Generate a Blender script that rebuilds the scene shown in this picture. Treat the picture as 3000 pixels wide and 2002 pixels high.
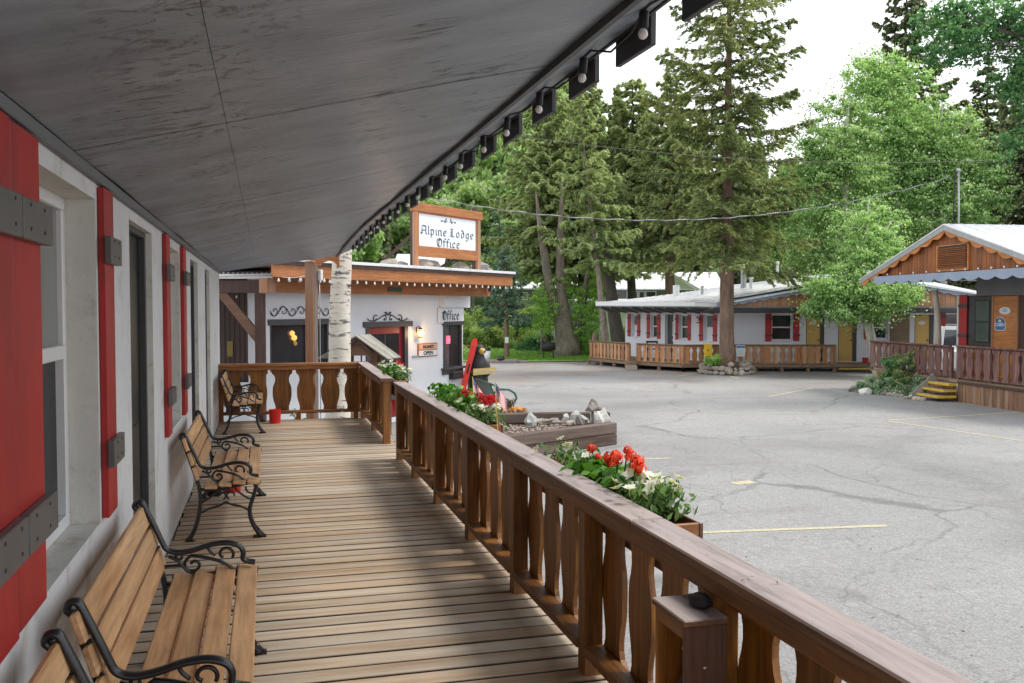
import bpy, bmesh, math, random
import numpy as np
from mathutils import Vector, Matrix, Euler, noise as mnoise
random.seed(7); R=math.radians; PI=math.pi
sc=bpy.context.scene
for o in list(bpy.data.objects): bpy.data.objects.remove(o)

# ------------------------------------------------------------------ camera
EYE=1.65; FPX=2680.0; YAW=R(15.0679); PITCH=R(2.1156)
cam=bpy.data.cameras.new('camera'); camo=bpy.data.objects.new('camera',cam); sc.collection.objects.link(camo)
cam.sensor_width=36; cam.lens=36*FPX/3000; cam.clip_start=0.05; cam.clip_end=2000
camo.location=(0,0,EYE); camo.rotation_euler=(R(90)-PITCH,0,-YAW)
sc.camera=camo
# ------------------------------------------------------------------ sky, sun, exposure
world=bpy.data.worlds.new('World'); sc.world=world; world.use_nodes=True
wn=world.node_tree; wn.nodes.clear()
SUN_EL=R(60); SUN_AZ=R(98)      # azimuth clockwise from +Y
sky=wn.nodes.new('ShaderNodeTexSky'); sky.sky_type='NISHITA'; sky.sun_disc=False
sky.sun_elevation=SUN_EL; sky.sun_rotation=SUN_AZ; sky.air_density=1.0; sky.dust_density=3.0; sky.altitude=2600
hs=wn.nodes.new('ShaderNodeHueSaturation'); hs.inputs['Saturation'].default_value=0.25
mx=wn.nodes.new('ShaderNodeMixRGB'); mx.inputs[0].default_value=0.72
mx.inputs[2].default_value=(9.6,9.8,10.2,1)      # thin bright cloud layer over the blue
bg=wn.nodes.new('ShaderNodeBackground'); bg.inputs[1].default_value=0.135
wo=wn.nodes.new('ShaderNodeOutputWorld')
wn.links.new(sky.outputs[0],hs.inputs['Color']); wn.links.new(hs.outputs[0],mx.inputs[1])
wn.links.new(mx.outputs[0],bg.inputs[0]); wn.links.new(bg.outputs[0],wo.inputs[0])
sun=bpy.data.lights.new('sun','SUN'); sun.energy=1.9; sun.angle=R(14); sun.color=(1,.955,.88)
suno=bpy.data.objects.new('sun',sun); sc.collection.objects.link(suno)
sd=Vector((math.cos(SUN_EL)*math.sin(SUN_AZ),math.cos(SUN_EL)*math.cos(SUN_AZ),math.sin(SUN_EL)))
suno.rotation_euler=sd.to_track_quat('Z','Y').to_euler(); suno.location=(20,0,30)
sc.view_settings.view_transform='Standard'; sc.view_settings.look='None'
sc.view_settings.exposure=0.5; sc.view_settings.gamma=1.0; sc.view_settings.use_curve_mapping=False
sc.cycles.max_bounces=8; sc.cycles.diffuse_bounces=5; sc.cycles.transparent_max_bounces=12
sc.cycles.use_denoising=True

# ------------------------------------------------------------------ helpers: places
_f=Vector((math.sin(YAW)*math.cos(PITCH),math.cos(YAW)*math.cos(PITCH),-math.sin(PITCH)))
_r=Vector((math.cos(YAW),-math.sin(YAW),0)); _u=_r.cross(_f); _h=Vector((math.sin(YAW),math.cos(YAW),0))
def V(x,d,z=0.0):
    "site grid: x metres to the side of the street axis, d metres along it"
    return Vector((x*math.cos(YAW)+d*math.sin(YAW),-x*math.sin(YAW)+d*math.cos(YAW),z))
def S(px,d,py=902):
    "surveyed point: bearing px, height py (survey picture 3000 px wide), at distance d along the site axis"
    ray=_f*FPX+_r*(px-1500)-_u*(py-1001)
    p=ray*(d/ray.dot(_h)); return Vector((p.x,p.y,EYE+p.z))
def Sg(px,py,z=-1.0):
    ray=_f*FPX+_r*(px-1500)-_u*(py-1001)
    t=(z-EYE)/ray.z; p=ray*t; return Vector((p.x,p.y,z))
G=-1.0
# ------------------------------------------------------------------ helpers: objects
WM={}
def link(o): sc.collection.objects.link(o); return o
def tag(o,label=None,cat=None,group=None,kind=None):
    if label: o['label']=label
    if cat: o['category']=cat
    if group: o['group']=group
    if kind: o['kind']=kind
    return o
def thing(name,label,cat,loc=(0,0,0),rz=0,group=None,kind=None):
    o=bpy.data.objects.new(name,None); link(o); o.empty_display_size=.2
    o.location=loc; o.rotation_euler=(0,0,rz)
    WM[o]=Matrix.Translation(Vector(loc))@Matrix.Rotation(rz,4,'Z')
    return tag(o,label,cat,group,kind)
def wm(o): return WM.get(o,Matrix.Identity(4))
class MB:
    def __init__(s,M=None): s.v=[]; s.f=[]; s.M=M or Matrix.Identity(4)
    def add(s,vs,fs):
        n=len(s.v); s.v+= [tuple(s.M@Vector(v)) for v in vs]; s.f+=[tuple(i+n for i in f) for f in fs]; return s
    def hexa(s,c,ch=0):
        # c: 8 corners (-x-y-z, +x-y-z, +x+y-z, -x+y-z, then +z)
        return s.add(c,[(0,3,2,1),(4,5,6,7),(0,1,5,4),(1,2,6,5),(2,3,7,6),(3,0,4,7)])
    def bb(s,x0,y0,z0,x1,y1,z1,c=0):
        if c<=0: return s.hexa([(x0,y0,z0),(x1,y0,z0),(x1,y1,z0),(x0,y1,z0),(x0,y0,z1),(x1,y0,z1),(x1,y1,z1),(x0,y1,z1)])
        o=Vector(((x0+x1)/2,(y0+y1)/2,(z0+z1)/2)); return s.cb(o,Vector((1,0,0)),Vector((0,1,0)),Vector((0,0,1)),(x1-x0)/2,(y1-y0)/2,(z1-z0)/2,c)
    def cb(s,o,ax,ay,az,hx,hy,hz,c):
        "box with chamfered edges"
        c=min(c,hx*.45,hy*.45,hz*.45); vs=[]; idx={}
        for sx in (-1,1):
            for sy in (-1,1):
                for sz in (-1,1):
                    for k in range(3):
                        h=[hx,hy,hz]; q=[h[i]-(c if i!=k else 0) for i in range(3)]
                        idx[(sx,sy,sz,k)]=len(vs); vs.append(o+ax*(sx*q[0])+ay*(sy*q[1])+az*(sz*q[2]))
        fs=[]
        def F(l,out):
            p=[vs[i] for i in l]; n=(p[1]-p[0]).cross(p[2]-p[0])
            if n.dot(out)<0: l=l[::-1]
            fs.append(tuple(l))
        A=[ax,ay,az]
        for k in range(3):
            i,j=[a for a in range(3) if a!=k]
            for sg in (-1,1):
                l=[]
                for (a,b) in ((-1,-1),(1,-1),(1,1),(-1,1)):
                    t=[0,0,0]; t[k]=sg; t[i]=a; t[j]=b; l.append(idx[(*t,k)])
                F(l,A[k]*sg)
            for a in (-1,1):
                for b in (-1,1):
                    l=[]
                    for (t_,kk) in ((-1,i),(1,i),(1,j),(-1,j)):
                        t=[0,0,0]; t[i]=a; t[j]=b; t[k]=t_; l.append(idx[(*t,kk)])
                    F(l,A[i]*a+A[j]*b)
        for sx in (-1,1):
            for sy in (-1,1):
                for sz in (-1,1):
                    F([idx[(sx,sy,sz,k)] for k in range(3)],ax*sx+ay*sy+az*sz)
        return s.add(vs,fs)
    def beam(s,p0,p1,w,h,up=(0,0,1),c=0):
        p0=Vector(p0); p1=Vector(p1); d=(p1-p0); L=d.length; d=d/L; up=Vector(up)
        if abs(d.dot(up))>.99: up=Vector((0,1,0))
        sx=d.cross(up).normalized(); uz=sx.cross(d).normalized()
        return s.cb((p0+p1)/2,d,sx,uz,L/2,w/2,h/2,c or .002)
    def tube(s,pts,rad,n=8,cap=True,flat=1.0,side=None):
        pts=[Vector(p) for p in pts]; m=len(pts)
        if not hasattr(rad,'__len__'): rad=[rad]*m
        rings=[]; prev=None
        for i,p in enumerate(pts):
            t=(pts[min(i+1,m-1)]-pts[max(i-1,0)])
            t=t.normalized() if t.length>1e-9 else Vector((0,0,1))
            if side is not None: a=Vector(side)
            elif prev is None: a=Vector((1,0,0)) if abs(t.x)<.9 else Vector((0,1,0))
            else: a=prev
            a=(a-t*a.dot(t)); a=a.normalized() if a.length>1e-6 else t.orthogonal().normalized()
            b=t.cross(a); prev=a
            rings.append([p+a*(math.cos(2*PI*k/n)*rad[i]*flat)+b*(math.sin(2*PI*k/n)*rad[i]) for k in range(n)])
        vs=[v for r_ in rings for v in r_]; fs=[]
        for i in range(m-1):
            for k in range(n):
                k2=(k+1)%n; fs.append((i*n+k,i*n+k2,(i+1)*n+k2,(i+1)*n+k))
        if cap: fs.append(tuple(range(n))[::-1]); fs.append(tuple((m-1)*n+k for k in range(n)))
        return s.add(vs,fs)
    def lathe(s,prof,o=(0,0,0),n=14,az=(0,0,1)):
        az=Vector(az).normalized(); ax=az.orthogonal().normalized(); ay=az.cross(ax); o=Vector(o); vs=[]; fs=[]
        for (r_,z) in prof:
            for k in range(n): vs.append(o+az*z+ax*(math.cos(2*PI*k/n)*r_)+ay*(math.sin(2*PI*k/n)*r_))
        for i in range(len(prof)-1):
            for k in range(n):
                k2=(k+1)%n; fs.append((i*n+k,i*n+k2,(i+1)*n+k2,(i+1)*n+k))
        fs.append(tuple(range(n))[::-1]); fs.append(tuple((len(prof)-1)*n+k for k in range(n)))
        return s.add(vs,fs)
    def prism(s,poly,o,u,v,n,th):
        "extrude 2-D polygon (counter-clockwise seen against n) by th along n"
        o=Vector(o);u=Vector(u);v=Vector(v);n=Vector(n); m=len(poly)
        a=[o+u*x+v*y for x,y in poly]; b=[p+n*th for p in a]
        fs=[tuple(range(m))[::-1],tuple(range(m,2*m))]
        for i in range(m):
            j=(i+1)%m; fs.append((i,j,m+j,m+i))
        return s.add(a+b,fs)
    def quad(s,a,b,c,d): return s.add([a,b,c,d],[(0,1,2,3)])
    def rock(s,c,r,seed=0,sub=2,rough=.28,flat=1.0):
        bm=bmesh.new(); bmesh.ops.create_icosphere(bm,subdivisions=sub,radius=1)
        of=Vector((seed*7.13,seed*3.7,seed*1.9)); rr=r if hasattr(r,'__len__') else (r,r,r*flat)
        vs=[]
        for v in bm.verts:
            k=1+rough*mnoise.noise(v.co*1.3+of)*1.6+rough*.5*mnoise.noise(v.co*3.1+of)
            vs.append(Vector(c)+Vector((v.co.x*rr[0]*k,v.co.y*rr[1]*k,v.co.z*rr[2]*k)))
        fs=[tuple(v.index for v in f.verts) for f in bm.faces]; bm.free()
        return s.add(vs,fs)
    def mesh(s,name,mat,inv=None,smooth=False):
        me=bpy.data.meshes.new(name)
        vs=[tuple(inv@Vector(v)) for v in s.v] if inv is not None else s.v
        me.from_pydata(vs,[],s.f)
        if smooth: me.polygons.foreach_set('use_smooth',[True]*len(me.polygons))
        if mat: me.materials.append(mat)
        me.update(); return me
    def build(s,name,mat,parent=None,smooth=False,weld=False,**t):
        inv=wm(parent).inverted() if parent is not None else None
        me=s.mesh(name,mat,inv,smooth)
        if weld:
            bm=bmesh.new(); bm.from_mesh(me); bmesh.ops.remove_doubles(bm,verts=bm.verts,dist=1e-4); bm.to_mesh(me); bm.free()
        o=bpy.data.objects.new(name,me); link(o)
        if parent is not None: o.parent=parent; WM[o]=wm(parent)
        return tag(o,**t) if t else o
def solo(name,mb,mat,label,cat,loc,group=None,smooth=False,kind=None):
    "a thing that is one mesh, origin at loc"
    inv=Matrix.Translation(-Vector(loc)); me=mb.mesh(name,mat,inv,smooth)
    o=bpy.data.objects.new(name,me); link(o); o.location=loc; WM[o]=Matrix.Translation(Vector(loc))
    return tag(o,label,cat,group,kind)
def inst(name,me,parent,M,**t):
    "piece sharing mesh data, placed by world matrix M"
    o=bpy.data.objects.new(name,me); link(o)
    if parent is not None: o.parent=parent; L=wm(parent).inverted()@M
    else: L=M
    o.matrix_local=L if parent is not None else L
    if parent is None: o.matrix_world=M
    WM[o]=M
    return tag(o,**t) if t else o
def kids(o): return [c for c in bpy.data.objects if c.parent==o]
def copy_tree(src,M,label,group=None,tree=None):
    "copy a thing with its parts and sub-parts"
    base=wm(src); c=src.copy(); link(c); c.matrix_world=M; WM[c]=M; c['label']=label
    if group: c['group']=group
    def rec(a,b):
        for ch in tree.get(a,[]) if tree else kids(a):
            d=ch.copy(); link(d); d.parent=b; WM[d]=M@base.inverted()@wm(ch); rec(ch,d)
    rec(src,c); return c
def text(body,size,mat,o,u,v,parent,name='lettering',ext=.002,align='CENTER',xs=1.0,bold=0,ls=1.0):
    cu=bpy.data.curves.new(name,'FONT'); cu.body=body; cu.size=size; cu.extrude=ext; cu.align_x=align; cu.align_y='CENTER'; cu.offset=bold; cu.space_character=ls
    cu.materials.append(mat); tmp=bpy.data.objects.new(name,cu); link(tmp); me=bpy.data.meshes.new_from_object(tmp); bpy.data.objects.remove(tmp); me.name=name
    ob=bpy.data.objects.new(name,me); link(ob)
    u=Vector(u).normalized(); v=Vector(v).normalized(); n=u.cross(v)
    M=Matrix(((u.x*xs,v.x,n.x,o[0]),(u.y*xs,v.y,n.y,o[1]),(u.z*xs,v.z,n.z,o[2]),(0,0,0,1)))
    if parent is not None: ob.parent=parent; ob.matrix_local=wm(parent).inverted()@M
    else: ob.matrix_world=M
    WM[ob]=M; return ob
# ------------------------------------------------------------------ helpers: materials
def new_mat(name):
    m=bpy.data.materials.new(name); m.use_nodes=True; nt=m.node_tree; nt.nodes.clear()
    out=nt.nodes.new('ShaderNodeOutputMaterial'); b=nt.nodes.new('ShaderNodeBsdfPrincipled')
    nt.links.new(b.outputs[0],out.inputs[0]); return m,nt,b,out
def N(nt,t,**k):
    n=nt.nodes.new(t)
    for a,b in k.items():
        if a=='op': n.operation=b
        else: setattr(n,a,b)
    return n
def sock(nt,a,b): nt.links.new(a,b)
def coords(nt,scale=(1,1,1),rnd=True,gen='Object',rot=(0,0,0)):
    tc=N(nt,'ShaderNodeTexCoord'); mp=N(nt,'ShaderNodeMapping'); mp.inputs['Scale'].default_value=scale; mp.inputs['Rotation'].default_value=rot
    if rnd:
        oi=N(nt,'ShaderNodeObjectInfo'); mu=N(nt,'ShaderNodeVectorMath',op='SCALE'); mu.inputs[0].default_value=(31.7,17.3,23.1)
        sock(nt,oi.outputs['Random'],mu.inputs['Scale']); ad=N(nt,'ShaderNodeVectorMath',op='ADD')
        sock(nt,tc.outputs[gen],ad.inputs[0]); sock(nt,mu.outputs[0],ad.inputs[1]); sock(nt,ad.outputs[0],mp.inputs[0])
    else: sock(nt,tc.outputs[gen],mp.inputs[0])
    return mp.outputs[0]
def nz(nt,vec,scale,detail=4,rough=.55,dist=0,out='Fac'):
    n=N(nt,'ShaderNodeTexNoise'); n.inputs['Scale'].default_value=scale; n.inputs['Detail'].default_value=detail
    n.inputs['Roughness'].default_value=rough; n.inputs['Distortion'].default_value=dist
    if vec is not None: sock(nt,vec,n.inputs['Vector'])
    return n.outputs[out]
def ramp(nt,fac,stops,interp='LINEAR'):
    r=N(nt,'ShaderNodeValToRGB'); r.color_ramp.interpolation=interp; e=r.color_ramp.elements
    while len(e)>1: e.remove(e[0])
    e[0].position=stops[0][0]; c=stops[0][1]; e[0].color=(*c,1) if len(c)==3 else c
    for p,c in stops[1:]:
        x=e.new(p); x.color=(*c,1)
    if fac is not None: sock(nt,fac,r.inputs[0])
    return r.outputs[0]
def g3(x): return (x,x,x)
def mix(nt,fac,a,b,mode='MIX'):
    m=N(nt,'ShaderNodeMixRGB'); m.blend_type=mode
    for i,x in ((0,fac),(1,a),(2,b)):
        if isinstance(x,(int,float)): m.inputs[i].default_value=x if i==0 else (x,x,x,1)
        elif isinstance(x,tuple): m.inputs[i].default_value=(*x,1) if len(x)==3 else x
        else: sock(nt,x,m.inputs[i])
    return m.outputs[0]
def rvary(nt,col,amt):
    oi=N(nt,'ShaderNodeObjectInfo'); mr=N(nt,'ShaderNodeMapRange'); mr.inputs[3].default_value=1-amt; mr.inputs[4].default_value=1+amt
    sock(nt,oi.outputs['Random'],mr.inputs[0]); h=N(nt,'ShaderNodeHueSaturation'); sock(nt,mr.outputs[0],h.inputs['Value']); sock(nt,col,h.inputs['Color']); return h.outputs[0]
def bump(nt,b,h,strength,dist=.01):
    n=N(nt,'ShaderNodeBump'); n.inputs['Strength'].default_value=strength; n.inputs['Distance'].default_value=dist
    sock(nt,h,n.inputs['Height']); sock(nt,n.outputs[0],b.inputs['Normal'])
_MC={}
def top_mix(nt,c_side,c_top):
    ge=N(nt,'ShaderNodeNewGeometry'); sx=N(nt,'ShaderNodeSeparateXYZ'); sock(nt,ge.outputs['True Normal'],sx.inputs[0]); return mix(nt,ramp(nt,sx.outputs[2],[(.55,g3(0)),(.9,g3(1))]),c_side,c_top)
def wood(name,dark,light,axis='X',grain=1.0,rough=.65,vary=.14,weather=None,wamt=.5,bstr=.35,blot=.3,topc=None,sidec=None):
    if name in _MC: return _MC[name]
    m,nt,b,out=new_mat(name); st={'X':(.9,13,13),'Y':(13,.9,13),'Z':(13,13,.9)}[axis]
    st=tuple(x*grain for x in st); v=coords(nt,st)
    g=nz(nt,v,2.2,6,.62,1.2); fine=nz(nt,v,9,3,.6,.3)
    big=nz(nt,coords(nt,(.9,.9,.9)),2.1,4,.6,.6)
    c=ramp(nt,g,[(.28,dark),(.52,tuple((a+b_)/2 for a,b_ in zip(dark,light))),(.74,light)])
    c=mix(nt,ramp(nt,fine,[(.38,g3(.5)),(.55,g3(0))]),c,mix(nt,1,c,g3(.62),'MULTIPLY'))
    c=mix(nt,ramp(nt,big,[(.35,g3(blot)),(.65,g3(0))]),c,mix(nt,1,c,g3(.45),'MULTIPLY'))
    if weather:
        w=nz(nt,coords(nt,tuple(x*.35 for x in st)),2.0,5,.7,.5)
        c=mix(nt,ramp(nt,w,[(.5-wamt*.35,g3(0)),(.68-wamt*.2,g3(1))]),c,weather)
    if topc:
        tn=nz(nt,v,1.3,6,.7,1.0); ct=ramp(nt,tn,[(.30,tuple(x*.38 for x in topc)),(.46,tuple(x*.8 for x in topc)),(.62,topc),(.8,tuple(min(1,x*1.2) for x in topc))])
        c=top_mix(nt,c,ct)
    if sidec: c=top_mix(nt,sidec,c)
    c=rvary(nt,c,vary); sock(nt,c,b.inputs['Base Color']); b.inputs['Roughness'].default_value=rough
    bump(nt,b,g,bstr,.004); _MC[name]=m; return m
def paint(name,col,rough=.6,var=.12,scale=3,dirt=None,damt=.3,bstr=.12,bsc=40,spec=.5,rv=0,metal=0,stretch=(1,1,1)):
    if name in _MC: return _MC[name]
    m,nt,b,out=new_mat(name); v=coords(nt,stretch)
    n1=nz(nt,v,scale,5,.6,.3); lo=tuple(x*(1-var) for x in col); hi=tuple(min(1,x*(1+var)) for x in col)
    c=ramp(nt,n1,[(.3,lo),(.7,hi)])
    if dirt:
        n2=nz(nt,v,scale*1.7,7,.72,.8); c=mix(nt,ramp(nt,n2,[(.62-damt*.3,g3(0)),(.8-damt*.2,g3(.9))]),c,dirt)
    if rv: c=rvary(nt,c,rv)
    sock(nt,c,b.inputs['Base Color']); b.inputs['Roughness'].default_value=rough; b.inputs['Metallic'].default_value=metal
    b.inputs['Specular IOR Level'].default_value=spec
    if bstr: bump(nt,b,nz(nt,v,bsc,4,.6),bstr,.006)
    _MC[name]=m; return m
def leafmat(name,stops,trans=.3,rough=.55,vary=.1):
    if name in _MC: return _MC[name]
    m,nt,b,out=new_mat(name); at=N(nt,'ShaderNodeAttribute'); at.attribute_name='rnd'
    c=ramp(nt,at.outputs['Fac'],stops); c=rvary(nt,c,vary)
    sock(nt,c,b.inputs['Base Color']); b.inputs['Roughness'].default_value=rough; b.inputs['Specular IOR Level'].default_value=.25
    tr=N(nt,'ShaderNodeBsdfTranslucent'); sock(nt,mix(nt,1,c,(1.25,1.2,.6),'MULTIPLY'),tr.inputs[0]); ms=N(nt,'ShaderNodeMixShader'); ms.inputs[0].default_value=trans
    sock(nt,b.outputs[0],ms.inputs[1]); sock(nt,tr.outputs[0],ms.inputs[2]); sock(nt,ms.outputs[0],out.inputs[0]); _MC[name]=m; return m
def emis(name,col,s,base=(.8,.8,.8)):
    m,nt,b,out=new_mat(name); b.inputs['Base Color'].default_value=(*base,1); b.inputs['Emission Color'].default_value=(*col,1); b.inputs['Emission Strength'].default_value=s; return m
def glass(name,col=(.03,.035,.04),rough=.06):
    if name in _MC: return _MC[name]
    m,nt,b,out=new_mat(name); v=coords(nt); c=ramp(nt,nz(nt,v,1.5,2),[(.3,tuple(x*.7 for x in col)),(.7,tuple(x*1.4 for x in col))])
    sock(nt,c,b.inputs['Base Color']); b.inputs['Roughness'].default_value=rough; b.inputs['Specular IOR Level'].default_value=.9
    bump(nt,b,nz(nt,v,1.2,1),.04,.02); _MC[name]=m; return m
# foliage cards -------------------------------------------------------------
def cards(name,C,D,Nn,Ln,Wd,rnd,mat,parent=None,extra=None,loc=None,label=None,cat=None,group=None,mesh_only=False,kind=None):
    "rhombic leaves: centre C, direction D, normal-ish Nn, length, width"
    D=D/np.linalg.norm(D,axis=1)[:,None]; Sx=np.cross(D,Nn); Sx/= (np.linalg.norm(Sx,axis=1)[:,None]+1e-9)
    Ln=Ln[:,None]; Wd=Wd[:,None]
    P=np.stack([C-D*Ln*.5,C+Sx*Wd*.5-D*Ln*.08,C+D*Ln*.5,C-Sx*Wd*.5-D*Ln*.08],1).reshape(-1,3)
    n=len(C); me=bpy.data.meshes.new(name); vs=P; ev=np.zeros((0,3)); ef=[]
    nv=len(vs); me.vertices.add(nv); me.vertices.foreach_set('co',vs.astype(np.float32).ravel())
    me.loops.add(n*4); me.loops.foreach_set('vertex_index',np.arange(n*4,dtype=np.int32))
    me.polygons.add(n); me.polygons.foreach_set('loop_start',np.arange(0,n*4,4,dtype=np.int32)); me.polygons.foreach_set('loop_total',np.full(n,4,dtype=np.int32))
    me.update(calc_edges=True); a=me.attributes.new('rnd','FLOAT','FACE'); a.data.foreach_set('value',rnd.astype(np.float32)); me.materials.append(mat)
    if mesh_only: return me
    o=bpy.data.objects.new(name,me); link(o)
    if parent is not None: o.parent=parent; WM[o]=wm(parent)
    if loc is not None: o.location=loc
    return tag(o,label,cat,group,kind)
# ------------------------------------------------------------------ materials of the place
W_DECK=wood('deck_wood',(.33,.195,.105),(.54,.375,.225),'X',.6,.6,.17,(.50,.43,.34),.34,.3,.28,None,(.05,.03,.018))
W_RAIL=wood('rail_stain',(.11,.035,.005),(.44,.175,.024),'Z',.8,.5,.2,None,.5,.3,.4)
W_RAILX=wood('rail_stain_long',(.11,.036,.007),(.35,.14,.028),'Y',.8,.5,.12,None,.5,.3,.4)
W_RAILXX=wood('rail_stain_cross',(.2,.07,.02),(.52,.22,.06),'X',.8,.5,.12,None,.5,.3,.4)
W_RTOP=wood('rail_top_weathered',(.09,.038,.018),(.27,.13,.062),'Y',1.0,.55,.06,None,.55,.5,.3,(.44,.36,.34))
W_RTOPX=wood('rail_top_weathered_cross',(.12,.055,.028),(.34,.17,.085),'X',1.0,.55,.06,None,.55,.5,.3,(.44,.36,.34))
W_BENCH=wood('bench_slat_wood',(.56,.27,.11),(.98,.64,.34),'Y',.42,.42,.12,None,.5,.12,.35)
W_BENCHEND=wood('bench_end_grain',(.10,.04,.02),(.2,.09,.04),'Y',1,.7,.1)
W_ORANGE=wood('orange_stain',(.30,.10,.03),(.58,.23,.075),'X',.6,.5,.1)
W_ORANGEZ=wood('orange_stain_upright',(.30,.11,.035),(.56,.24,.09),'Z',.6,.5,.1,(.35,.22,.15),.3)
W_DBROWN=wood('dark_brown_timber',(.045,.024,.018),(.12,.062,.045),'Z',.5,.6,.1)
W_BROWNX=wood('brown_timber',(.10,.05,.03),(.23,.12,.075),'X',.5,.6,.1)
W_CABIN=wood('cabin_board_brown',(.15,.045,.014),(.44,.15,.038),'Z',.7,.55,.18)
W_CABORANGE=wood('cabin_orange',(.38,.13,.035),(.66,.27,.07),'X',.5,.5,.08)
W_CABRAIL=wood('cabin_rail_maroon',(.095,.035,.028),(.19,.08,.062),'Z',.7,.6,.1,(.25,.14,.12),.1)
W_MOTRAIL=wood('motel_rail_stain',(.24,.08,.02),(.56,.22,.065),'Z',.7,.55,.22,(.42,.28,.17),.2)
W_MOTDECK=wood('motel_deck_wood',(.15,.10,.06),(.32,.22,.14),'X',.7,.7,.12)
W_TIMBER=wood('bed_timber',(.035,.018,.012),(.12,.068,.05),'X',.45,.8,.15,(.16,.12,.10),.25,.8,.5)
W_GREY=wood('grey_shingle_wood',(.14,.125,.10),(.42,.39,.33),'X',.6,.8,.2,(.3,.29,.25),.4,.5)
W_LOG=wood('skirt_board',(.15,.07,.035),(.36,.19,.10),'Z',.6,.7,.2,(.30,.21,.15),.15)
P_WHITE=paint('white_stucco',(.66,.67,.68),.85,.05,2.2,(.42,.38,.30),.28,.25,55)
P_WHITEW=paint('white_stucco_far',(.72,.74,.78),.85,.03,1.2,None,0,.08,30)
P_REVEAL=paint('reveal_stucco',(.62,.61,.57),.9,.06,3,(.36,.30,.20),.35,.35,60)
P_RED=paint('shutter_red',(.37,.017,.015),.5,.25,2.2,(.20,.02,.018),.35,.12,60,rv=.05,stretch=(1,1,.5))
P_REDDOOR=paint('door_red',(.24,.012,.018),.45,.1,2)
P_REDFAR=paint('shutter_red_far',(.42,.018,.022),.5,.1,2)
P_BATTEN=paint('batten_grey_paint',(.115,.108,.104),.45,.1,5,(.06,.055,.05),.1,.15,50)
P_DARK=paint('near_black_paint',(.018,.017,.016),.4,.1,3)
P_DKGREY=paint('charcoal_trim',(.055,.055,.06),.5,.1,3)
P_FRAME=paint('white_vinyl',(.72,.73,.73),.35,.03,3,None,0,.03)
P_BLUEG=paint('blue_grey_fascia',(.27,.33,.43),.5,.08,3)
P_GREYSOF=paint('grey_soffit_far',(.16,.165,.175),.7,.08,1.5)
P_GREEN=paint('bench_green',(.012,.10,.075),.35,.15,4)
P_YELLOW=paint('door_yellow',(.62,.40,.10),.5,.06,2)
P_YLINE=paint('painted_line_yellow',(.60,.52,.27),.8,.1,9,(.30,.30,.28),.95,.1,30)
P_YSTEP=paint('step_yellow',(.62,.42,.04),.6,.12,6,(.25,.2,.1),.4)
P_TEETH=paint('valance_dark',(.035,.035,.036),.5,.15,5)
P_REDBUCKET=paint('bucket_red',(.62,.012,.01),.3,.06,3)
P_IRON=paint('cast_iron_black',(.012,.012,.014),.32,.2,20,None,0,.15,90,spec=.6)
P_BLACK=paint('matt_black',(.015,.015,.016),.6,.2,8)
P_CHROME=paint('chrome',(.6,.6,.6),.25,.05,4,metal=.9)
P_ROOFW=paint('white_metal_roof',(.70,.71,.73),.45,.05,1.2,(.38,.38,.37),.35,.1,14,stretch=(1,1,1))
P_GALV=paint('galvanised',(.42,.43,.45),.4,.12,4,metal=.5)
P_CABLE=paint('cable_grey',(.11,.11,.11),.5,.1,3)
P_SOIL=paint('potting_soil',(.06,.04,.028),.95,.4,30,(.25,.2,.15),.3,.6,80)
P_STONE=paint('field_stone',(.30,.26,.22),.9,.3,5,(.42,.40,.36),.4,.6,25,rv=.25)
P_STONEW=paint('white_quartz',(.62,.61,.57),.8,.15,5,(.35,.32,.27),.3,.6,25,rv=.1)
P_STONEG=paint('slate_stone',(.24,.215,.2),.9,.3,5,(.14,.12,.11),.3,.6,25,rv=.2)
P_STONEGR=paint('green_pale_stone',(.44,.46,.43),.9,.25,5,None,.3,.5,25)
P_SKI=paint('ski_red',(.75,.035,.02),.35,.05,3)
P_BEAR=paint('bear_black',(.018,.017,.02),.55,.4,20,None,0,.6,60)
P_TAN=paint('bear_muzzle_yellow',(.66,.47,.13),.6,.1,6)
P_SIGNW=paint('sign_white',(.72,.76,.82),.5,.02,3,None,0,.03)
P_INK=paint('sign_ink',(.045,.06,.08),.6,.05,5,None,0,0)
P_PINK=paint('sign_peach',(.60,.36,.26),.6,.06,5,None,0,0)
GL_DARK=glass('window_glass_dark'); GL_NEAR=paint('dim_window_glass',(.010,.012,.015),.25,.15,2,None,0,.02,spec=.08)
GL_GREY=paint('curtain_behind_glass',(.20,.21,.20),.15,.06,6,None,0,.02,spec=.25,stretch=(1,6,.3))
GL_SKY=glass('window_glass_sky',(.07,.08,.09),.05)
BULB=paint('bulb_white',(.72,.70,.66),.25,.03,3)
WARM=emis('lamp_warm',(1,.55,.2),3.2,(.9,.6,.3)); WARM2=emis('lamp_amber',(1,.42,.1),1.1,(.6,.3,.1))
NEON=emis('neon_pink',(1,.08,.16),1.6,(.8,.1,.15))

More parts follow.
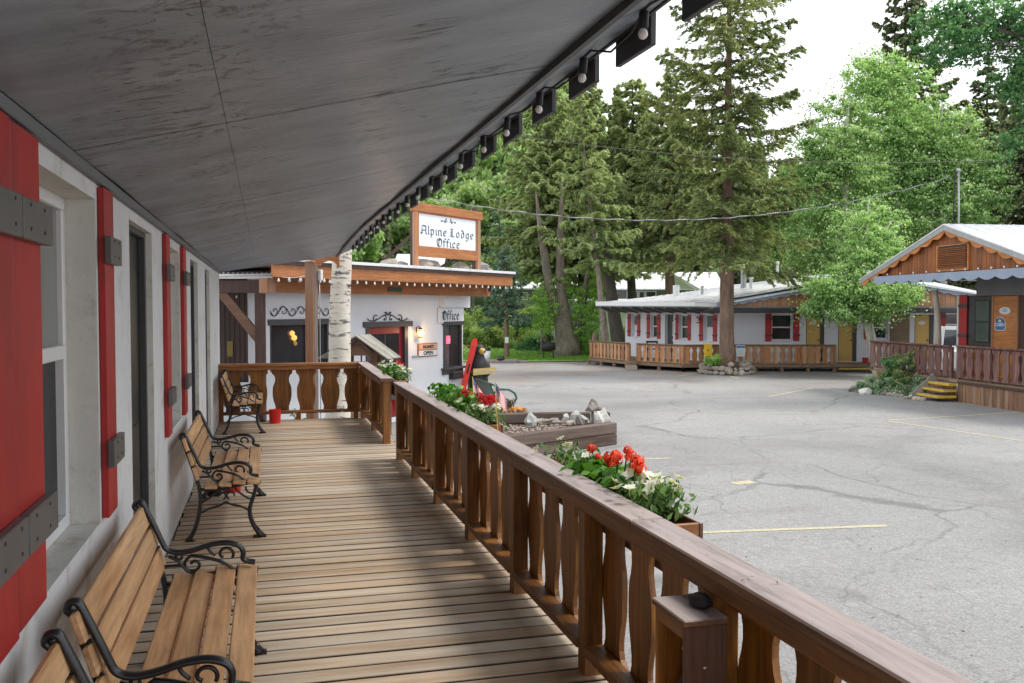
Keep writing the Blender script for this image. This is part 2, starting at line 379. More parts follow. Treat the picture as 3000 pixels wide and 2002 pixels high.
def ceiling_mat():
    m,nt,b,out=new_mat('ceiling_grey_paint')
    st=coords(nt,(1,.16,1),False); p=coords(nt,(1,1,1),False)
    a=nz(nt,coords(nt,(.55,1.6,1),False),2.2,4,.6,.8); c=ramp(nt,a,[(.3,(.175,.205,.245)),(.5,(.24,.275,.325)),(.7,(.32,.355,.41))])
    br=nz(nt,coords(nt,(1.0,14,1),False),3,3,.6,.2); c=mix(nt,ramp(nt,br,[(.35,g3(.22)),(.7,g3(0))]),c,mix(nt,1,c,g3(.7),'MULTIPLY'))
    # peeling / mildew flecks in patches
    reg=nz(nt,coords(nt,(1.6,.5,1),False),1.7,3,.5,.3); fl=nz(nt,coords(nt,(2.6,8,1),False,rot=(0,0,.3)),2.0,8,.78,1.2)
    mk=mix(nt,1,ramp(nt,reg,[(.52,g3(0)),(.60,g3(1))]),ramp(nt,fl,[(.55,g3(0)),(.585,g3(.9))]),'MULTIPLY')
    # stain bands beside the long joint (x = -0.13); dark lines and flecks painted along the cross joints
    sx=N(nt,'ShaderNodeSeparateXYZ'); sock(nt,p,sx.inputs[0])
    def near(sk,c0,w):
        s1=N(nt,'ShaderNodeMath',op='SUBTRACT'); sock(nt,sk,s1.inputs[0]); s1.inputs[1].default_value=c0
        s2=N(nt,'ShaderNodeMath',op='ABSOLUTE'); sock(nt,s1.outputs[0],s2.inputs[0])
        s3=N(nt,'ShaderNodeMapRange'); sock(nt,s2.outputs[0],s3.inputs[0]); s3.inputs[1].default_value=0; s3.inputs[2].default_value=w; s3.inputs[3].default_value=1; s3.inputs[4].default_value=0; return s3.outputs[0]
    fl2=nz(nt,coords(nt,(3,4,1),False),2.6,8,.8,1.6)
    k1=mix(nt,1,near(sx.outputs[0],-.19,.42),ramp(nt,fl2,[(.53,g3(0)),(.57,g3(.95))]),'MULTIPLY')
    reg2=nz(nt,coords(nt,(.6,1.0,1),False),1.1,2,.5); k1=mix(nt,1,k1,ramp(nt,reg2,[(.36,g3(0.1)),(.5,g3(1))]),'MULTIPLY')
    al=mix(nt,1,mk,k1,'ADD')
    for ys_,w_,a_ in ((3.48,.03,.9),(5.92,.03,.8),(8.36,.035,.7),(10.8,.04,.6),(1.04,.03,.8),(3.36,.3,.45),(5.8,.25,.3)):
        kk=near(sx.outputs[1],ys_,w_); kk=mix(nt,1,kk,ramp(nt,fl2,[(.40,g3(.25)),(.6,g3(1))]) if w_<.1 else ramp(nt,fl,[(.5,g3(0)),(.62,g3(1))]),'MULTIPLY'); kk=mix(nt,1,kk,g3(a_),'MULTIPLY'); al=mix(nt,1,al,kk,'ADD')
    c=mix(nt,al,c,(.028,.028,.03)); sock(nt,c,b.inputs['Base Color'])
    b.inputs['Roughness'].default_value=.36; b.inputs['Specular IOR Level'].default_value=.42
    wv=nz(nt,coords(nt,(1.3,.7,1),False),1.6,3,.5,.5); h=mix(nt,.25,wv,br); bump(nt,b,h,.5,.035)
    return m
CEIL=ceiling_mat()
def asphalt_mat():
    m,nt,b,out=new_mat('asphalt'); p=coords(nt,(1,1,1),False)
    big=nz(nt,p,.11,5,.6,.4); c=ramp(nt,big,[(.3,(.20,.198,.195)),(.5,(.275,.273,.27)),(.72,(.33,.327,.32))])
    ag=N(nt,'ShaderNodeTexVoronoi'); ag.inputs['Scale'].default_value=70; sock(nt,p,ag.inputs['Vector'])
    sp=ramp(nt,ag.outputs['Color'],[(.0,g3(.62)),(.5,g3(1.0)),(1,g3(1.42))]); c=mix(nt,.8,c,mix(nt,1,c,sp,'MULTIPLY'))
    md=nz(nt,p,9,5,.7); c=mix(nt,.5,c,mix(nt,1,c,ramp(nt,md,[(.3,g3(.75)),(.7,g3(1.2))]),'MULTIPLY'))
    # cracks and tar-filled seams
    wv=N(nt,'ShaderNodeTexNoise'); wv.inputs['Scale'].default_value=.7; wv.inputs['Detail'].default_value=5; sock(nt,p,wv.inputs['Vector'])
    ad=N(nt,'ShaderNodeVectorMath',op='MULTIPLY_ADD'); sock(nt,wv.outputs['Color'],ad.inputs[0]); ad.inputs[1].default_value=(1.5,1.5,0); sock(nt,p,ad.inputs[2])
    for sc_,w,am in ((.17,.007,.55),(.42,.006,.42),(.09,.04,.16),(1.1,.010,.32)):
        vo=N(nt,'ShaderNodeTexVoronoi'); vo.feature='DISTANCE_TO_EDGE'; vo.inputs['Scale'].default_value=sc_; sock(nt,ad.outputs[0],vo.inputs['Vector'])
        rg=nz(nt,p,.25+sc_,2); k=mix(nt,1,ramp(nt,vo.outputs['Distance'],[(w*.35,g3(am)),(w,g3(0))]),ramp(nt,rg,[(.4,g3(.15)),(.6,g3(1))]),'MULTIPLY')
        c=mix(nt,k,c,(.07,.07,.07))
    # rust-red dirt washed towards the motel side
    d=nz(nt,p,.35,5,.65); 
    sx=N(nt,'ShaderNodeSeparateXYZ'); sock(nt,p,sx.inputs[0]); mr=N(nt,'ShaderNodeMapRange'); sock(nt,sx.outputs[1],mr.inputs[0]); mr.inputs[1].default_value=24; mr.inputs[2].default_value=34
    dm=mix(nt,1,mr.outputs[0],ramp(nt,d,[(.42,g3(0)),(.62,g3(.75))]),'MULTIPLY'); c=mix(nt,dm,c,(.25,.18,.14))
    pt=nz(nt,p,.6,4,.7); c=mix(nt,ramp(nt,pt,[(.60,g3(0)),(.70,g3(.4))]),c,(.14,.13,.12))
    pt2=nz(nt,p,2.3,4,.6); c=mix(nt,ramp(nt,pt2,[(.70,g3(0)),(.76,g3(.55))]),c,(.09,.085,.08))
    lp2=nz(nt,coords(nt,(.25,1.5,1),False,rot=(0,0,.25)),.8,4,.6); c=mix(nt,ramp(nt,lp2,[(.56,g3(0)),(.7,g3(.22))]),c,(.13,.125,.12))
    sock(nt,c,b.inputs['Base Color']); b.inputs['Roughness'].default_value=.88; bump(nt,b,ag.outputs['Distance'],.35,.006); return m
ASPH=asphalt_mat()
GRASSB=paint('lawn_soil_green',(.22,.40,.08),.95,.25,2.5,(.34,.52,.13),.5,.3,40)
HILLM=paint('hill_undergrowth',(.045,.085,.025),1,.5,.35,(.10,.17,.05),.5,.3,3)
DIRT=paint('dirt_verge',(.24,.17,.13),.95,.25,1.2,(.32,.27,.22),.4,.4,18)
# ------------------------------------------------------------------ ground
def sheet(name,pts,mat,z,parent=None,**t):
    mb=MB(); mb.add([(p[0],p[1],z) for p in pts],[tuple(range(len(pts)))]); return mb.build(name,mat,parent,**t)
sheet('ground',[(-400,-300),(500,-300),(500,500),(-400,500)],DIRT,G-.012,kind='structure')
def P2(px,py,z=G): q=Sg(px,py,z); return (q.x,q.y)
sheet('parking_lot',[(-9,-30),(60,-30),(60,30)]+[tuple(V(26,40)[:2]),tuple(V(9,40.5)[:2]),tuple(V(5.5,44.5)[:2]),tuple(V(-6,45.2)[:2]),tuple(V(-16,45)[:2])],ASPH,G,kind='structure')
# lawn beyond the lot, gently rising
mb=MB(); n=24; L0=[V(-9+i*(22/n),44.9+.4*math.sin(i*.5)) for i in range(n+1)]
for i in range(n+1): pass
rows=[]; 
for j in range(8):
    rows.append([ (L0[i].x+_h.x*j*2.6,L0[i].y+_h.y*j*2.6,G+.03+.045*j*(1+.3*math.sin(i*.7+j))) for i in range(n+1)])
vs=[v for r_ in rows for v in r_]; fs=[(j*(n+1)+i,j*(n+1)+i+1,(j+1)*(n+1)+i+1,(j+1)*(n+1)+i) for j in range(7) for i in range(n)]
mb.add(vs,fs); mb.build('lawn',GRASSB,None,kind='structure')
# parking bay lines: strips 4 mm above the asphalt
def line(a,b,w,label,grp='painted yellow parking lines'):
    a=Vector((a[0],a[1],G+.004)); b=Vector((b[0],b[1],G+.004)); d=(b-a).normalized(); s=Vector((-d.y,d.x,0))*w/2
    vs=[];fs=[];m=10
    for i in range(m+1):
        p=a.lerp(b,i/m); j=.006*random.uniform(-1,1); vs+=[p-s*(1+j),p+s*(1+j)]
    fs=[(2*i,2*i+2,2*i+3,2*i+1) for i in range(m)]
    mb=MB(); mb.add(vs,fs); return solo('painted_line',mb,P_YLINE,label,'road marking',(0,0,G),grp)
line(Sg(2049,1561),Sg(2598,1541),.10,'long yellow parking line running out from below the nearest flower box')
line(Sg(1620,1354),Sg(1966,1343),.10,'yellow parking line behind the orange geraniums of the nearest flower box')
line(Sg(2600,1232),Sg(2985,1209),.10,'yellow line running from the corner mark toward the maroon cabin skirt')
line(Sg(2600,1234),Sg(3060,1302),.10,'yellow line slanting toward the right edge of the frame in front of the cabin')
line(Sg(2250,1163),Sg(2385,1137),.10,'faint slanting yellow line in the middle of the far parking lot')
line(Sg(1985,1103),Sg(2038,1094),.12,'short yellow line on the left before the stone tree planter')
line(Sg(2139,1103),Sg(2166,1109),.12,'stub of yellow line on the right before the stone tree planter')
line(Sg(2150,1418),Sg(2207,1412),.22,'worn yellow patch of paint alone in the near parking lot')
# ------------------------------------------------------------------ porch deck
deck=thing('porch_deck',None,None,(0,0,0)); deck['kind']='structure'
pl=MB(); pl.cb(Vector((0,0,0)),Vector((1,0,0)),Vector((0,1,0)),Vector((0,0,1)),1.09,.0632,.019,.003)
pme=pl.mesh('deck_plank',W_DECK)
rng=random.Random(3)
y=-1.0; PITCHP=.1465
while y<13.82:
    inst('deck_plank',pme,deck,Matrix.Translation((.435+rng.uniform(-.012,.012),y,-.019+rng.uniform(-.0018,.0018)))@Euler((rng.uniform(-.006,.006),rng.uniform(-.0006,.0006),rng.uniform(-.0012,.0012))).to_matrix().to_4x4())
    y+=PITCHP
for x in (-.55,.05,.62,1.2):
    MB().bb(x,-1.1,-.24,x+.045,13.85,-.0395).build('joist',W_DBROWN,deck)
MB().bb(1.49,-1.1,-.30,1.53,10.0,-.04,.004).build('rim_board',W_RAILX,deck)
MB().bb(1.49,11.0,-.30,1.53,13.9,-.04,.004).build('rim_board',W_RAILX,deck)
MB().bb(1.44,-1.1,G,1.47,13.8,-.25).build('skirt',P_DARK,deck)
for k,(x0,z) in enumerate(((1.53,-.22),(1.82,-.42),(2.1,-.62),(2.38,-.82))):
    MB().bb(x0,9.98,z-.04,x0+.29,11.02,z,.005).build('step_tread',W_RTOPX,deck)
MB().bb(1.53,9.97,G,2.6,9.995,-.45).build('step_stringer',W_RAILX,deck)
# ------------------------------------------------------------------ lodge wall with windows, doors, shutters
XW=-.665
lodge=thing('lodge_building','long white stucco lodge wing with red shutters along the porch','building',(XW,0,G))
op=[('w',3.02,4.05,.766,2.09,-.79),('d',5.0,5.96,-.02,2.10,-.72),('w',6.78,7.78,.762,2.09,-.79),('d',8.9,9.84,-.02,2.10,-.72),('d',11.0,11.86,-.02,2.10,-.72),('w',1.2,2.02,.766,2.09,-.79)]
ys=sorted({-1.2,14.3}|{o[1] for o in op}|{o[2] for o in op}); zs=sorted({-1.0,2.32}|{o[3] for o in op}|{o[4] for o in op})
mb=MB()
for i in range(len(ys)-1):
    for j in range(len(zs)-1):
        yc=(ys[i]+ys[i+1])/2; zc_=(zs[j]+zs[j+1])/2
        if any(o[1]<yc<o[2] and o[3]<zc_<o[4] for o in op): continue
        ny=max(1,int((ys[i+1]-ys[i])/.5))
        mb.quad((XW,ys[i],zs[j]),(XW,ys[i+1],zs[j]),(XW,ys[i+1],zs[j+1]),(XW,ys[i],zs[j+1]))
mb.quad((XW,14.3,-1),(XW-6,14.3,-1),(XW-6,14.3,2.32),(XW,14.3,2.32)); mb.quad((XW-6,-1.2,-1),(XW,-1.2,-1),(XW,-1.2,2.32),(XW-6,-1.2,2.32))
mb.build('wall',P_WHITE,lodge,weld=True)
for o in op:
    t,y0,y1,z0,z1,xb=o; b_=.03
    mb=MB(); mb.quad((XW,y0,z0),(xb,y0+b_,z0+.0),(xb,y0+b_,z1),(XW,y0,z1)); mb.quad((XW,y1,z1),(xb,y1-b_*.3,z1),(xb,y1-b_*.3,z0),(XW,y1,z0))
    mb.quad((XW,y0,z1),(xb,y0+b_,z1),(xb,y1-b_*.3,z1),(XW,y1,z1)); mb.quad((XW,y1,z0),(xb,y1-b_*.3,z0),(xb,y0+b_,z0),(XW,y0,z0))
    mb.build('reveal',P_REVEAL,lodge,weld=True)
    if t=='w':
        wdw=MB(); yy0,yy1=y0+.03,y1-.01; f=.05
        for (a,b_,c,d) in ((yy0,yy1,z0,z0+f),(yy0,yy1,z1-f,z1),(yy0,yy0+f,z0+f,z1-f),(yy1-f,yy1,z0+f,z1-f)):
            wdw.bb(xb-.03,a,c,xb+.012,b_,d,.004)
        zm=z0+.62*(z1-z0)-.14
        wdw.bb(xb-.03,yy0+f,zm,xb+.018,yy1-f,zm+.055,.004)
        wo_=wdw.build('window_frame',P_FRAME,lodge)
        MB().bb(xb-.028,yy0+f,z0+f,xb-.022,yy1-f,zm).build('pane',GL_NEAR,wo_)
        MB().bb(xb-.016,yy0+f,zm+.055,xb-.010,yy1-f,z1-f).build('pane',GL_GREY,wo_)
    else:
        dm=MB(); dm.bb(xb-.06,y0+.03,z0+.02,xb-.02,y1-.04,z1-.03,.004); dd=dm.build('door',P_DARK,lodge)
        for zz in (.25,1.15):
            for k in (0,1):
                MB().bb(xb-.02,y0+.13+k*.38,zz,xb-.012,y0+.42+k*.38,zz+.72,.004).build('door_panel',P_DARK,dd)
        fr=MB(); fr.bb(xb-.02,y1-.045,z0,xb+.02,y1-.002,z1,.003); fr.build('door_frame',P_DKGREY,lodge)
        MB().bb(xb-.02,y0+.03,z1-.035,xb+.02,y1-.045,z1-.001,.003).build('door_frame',P_DKGREY,lodge)
MB().bb(XW,-1.2,2.155,XW+.028,14.3,2.196,.004).build('ceiling_trim',P_GREYSOF,lodge)
def shutter(y0,y1,label):
    t=thing('shutter',label,'shutter',(XW,y0,.82),0,'red board shutters on the lodge wall')
    z0,z1=.775,2.145
    n=2 if y1-y0>.35 else 1; w=(y1-y0)/n
    for k in range(n): MB().bb(XW+.002,y0+k*w+.004,z0+.012*k,XW+.03,y0+(k+1)*w-.004,z1-.004*k,.003).build('board',P_RED,t)
    for zc_ in (.99,1.832):
        for k in range(n):
            MB().bb(XW+.031,y0+k*w-(.02 if k==0 else -.008),zc_,XW+.058,y0+(k+1)*w+(.028 if k==n-1 else -.008),zc_+.112,.003).build('batten',P_BATTEN,t)
            for yy in (.25,.75):
                for zz in (.03,.095): MB().lathe([(.006,0),(.005,.0025)],(XW+.058,y0+(k+yy)*w,zc_+zz),7,(1,0,0)).build('screw',P_DARK,t)
    return t
shutter(2.33,2.96,'nearest red shutter of two wide boards with grey battens beside the first window')
shutter(4.08,4.31,'narrow red shutter between the first window and the first dark doorway')
shutter(6.52,6.76,'red shutter on the near side of the second porch window')
shutter(7.84,8.09,'red shutter on the far side of the second porch window')
# ------------------------------------------------------------------ porch roof
roof=thing('porch_roof','grey painted plywood porch ceiling with dark notched valance along its eave','roof',(0,0,2.2))
def sag(x,y): return 0 if y<10.6 else -.13*((y-10.6)/4.0)**1.5*max(0,(x+.67)/1.8)
def zc(x,y): return 2.19+.235*(x+.67)+sag(x,y)
def soffit(x0,x1,y0,y1):
    g=.0035; x0+=.0009;x1-=.0009;y0+=g;y1-=g; n=10; m=3; vs=[];fs=[]
    for k,dz in ((0,0),(1,.012)):
        for j in range(n+1):
            for i in range(m+1):
                x=x0+(x1-x0)*i/m; y=y0+(y1-y0)*j/n
                b=.0035*math.sin(y*1.9+x*2)+.0022*math.sin(y*4.3+1) 
                vs.append((x,y,zc(x,y)+dz+b))
    def id(k,i,j): return k*(n+1)*(m+1)+j*(m+1)+i
    for j in range(n):
        for i in range(m):
            fs.append((id(0,i,j),id(0,i,j+1),id(0,i+1,j+1),id(0,i+1,j))); fs.append((id(1,i,j),id(1,i+1,j),id(1,i+1,j+1),id(1,i,j+1)))
    for j in range(n): fs.append((id(0,0,j),id(1,0,j),id(1,0,j+1),id(0,0,j+1))); fs.append((id(0,m,j),id(0,m,j+1),id(1,m,j+1),id(1,m,j)))
    for i in range(m): fs.append((id(0,i,0),id(0,i+1,0),id(1,i+1,0),id(1,i,0))); fs.append((id(0,i,n),id(1,i,n),id(1,i+1,n),id(0,i+1,n)))
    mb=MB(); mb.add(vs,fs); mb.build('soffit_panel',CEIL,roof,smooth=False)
seams=[-1.4,1.04,3.48,5.92,8.36,10.8,13.24,14.75]
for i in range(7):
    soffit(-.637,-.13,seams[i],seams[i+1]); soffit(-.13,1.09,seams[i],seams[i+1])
# deck of the roof above the plywood (dark in the joints) and metal on top
def slab(xa,xb,dz0,dz1,mat,name,y0=-1.45,y1=14.8,fz=zc):
    n=14; vs=[];fs=[]
    for j in range(n+1):
        y=y0+(y1-y0)*j/n
        for (x,dz) in ((xa,dz0),(xb,dz0),(xb,dz1),(xa,dz1)): vs.append((x,y,fz(x,y)+dz))
    for j in range(n):
        for k in range(4): fs.append((j*4+k,j*4+(k+1)%4,(j+1)*4+(k+1)%4,(j+1)*4+k))
    fs+=[(3,2,1,0),(n*4,n*4+1,n*4+2,n*4+3)]
    mb=MB(); mb.add(vs,fs); return mb.build(name,mat,roof)
slab(-.67,1.1,.02,.05,P_DARK,'sheathing')
slab(-6.7,1.5,.20,.23,P_ROOFW,'metal_roofing')
ez=lambda x,y: 2.60+(x-1.09)*.45+sag(1.09,y)
slab(1.085,1.13,-.022,.02,P_TEETH,'eave_trim',fz=ez)
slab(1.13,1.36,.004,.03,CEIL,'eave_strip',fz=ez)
slab(1.36,1.386,-.005,.20,P_TEETH,'fascia',fz=ez)
te=MB(); te.cb(Vector((0,0,0)),Vector((1,0,0)),Vector((0,1,0)),Vector((0,0,1)),.012,.176,.115,.003); tme=te.mesh('valance_board',P_TEETH)
for k in range(-3,18):
    yy=3.96+.61*k
    if yy>14.6: break
    inst('valance_board',tme,roof,Matrix.Translation((1.400,yy+.0+random.uniform(-.01,.01),ez(1.42,yy)-.005))@Matrix.Rotation(random.uniform(-.02,.02),4,'X'))
lights=thing('string_lights','row of white globe bulbs strung under the porch eave','string lights',(1.28,0,2.69))
bm_=MB().lathe([(.004,-.052),(.014,-.050),(.022,-.042),(.0265,-.030),(.0265,-.022),(.022,-.010),(.0155,.002),(.014,.006)],(0,0,0),12).mesh('bulb',BULB,smooth=True)
sk_=MB().lathe([(.015,0),(.018,.006),(.018,.058),(.012,.068)],(0,0,0),10).mesh('socket',P_BLACK,smooth=True)
pts=[]
for k in range(-3,19):
    yy=3.02+.607*k+random.uniform(-.035,.035)
    if yy>14.5: break
    z=ez(1.28,yy)-.066; tl=Matrix.Translation((1.28,yy,z))@Matrix.Rotation(random.uniform(-.09,.09),4,'X')@Matrix.Rotation(random.uniform(-.09,.09),4,'Y')
    s_=inst('socket',sk_,lights,tl); inst('bulb',bm_,s_,tl@Matrix.Scale(.66,4))
    pts+= [(1.28,yy,z+.064),(1.30+random.uniform(-.03,.03),yy+.15,z+.052+random.uniform(-.02,.008)),(1.29+random.uniform(-.04,.03),yy+.33,z+.040+random.uniform(-.03,.01)),(1.27,yy+.5,z+.06)]
MB().tube(pts,.0045,5).build('wire',P_BLACK,lights)
# ------------------------------------------------------------------ railings
def gap_profile(H,pitch):
    "half-width of the cut-out between two boards, against height"
    pr=[(0,.0),(.025,.10),(.05,.175),(.10,.225),(.16,.225),(.24,.185),(.31,.14),(.38,.115),(.48,.105),(.57,.112),(.63,.14),(.68,.185),(.74,.215),(.80,.215),(.855,.175),(.89,.10),(.905,.075),(.95,.07),(1.0,.07)]
    return [(a*H,b*pitch*.98) for a,b in pr]
def board_mesh(name,w,H,t,mat,axis='Y'):
    "cut-out balustrade board; width along axis, upright along Z, centred, z from 0"
    pr=gap_profile(H,w); L=[(-w/2+b,z) for z,b in pr]; Rr=[(w/2-b,z) for z,b in pr]
    u=(0,1,0) if axis=='Y' else (1,0,0); n=(1,0,0) if axis=='Y' else (0,1,0)
    vs=[];fs=[]; m=len(pr)
    for s_ in (0,1):
        for (a,z) in L: vs.append(Vector(u)*a+Vector((0,0,z))+Vector(n)*(t*s_))
        for (a,z) in Rr: vs.append(Vector(u)*a+Vector((0,0,z))+Vector(n)*(t*s_))
    for i in range(m-1):
        fs.append((i,i+1,m+i+1,m+i)); o=2*m; fs.append((o+i,o+m+i,o+m+i+1,o+i+1))
        fs.append((i,o+i,o+i+1,i+1)); fs.append((m+i,m+i+1,o+m+i+1,o+m+i))
    fs.append((0,m,3*m,2*m)); fs.append((m-1,3*m-1,4*m-1,2*m-1))
    mb=MB(); mb.add(vs,fs); return mb.mesh(name,mat)
rl=thing('porch_railing','long brown porch railing with cut-out boards and worn handrail','railing',(1.4,2,0),0)
def lp(y): return 0
for (y0,y1) in ((-1.0,3.215),(3.22,9.95)):
    MB().bb(1.33,y0,.803,1.475,y1-.004,.842,.006).build('handrail',W_RTOP,rl)
for (y0,y1) in ((-1.0,1.43),(1.435,5.02),(5.025,9.86)):
    MB().bb(1.352,y0,.745,1.392,y1-.003,.8025,.004).build('rail_apron',W_RAILX,rl)
posts=[9.84,8.76,7.54,6.27,5.02,3.81,2.595,1.38,.16]
for yp in posts:
    MB().bb(1.36,yp,-.01 if yp!=9.84 else -.3,1.449,yp+.088,.7445 if yp!=9.84 else .802,.005).build('post',W_RAIL,rl)
bw=.302
pi=0
for a,b_ in zip(posts[1:],posts[:-1]):
    n=4; w=(b_-a)/n
    me=board_mesh('baluster_board',w-.004,.665,.024,W_RAIL)
    for k in range(n): inst('baluster_board',me,rl,Matrix.Translation((1.45,a+.044+(k+.5)*w,.105+random.uniform(-.006,.006))))
    MB().bb(1.352,a+.090,.10,1.448,b_-.002,.140,.004).build('bottom_rail',W_RAILX,rl)
    MB().bb(1.41,a+.090,.70,1.448,b_-.002,.742,.004).build('nailing_rail',W_RAILX,rl)
# far side rail and end rail
fr=thing('far_porch_railing','short brown railing beyond the step opening, ending at a square post','railing',(1.4,11,0))
MB().hexa([(1.325,10.98,.762),(1.475,10.98,.762),(1.475,13.86,.795),(1.325,13.86,.795),(1.325,10.98,.802),(1.475,10.98,.802),(1.475,13.86,.835),(1.325,13.86,.835)]).build('handrail',W_RTOP,fr)
MB().bb(1.352,11.1,.70,1.39,13.75,.762,.004).build('rail_apron',W_RAILX,fr)
for yp in (11.03,12.3,13.70): MB().bb(1.36,yp,-.01,1.449,yp+.09,.70 if yp>11.1 else .762,.005).build('post',W_RAIL,fr)
for a,b_ in ((11.03,12.3),(12.3,13.70)):
    w=(b_-a)/4; me=board_mesh('baluster_board',w-.004,.63,.024,W_RAIL)
    for k in range(4): inst('baluster_board',me,fr,Matrix.Translation((1.45,a+.045+(k+.5)*w,.105)))
    MB().bb(1.352,a+.092,.10,1.448,b_-.002,.140,.004).build('bottom_rail',W_RAILX,fr)
er=thing('end_railing','orange-brown cut-out railing across the far end of the porch','railing',(.35,13.8,0))
MB().bb(-.66,13.74,.797,1.322,13.88,.838,.006).build('handrail',W_RAILXX,er)
MB().bb(-.66,13.762,.742,1.34,13.80,.796,.004).build('rail_apron',W_RAILXX,er)
me=board_mesh('baluster_board',.344,.665,.024,W_RAIL,'X')
for k in range(6): 
    x=-.472+.348*k
    inst('baluster_board',me,er,Matrix.Translation((x,13.852,.085)))
MB().bb(-.66,13.772,.105,1.34,13.85,.140,.004).build('bottom_rail',W_RAILXX,er)
for x in (-.66,1.26): MB().bb(x,13.76,-.01,x+.06,13.85,.741,.004).build('post',W_RAIL,er)
MB().bb(.42,13.79,-.01,.49,13.84,.104,.003).build('block',W_RAIL,er)
# ------------------------------------------------------------------ benches
def arc(c,r,a0,a1,n=8,sy=1.0): return [(c[0]+r*math.cos(a0+(a1-a0)*i/n),c[1]+sy*r*math.sin(a0+(a1-a0)*i/n)) for i in range(n+1)]
def spiral(c,r0,r1,a0,a1,n=12): return [(c[0]+(r0+(r1-r0)*i/n)*math.cos(a0+(a1-a0)*i/n),c[1]+(r0+(r1-r0)*i/n)*math.sin(a0+(a1-a0)*i/n)) for i in range(n+1)]
def smooth(p,it=2):
    for _ in range(it):
        q=[p[0]]
        for a,b in zip(p[:-1],p[1:]): q+= [(a[0]*.75+b[0]*.25,a[1]*.75+b[1]*.25),(a[0]*.25+b[0]*.75,a[1]*.25+b[1]*.75)]
        q.append(p[-1]); p=q
    return p
def iron_end():
    mb=MB()
    def T(p,r,it=2,fl=1.9):
        p=smooth(p,it) if it else p
        rr=r if hasattr(r,'__len__') else None
        if rr: m=len(p); rad=[rr[0]+(rr[1]-rr[0])*i/(m-1) for i in range(m)]
        else: rad=r
        mb.tube([(x,0,z*.905) for x,z in p],rad,7,True,fl,side=(0,1,0))
    # back stile, continuous with the arm
    T([(-.575,.80),(-.592,.815),(-.580,.842),(-.556,.840),(-.540,.80),(-.500,.70),(-.470,.62),(-.455,.585),(-.41,.565),(-.34,.572),(-.26,.600),(-.18,.605),(-.125,.582),(-.110,.545),(-.118,.515),(-.10,.500),(-.06,.490)],.0125)
    T([(-.575,.80),(-.545,.70),(-.510,.58),(-.475,.47),(-.462,.40),(-.455,.30),(-.478,.15),(-.515,.05),(-.545,.012)],(.011,.017))
    T([(-.545,.012),(-.56,.010),(-.50,.010)],.011,0); T([(-.535,.01),(-.512,.06),(-.525,.01)],.012,0)
    # seat bearer and front leg
    T([(-.462,.405),(-.38,.398),(-.28,.402),(-.19,.425),(-.12,.440),(-.055,.43)],.011)
    T([(-.075,.425),(-.095,.33),(-.125,.24),(-.120,.16),(-.085,.07),(-.045,.015)],(.013,.019))
    T([(-.055,.012),(-.010,.010),(-.10,.010)],.012,0); T([(-.03,.012),(-.072,.075),(-.06,.012)],.014,0)
    # arm scrolls
    T(spiral((-.335,.500),.046,.012,1.9,1.9+7.2,16),.0075,1,1.2)
    T([(-.350,.548),(-.29,.535),(-.22,.51),(-.175,.48),(-.15,.452)],.008)
    T(spiral((-.195,.545),.040,.018,-.6,4.3,12),.0075,1,1.2)
    T([(-.445,.55),(-.41,.53),(-.385,.50),(-.36,.46),(-.30,.445),(-.22,.45)],.0075); T(spiral((-.395,.545),.022,.006,2,7,8),.007,0,1.2)
    T([(-.275,.592),(-.265,.565),(-.24,.54)],.007,1); T([(-.47,.50),(-.42,.50),(-.39,.50)],.007,1)
    # leg tracery
    T([(-.452,.22),(-.39,.255),(-.32,.27),(-.285,.30),(-.25,.27),(-.18,.255),(-.122,.215)],.008)
    T([(-.45,.30),(-.38,.345),(-.335,.395)],.0075,1); T([(-.105,.30),(-.17,.34),(-.225,.40)],.0075,1)
    T(spiral((-.315,.345),.030,.024,-1.2,3.4,9),.0065,0,1.2); T(spiral((-.252,.345),.030,.024,4.3,-.2,9),.0065,0,1.2)
    T(arc((-.283,.385),.016,0,2*PI,8),.006,0,1.2)
    T([(-.10,.35),(-.145,.37),(-.15,.41)],.007,1); T([(-.455,.35),(-.42,.37),(-.42,.40)],.007,1)
    return mb.mesh('iron_end',P_IRON,smooth=True)
IE=iron_end()
def slat_mesh(L,w,t): return MB().cb(Vector((0,0,0)),Vector((0,1,0)),Vector((1,0,0)),Vector((0,0,1)),L/2,w/2,t/2,.005).mesh('slat',W_BENCH)
SEAT=[(-.095,.408,.14),(-.192,.410,.08),(-.288,.399,.12),(-.384,.386,.05)]; BACK=[(-.484,.485),(-.516,.588),(-.549,.692)]
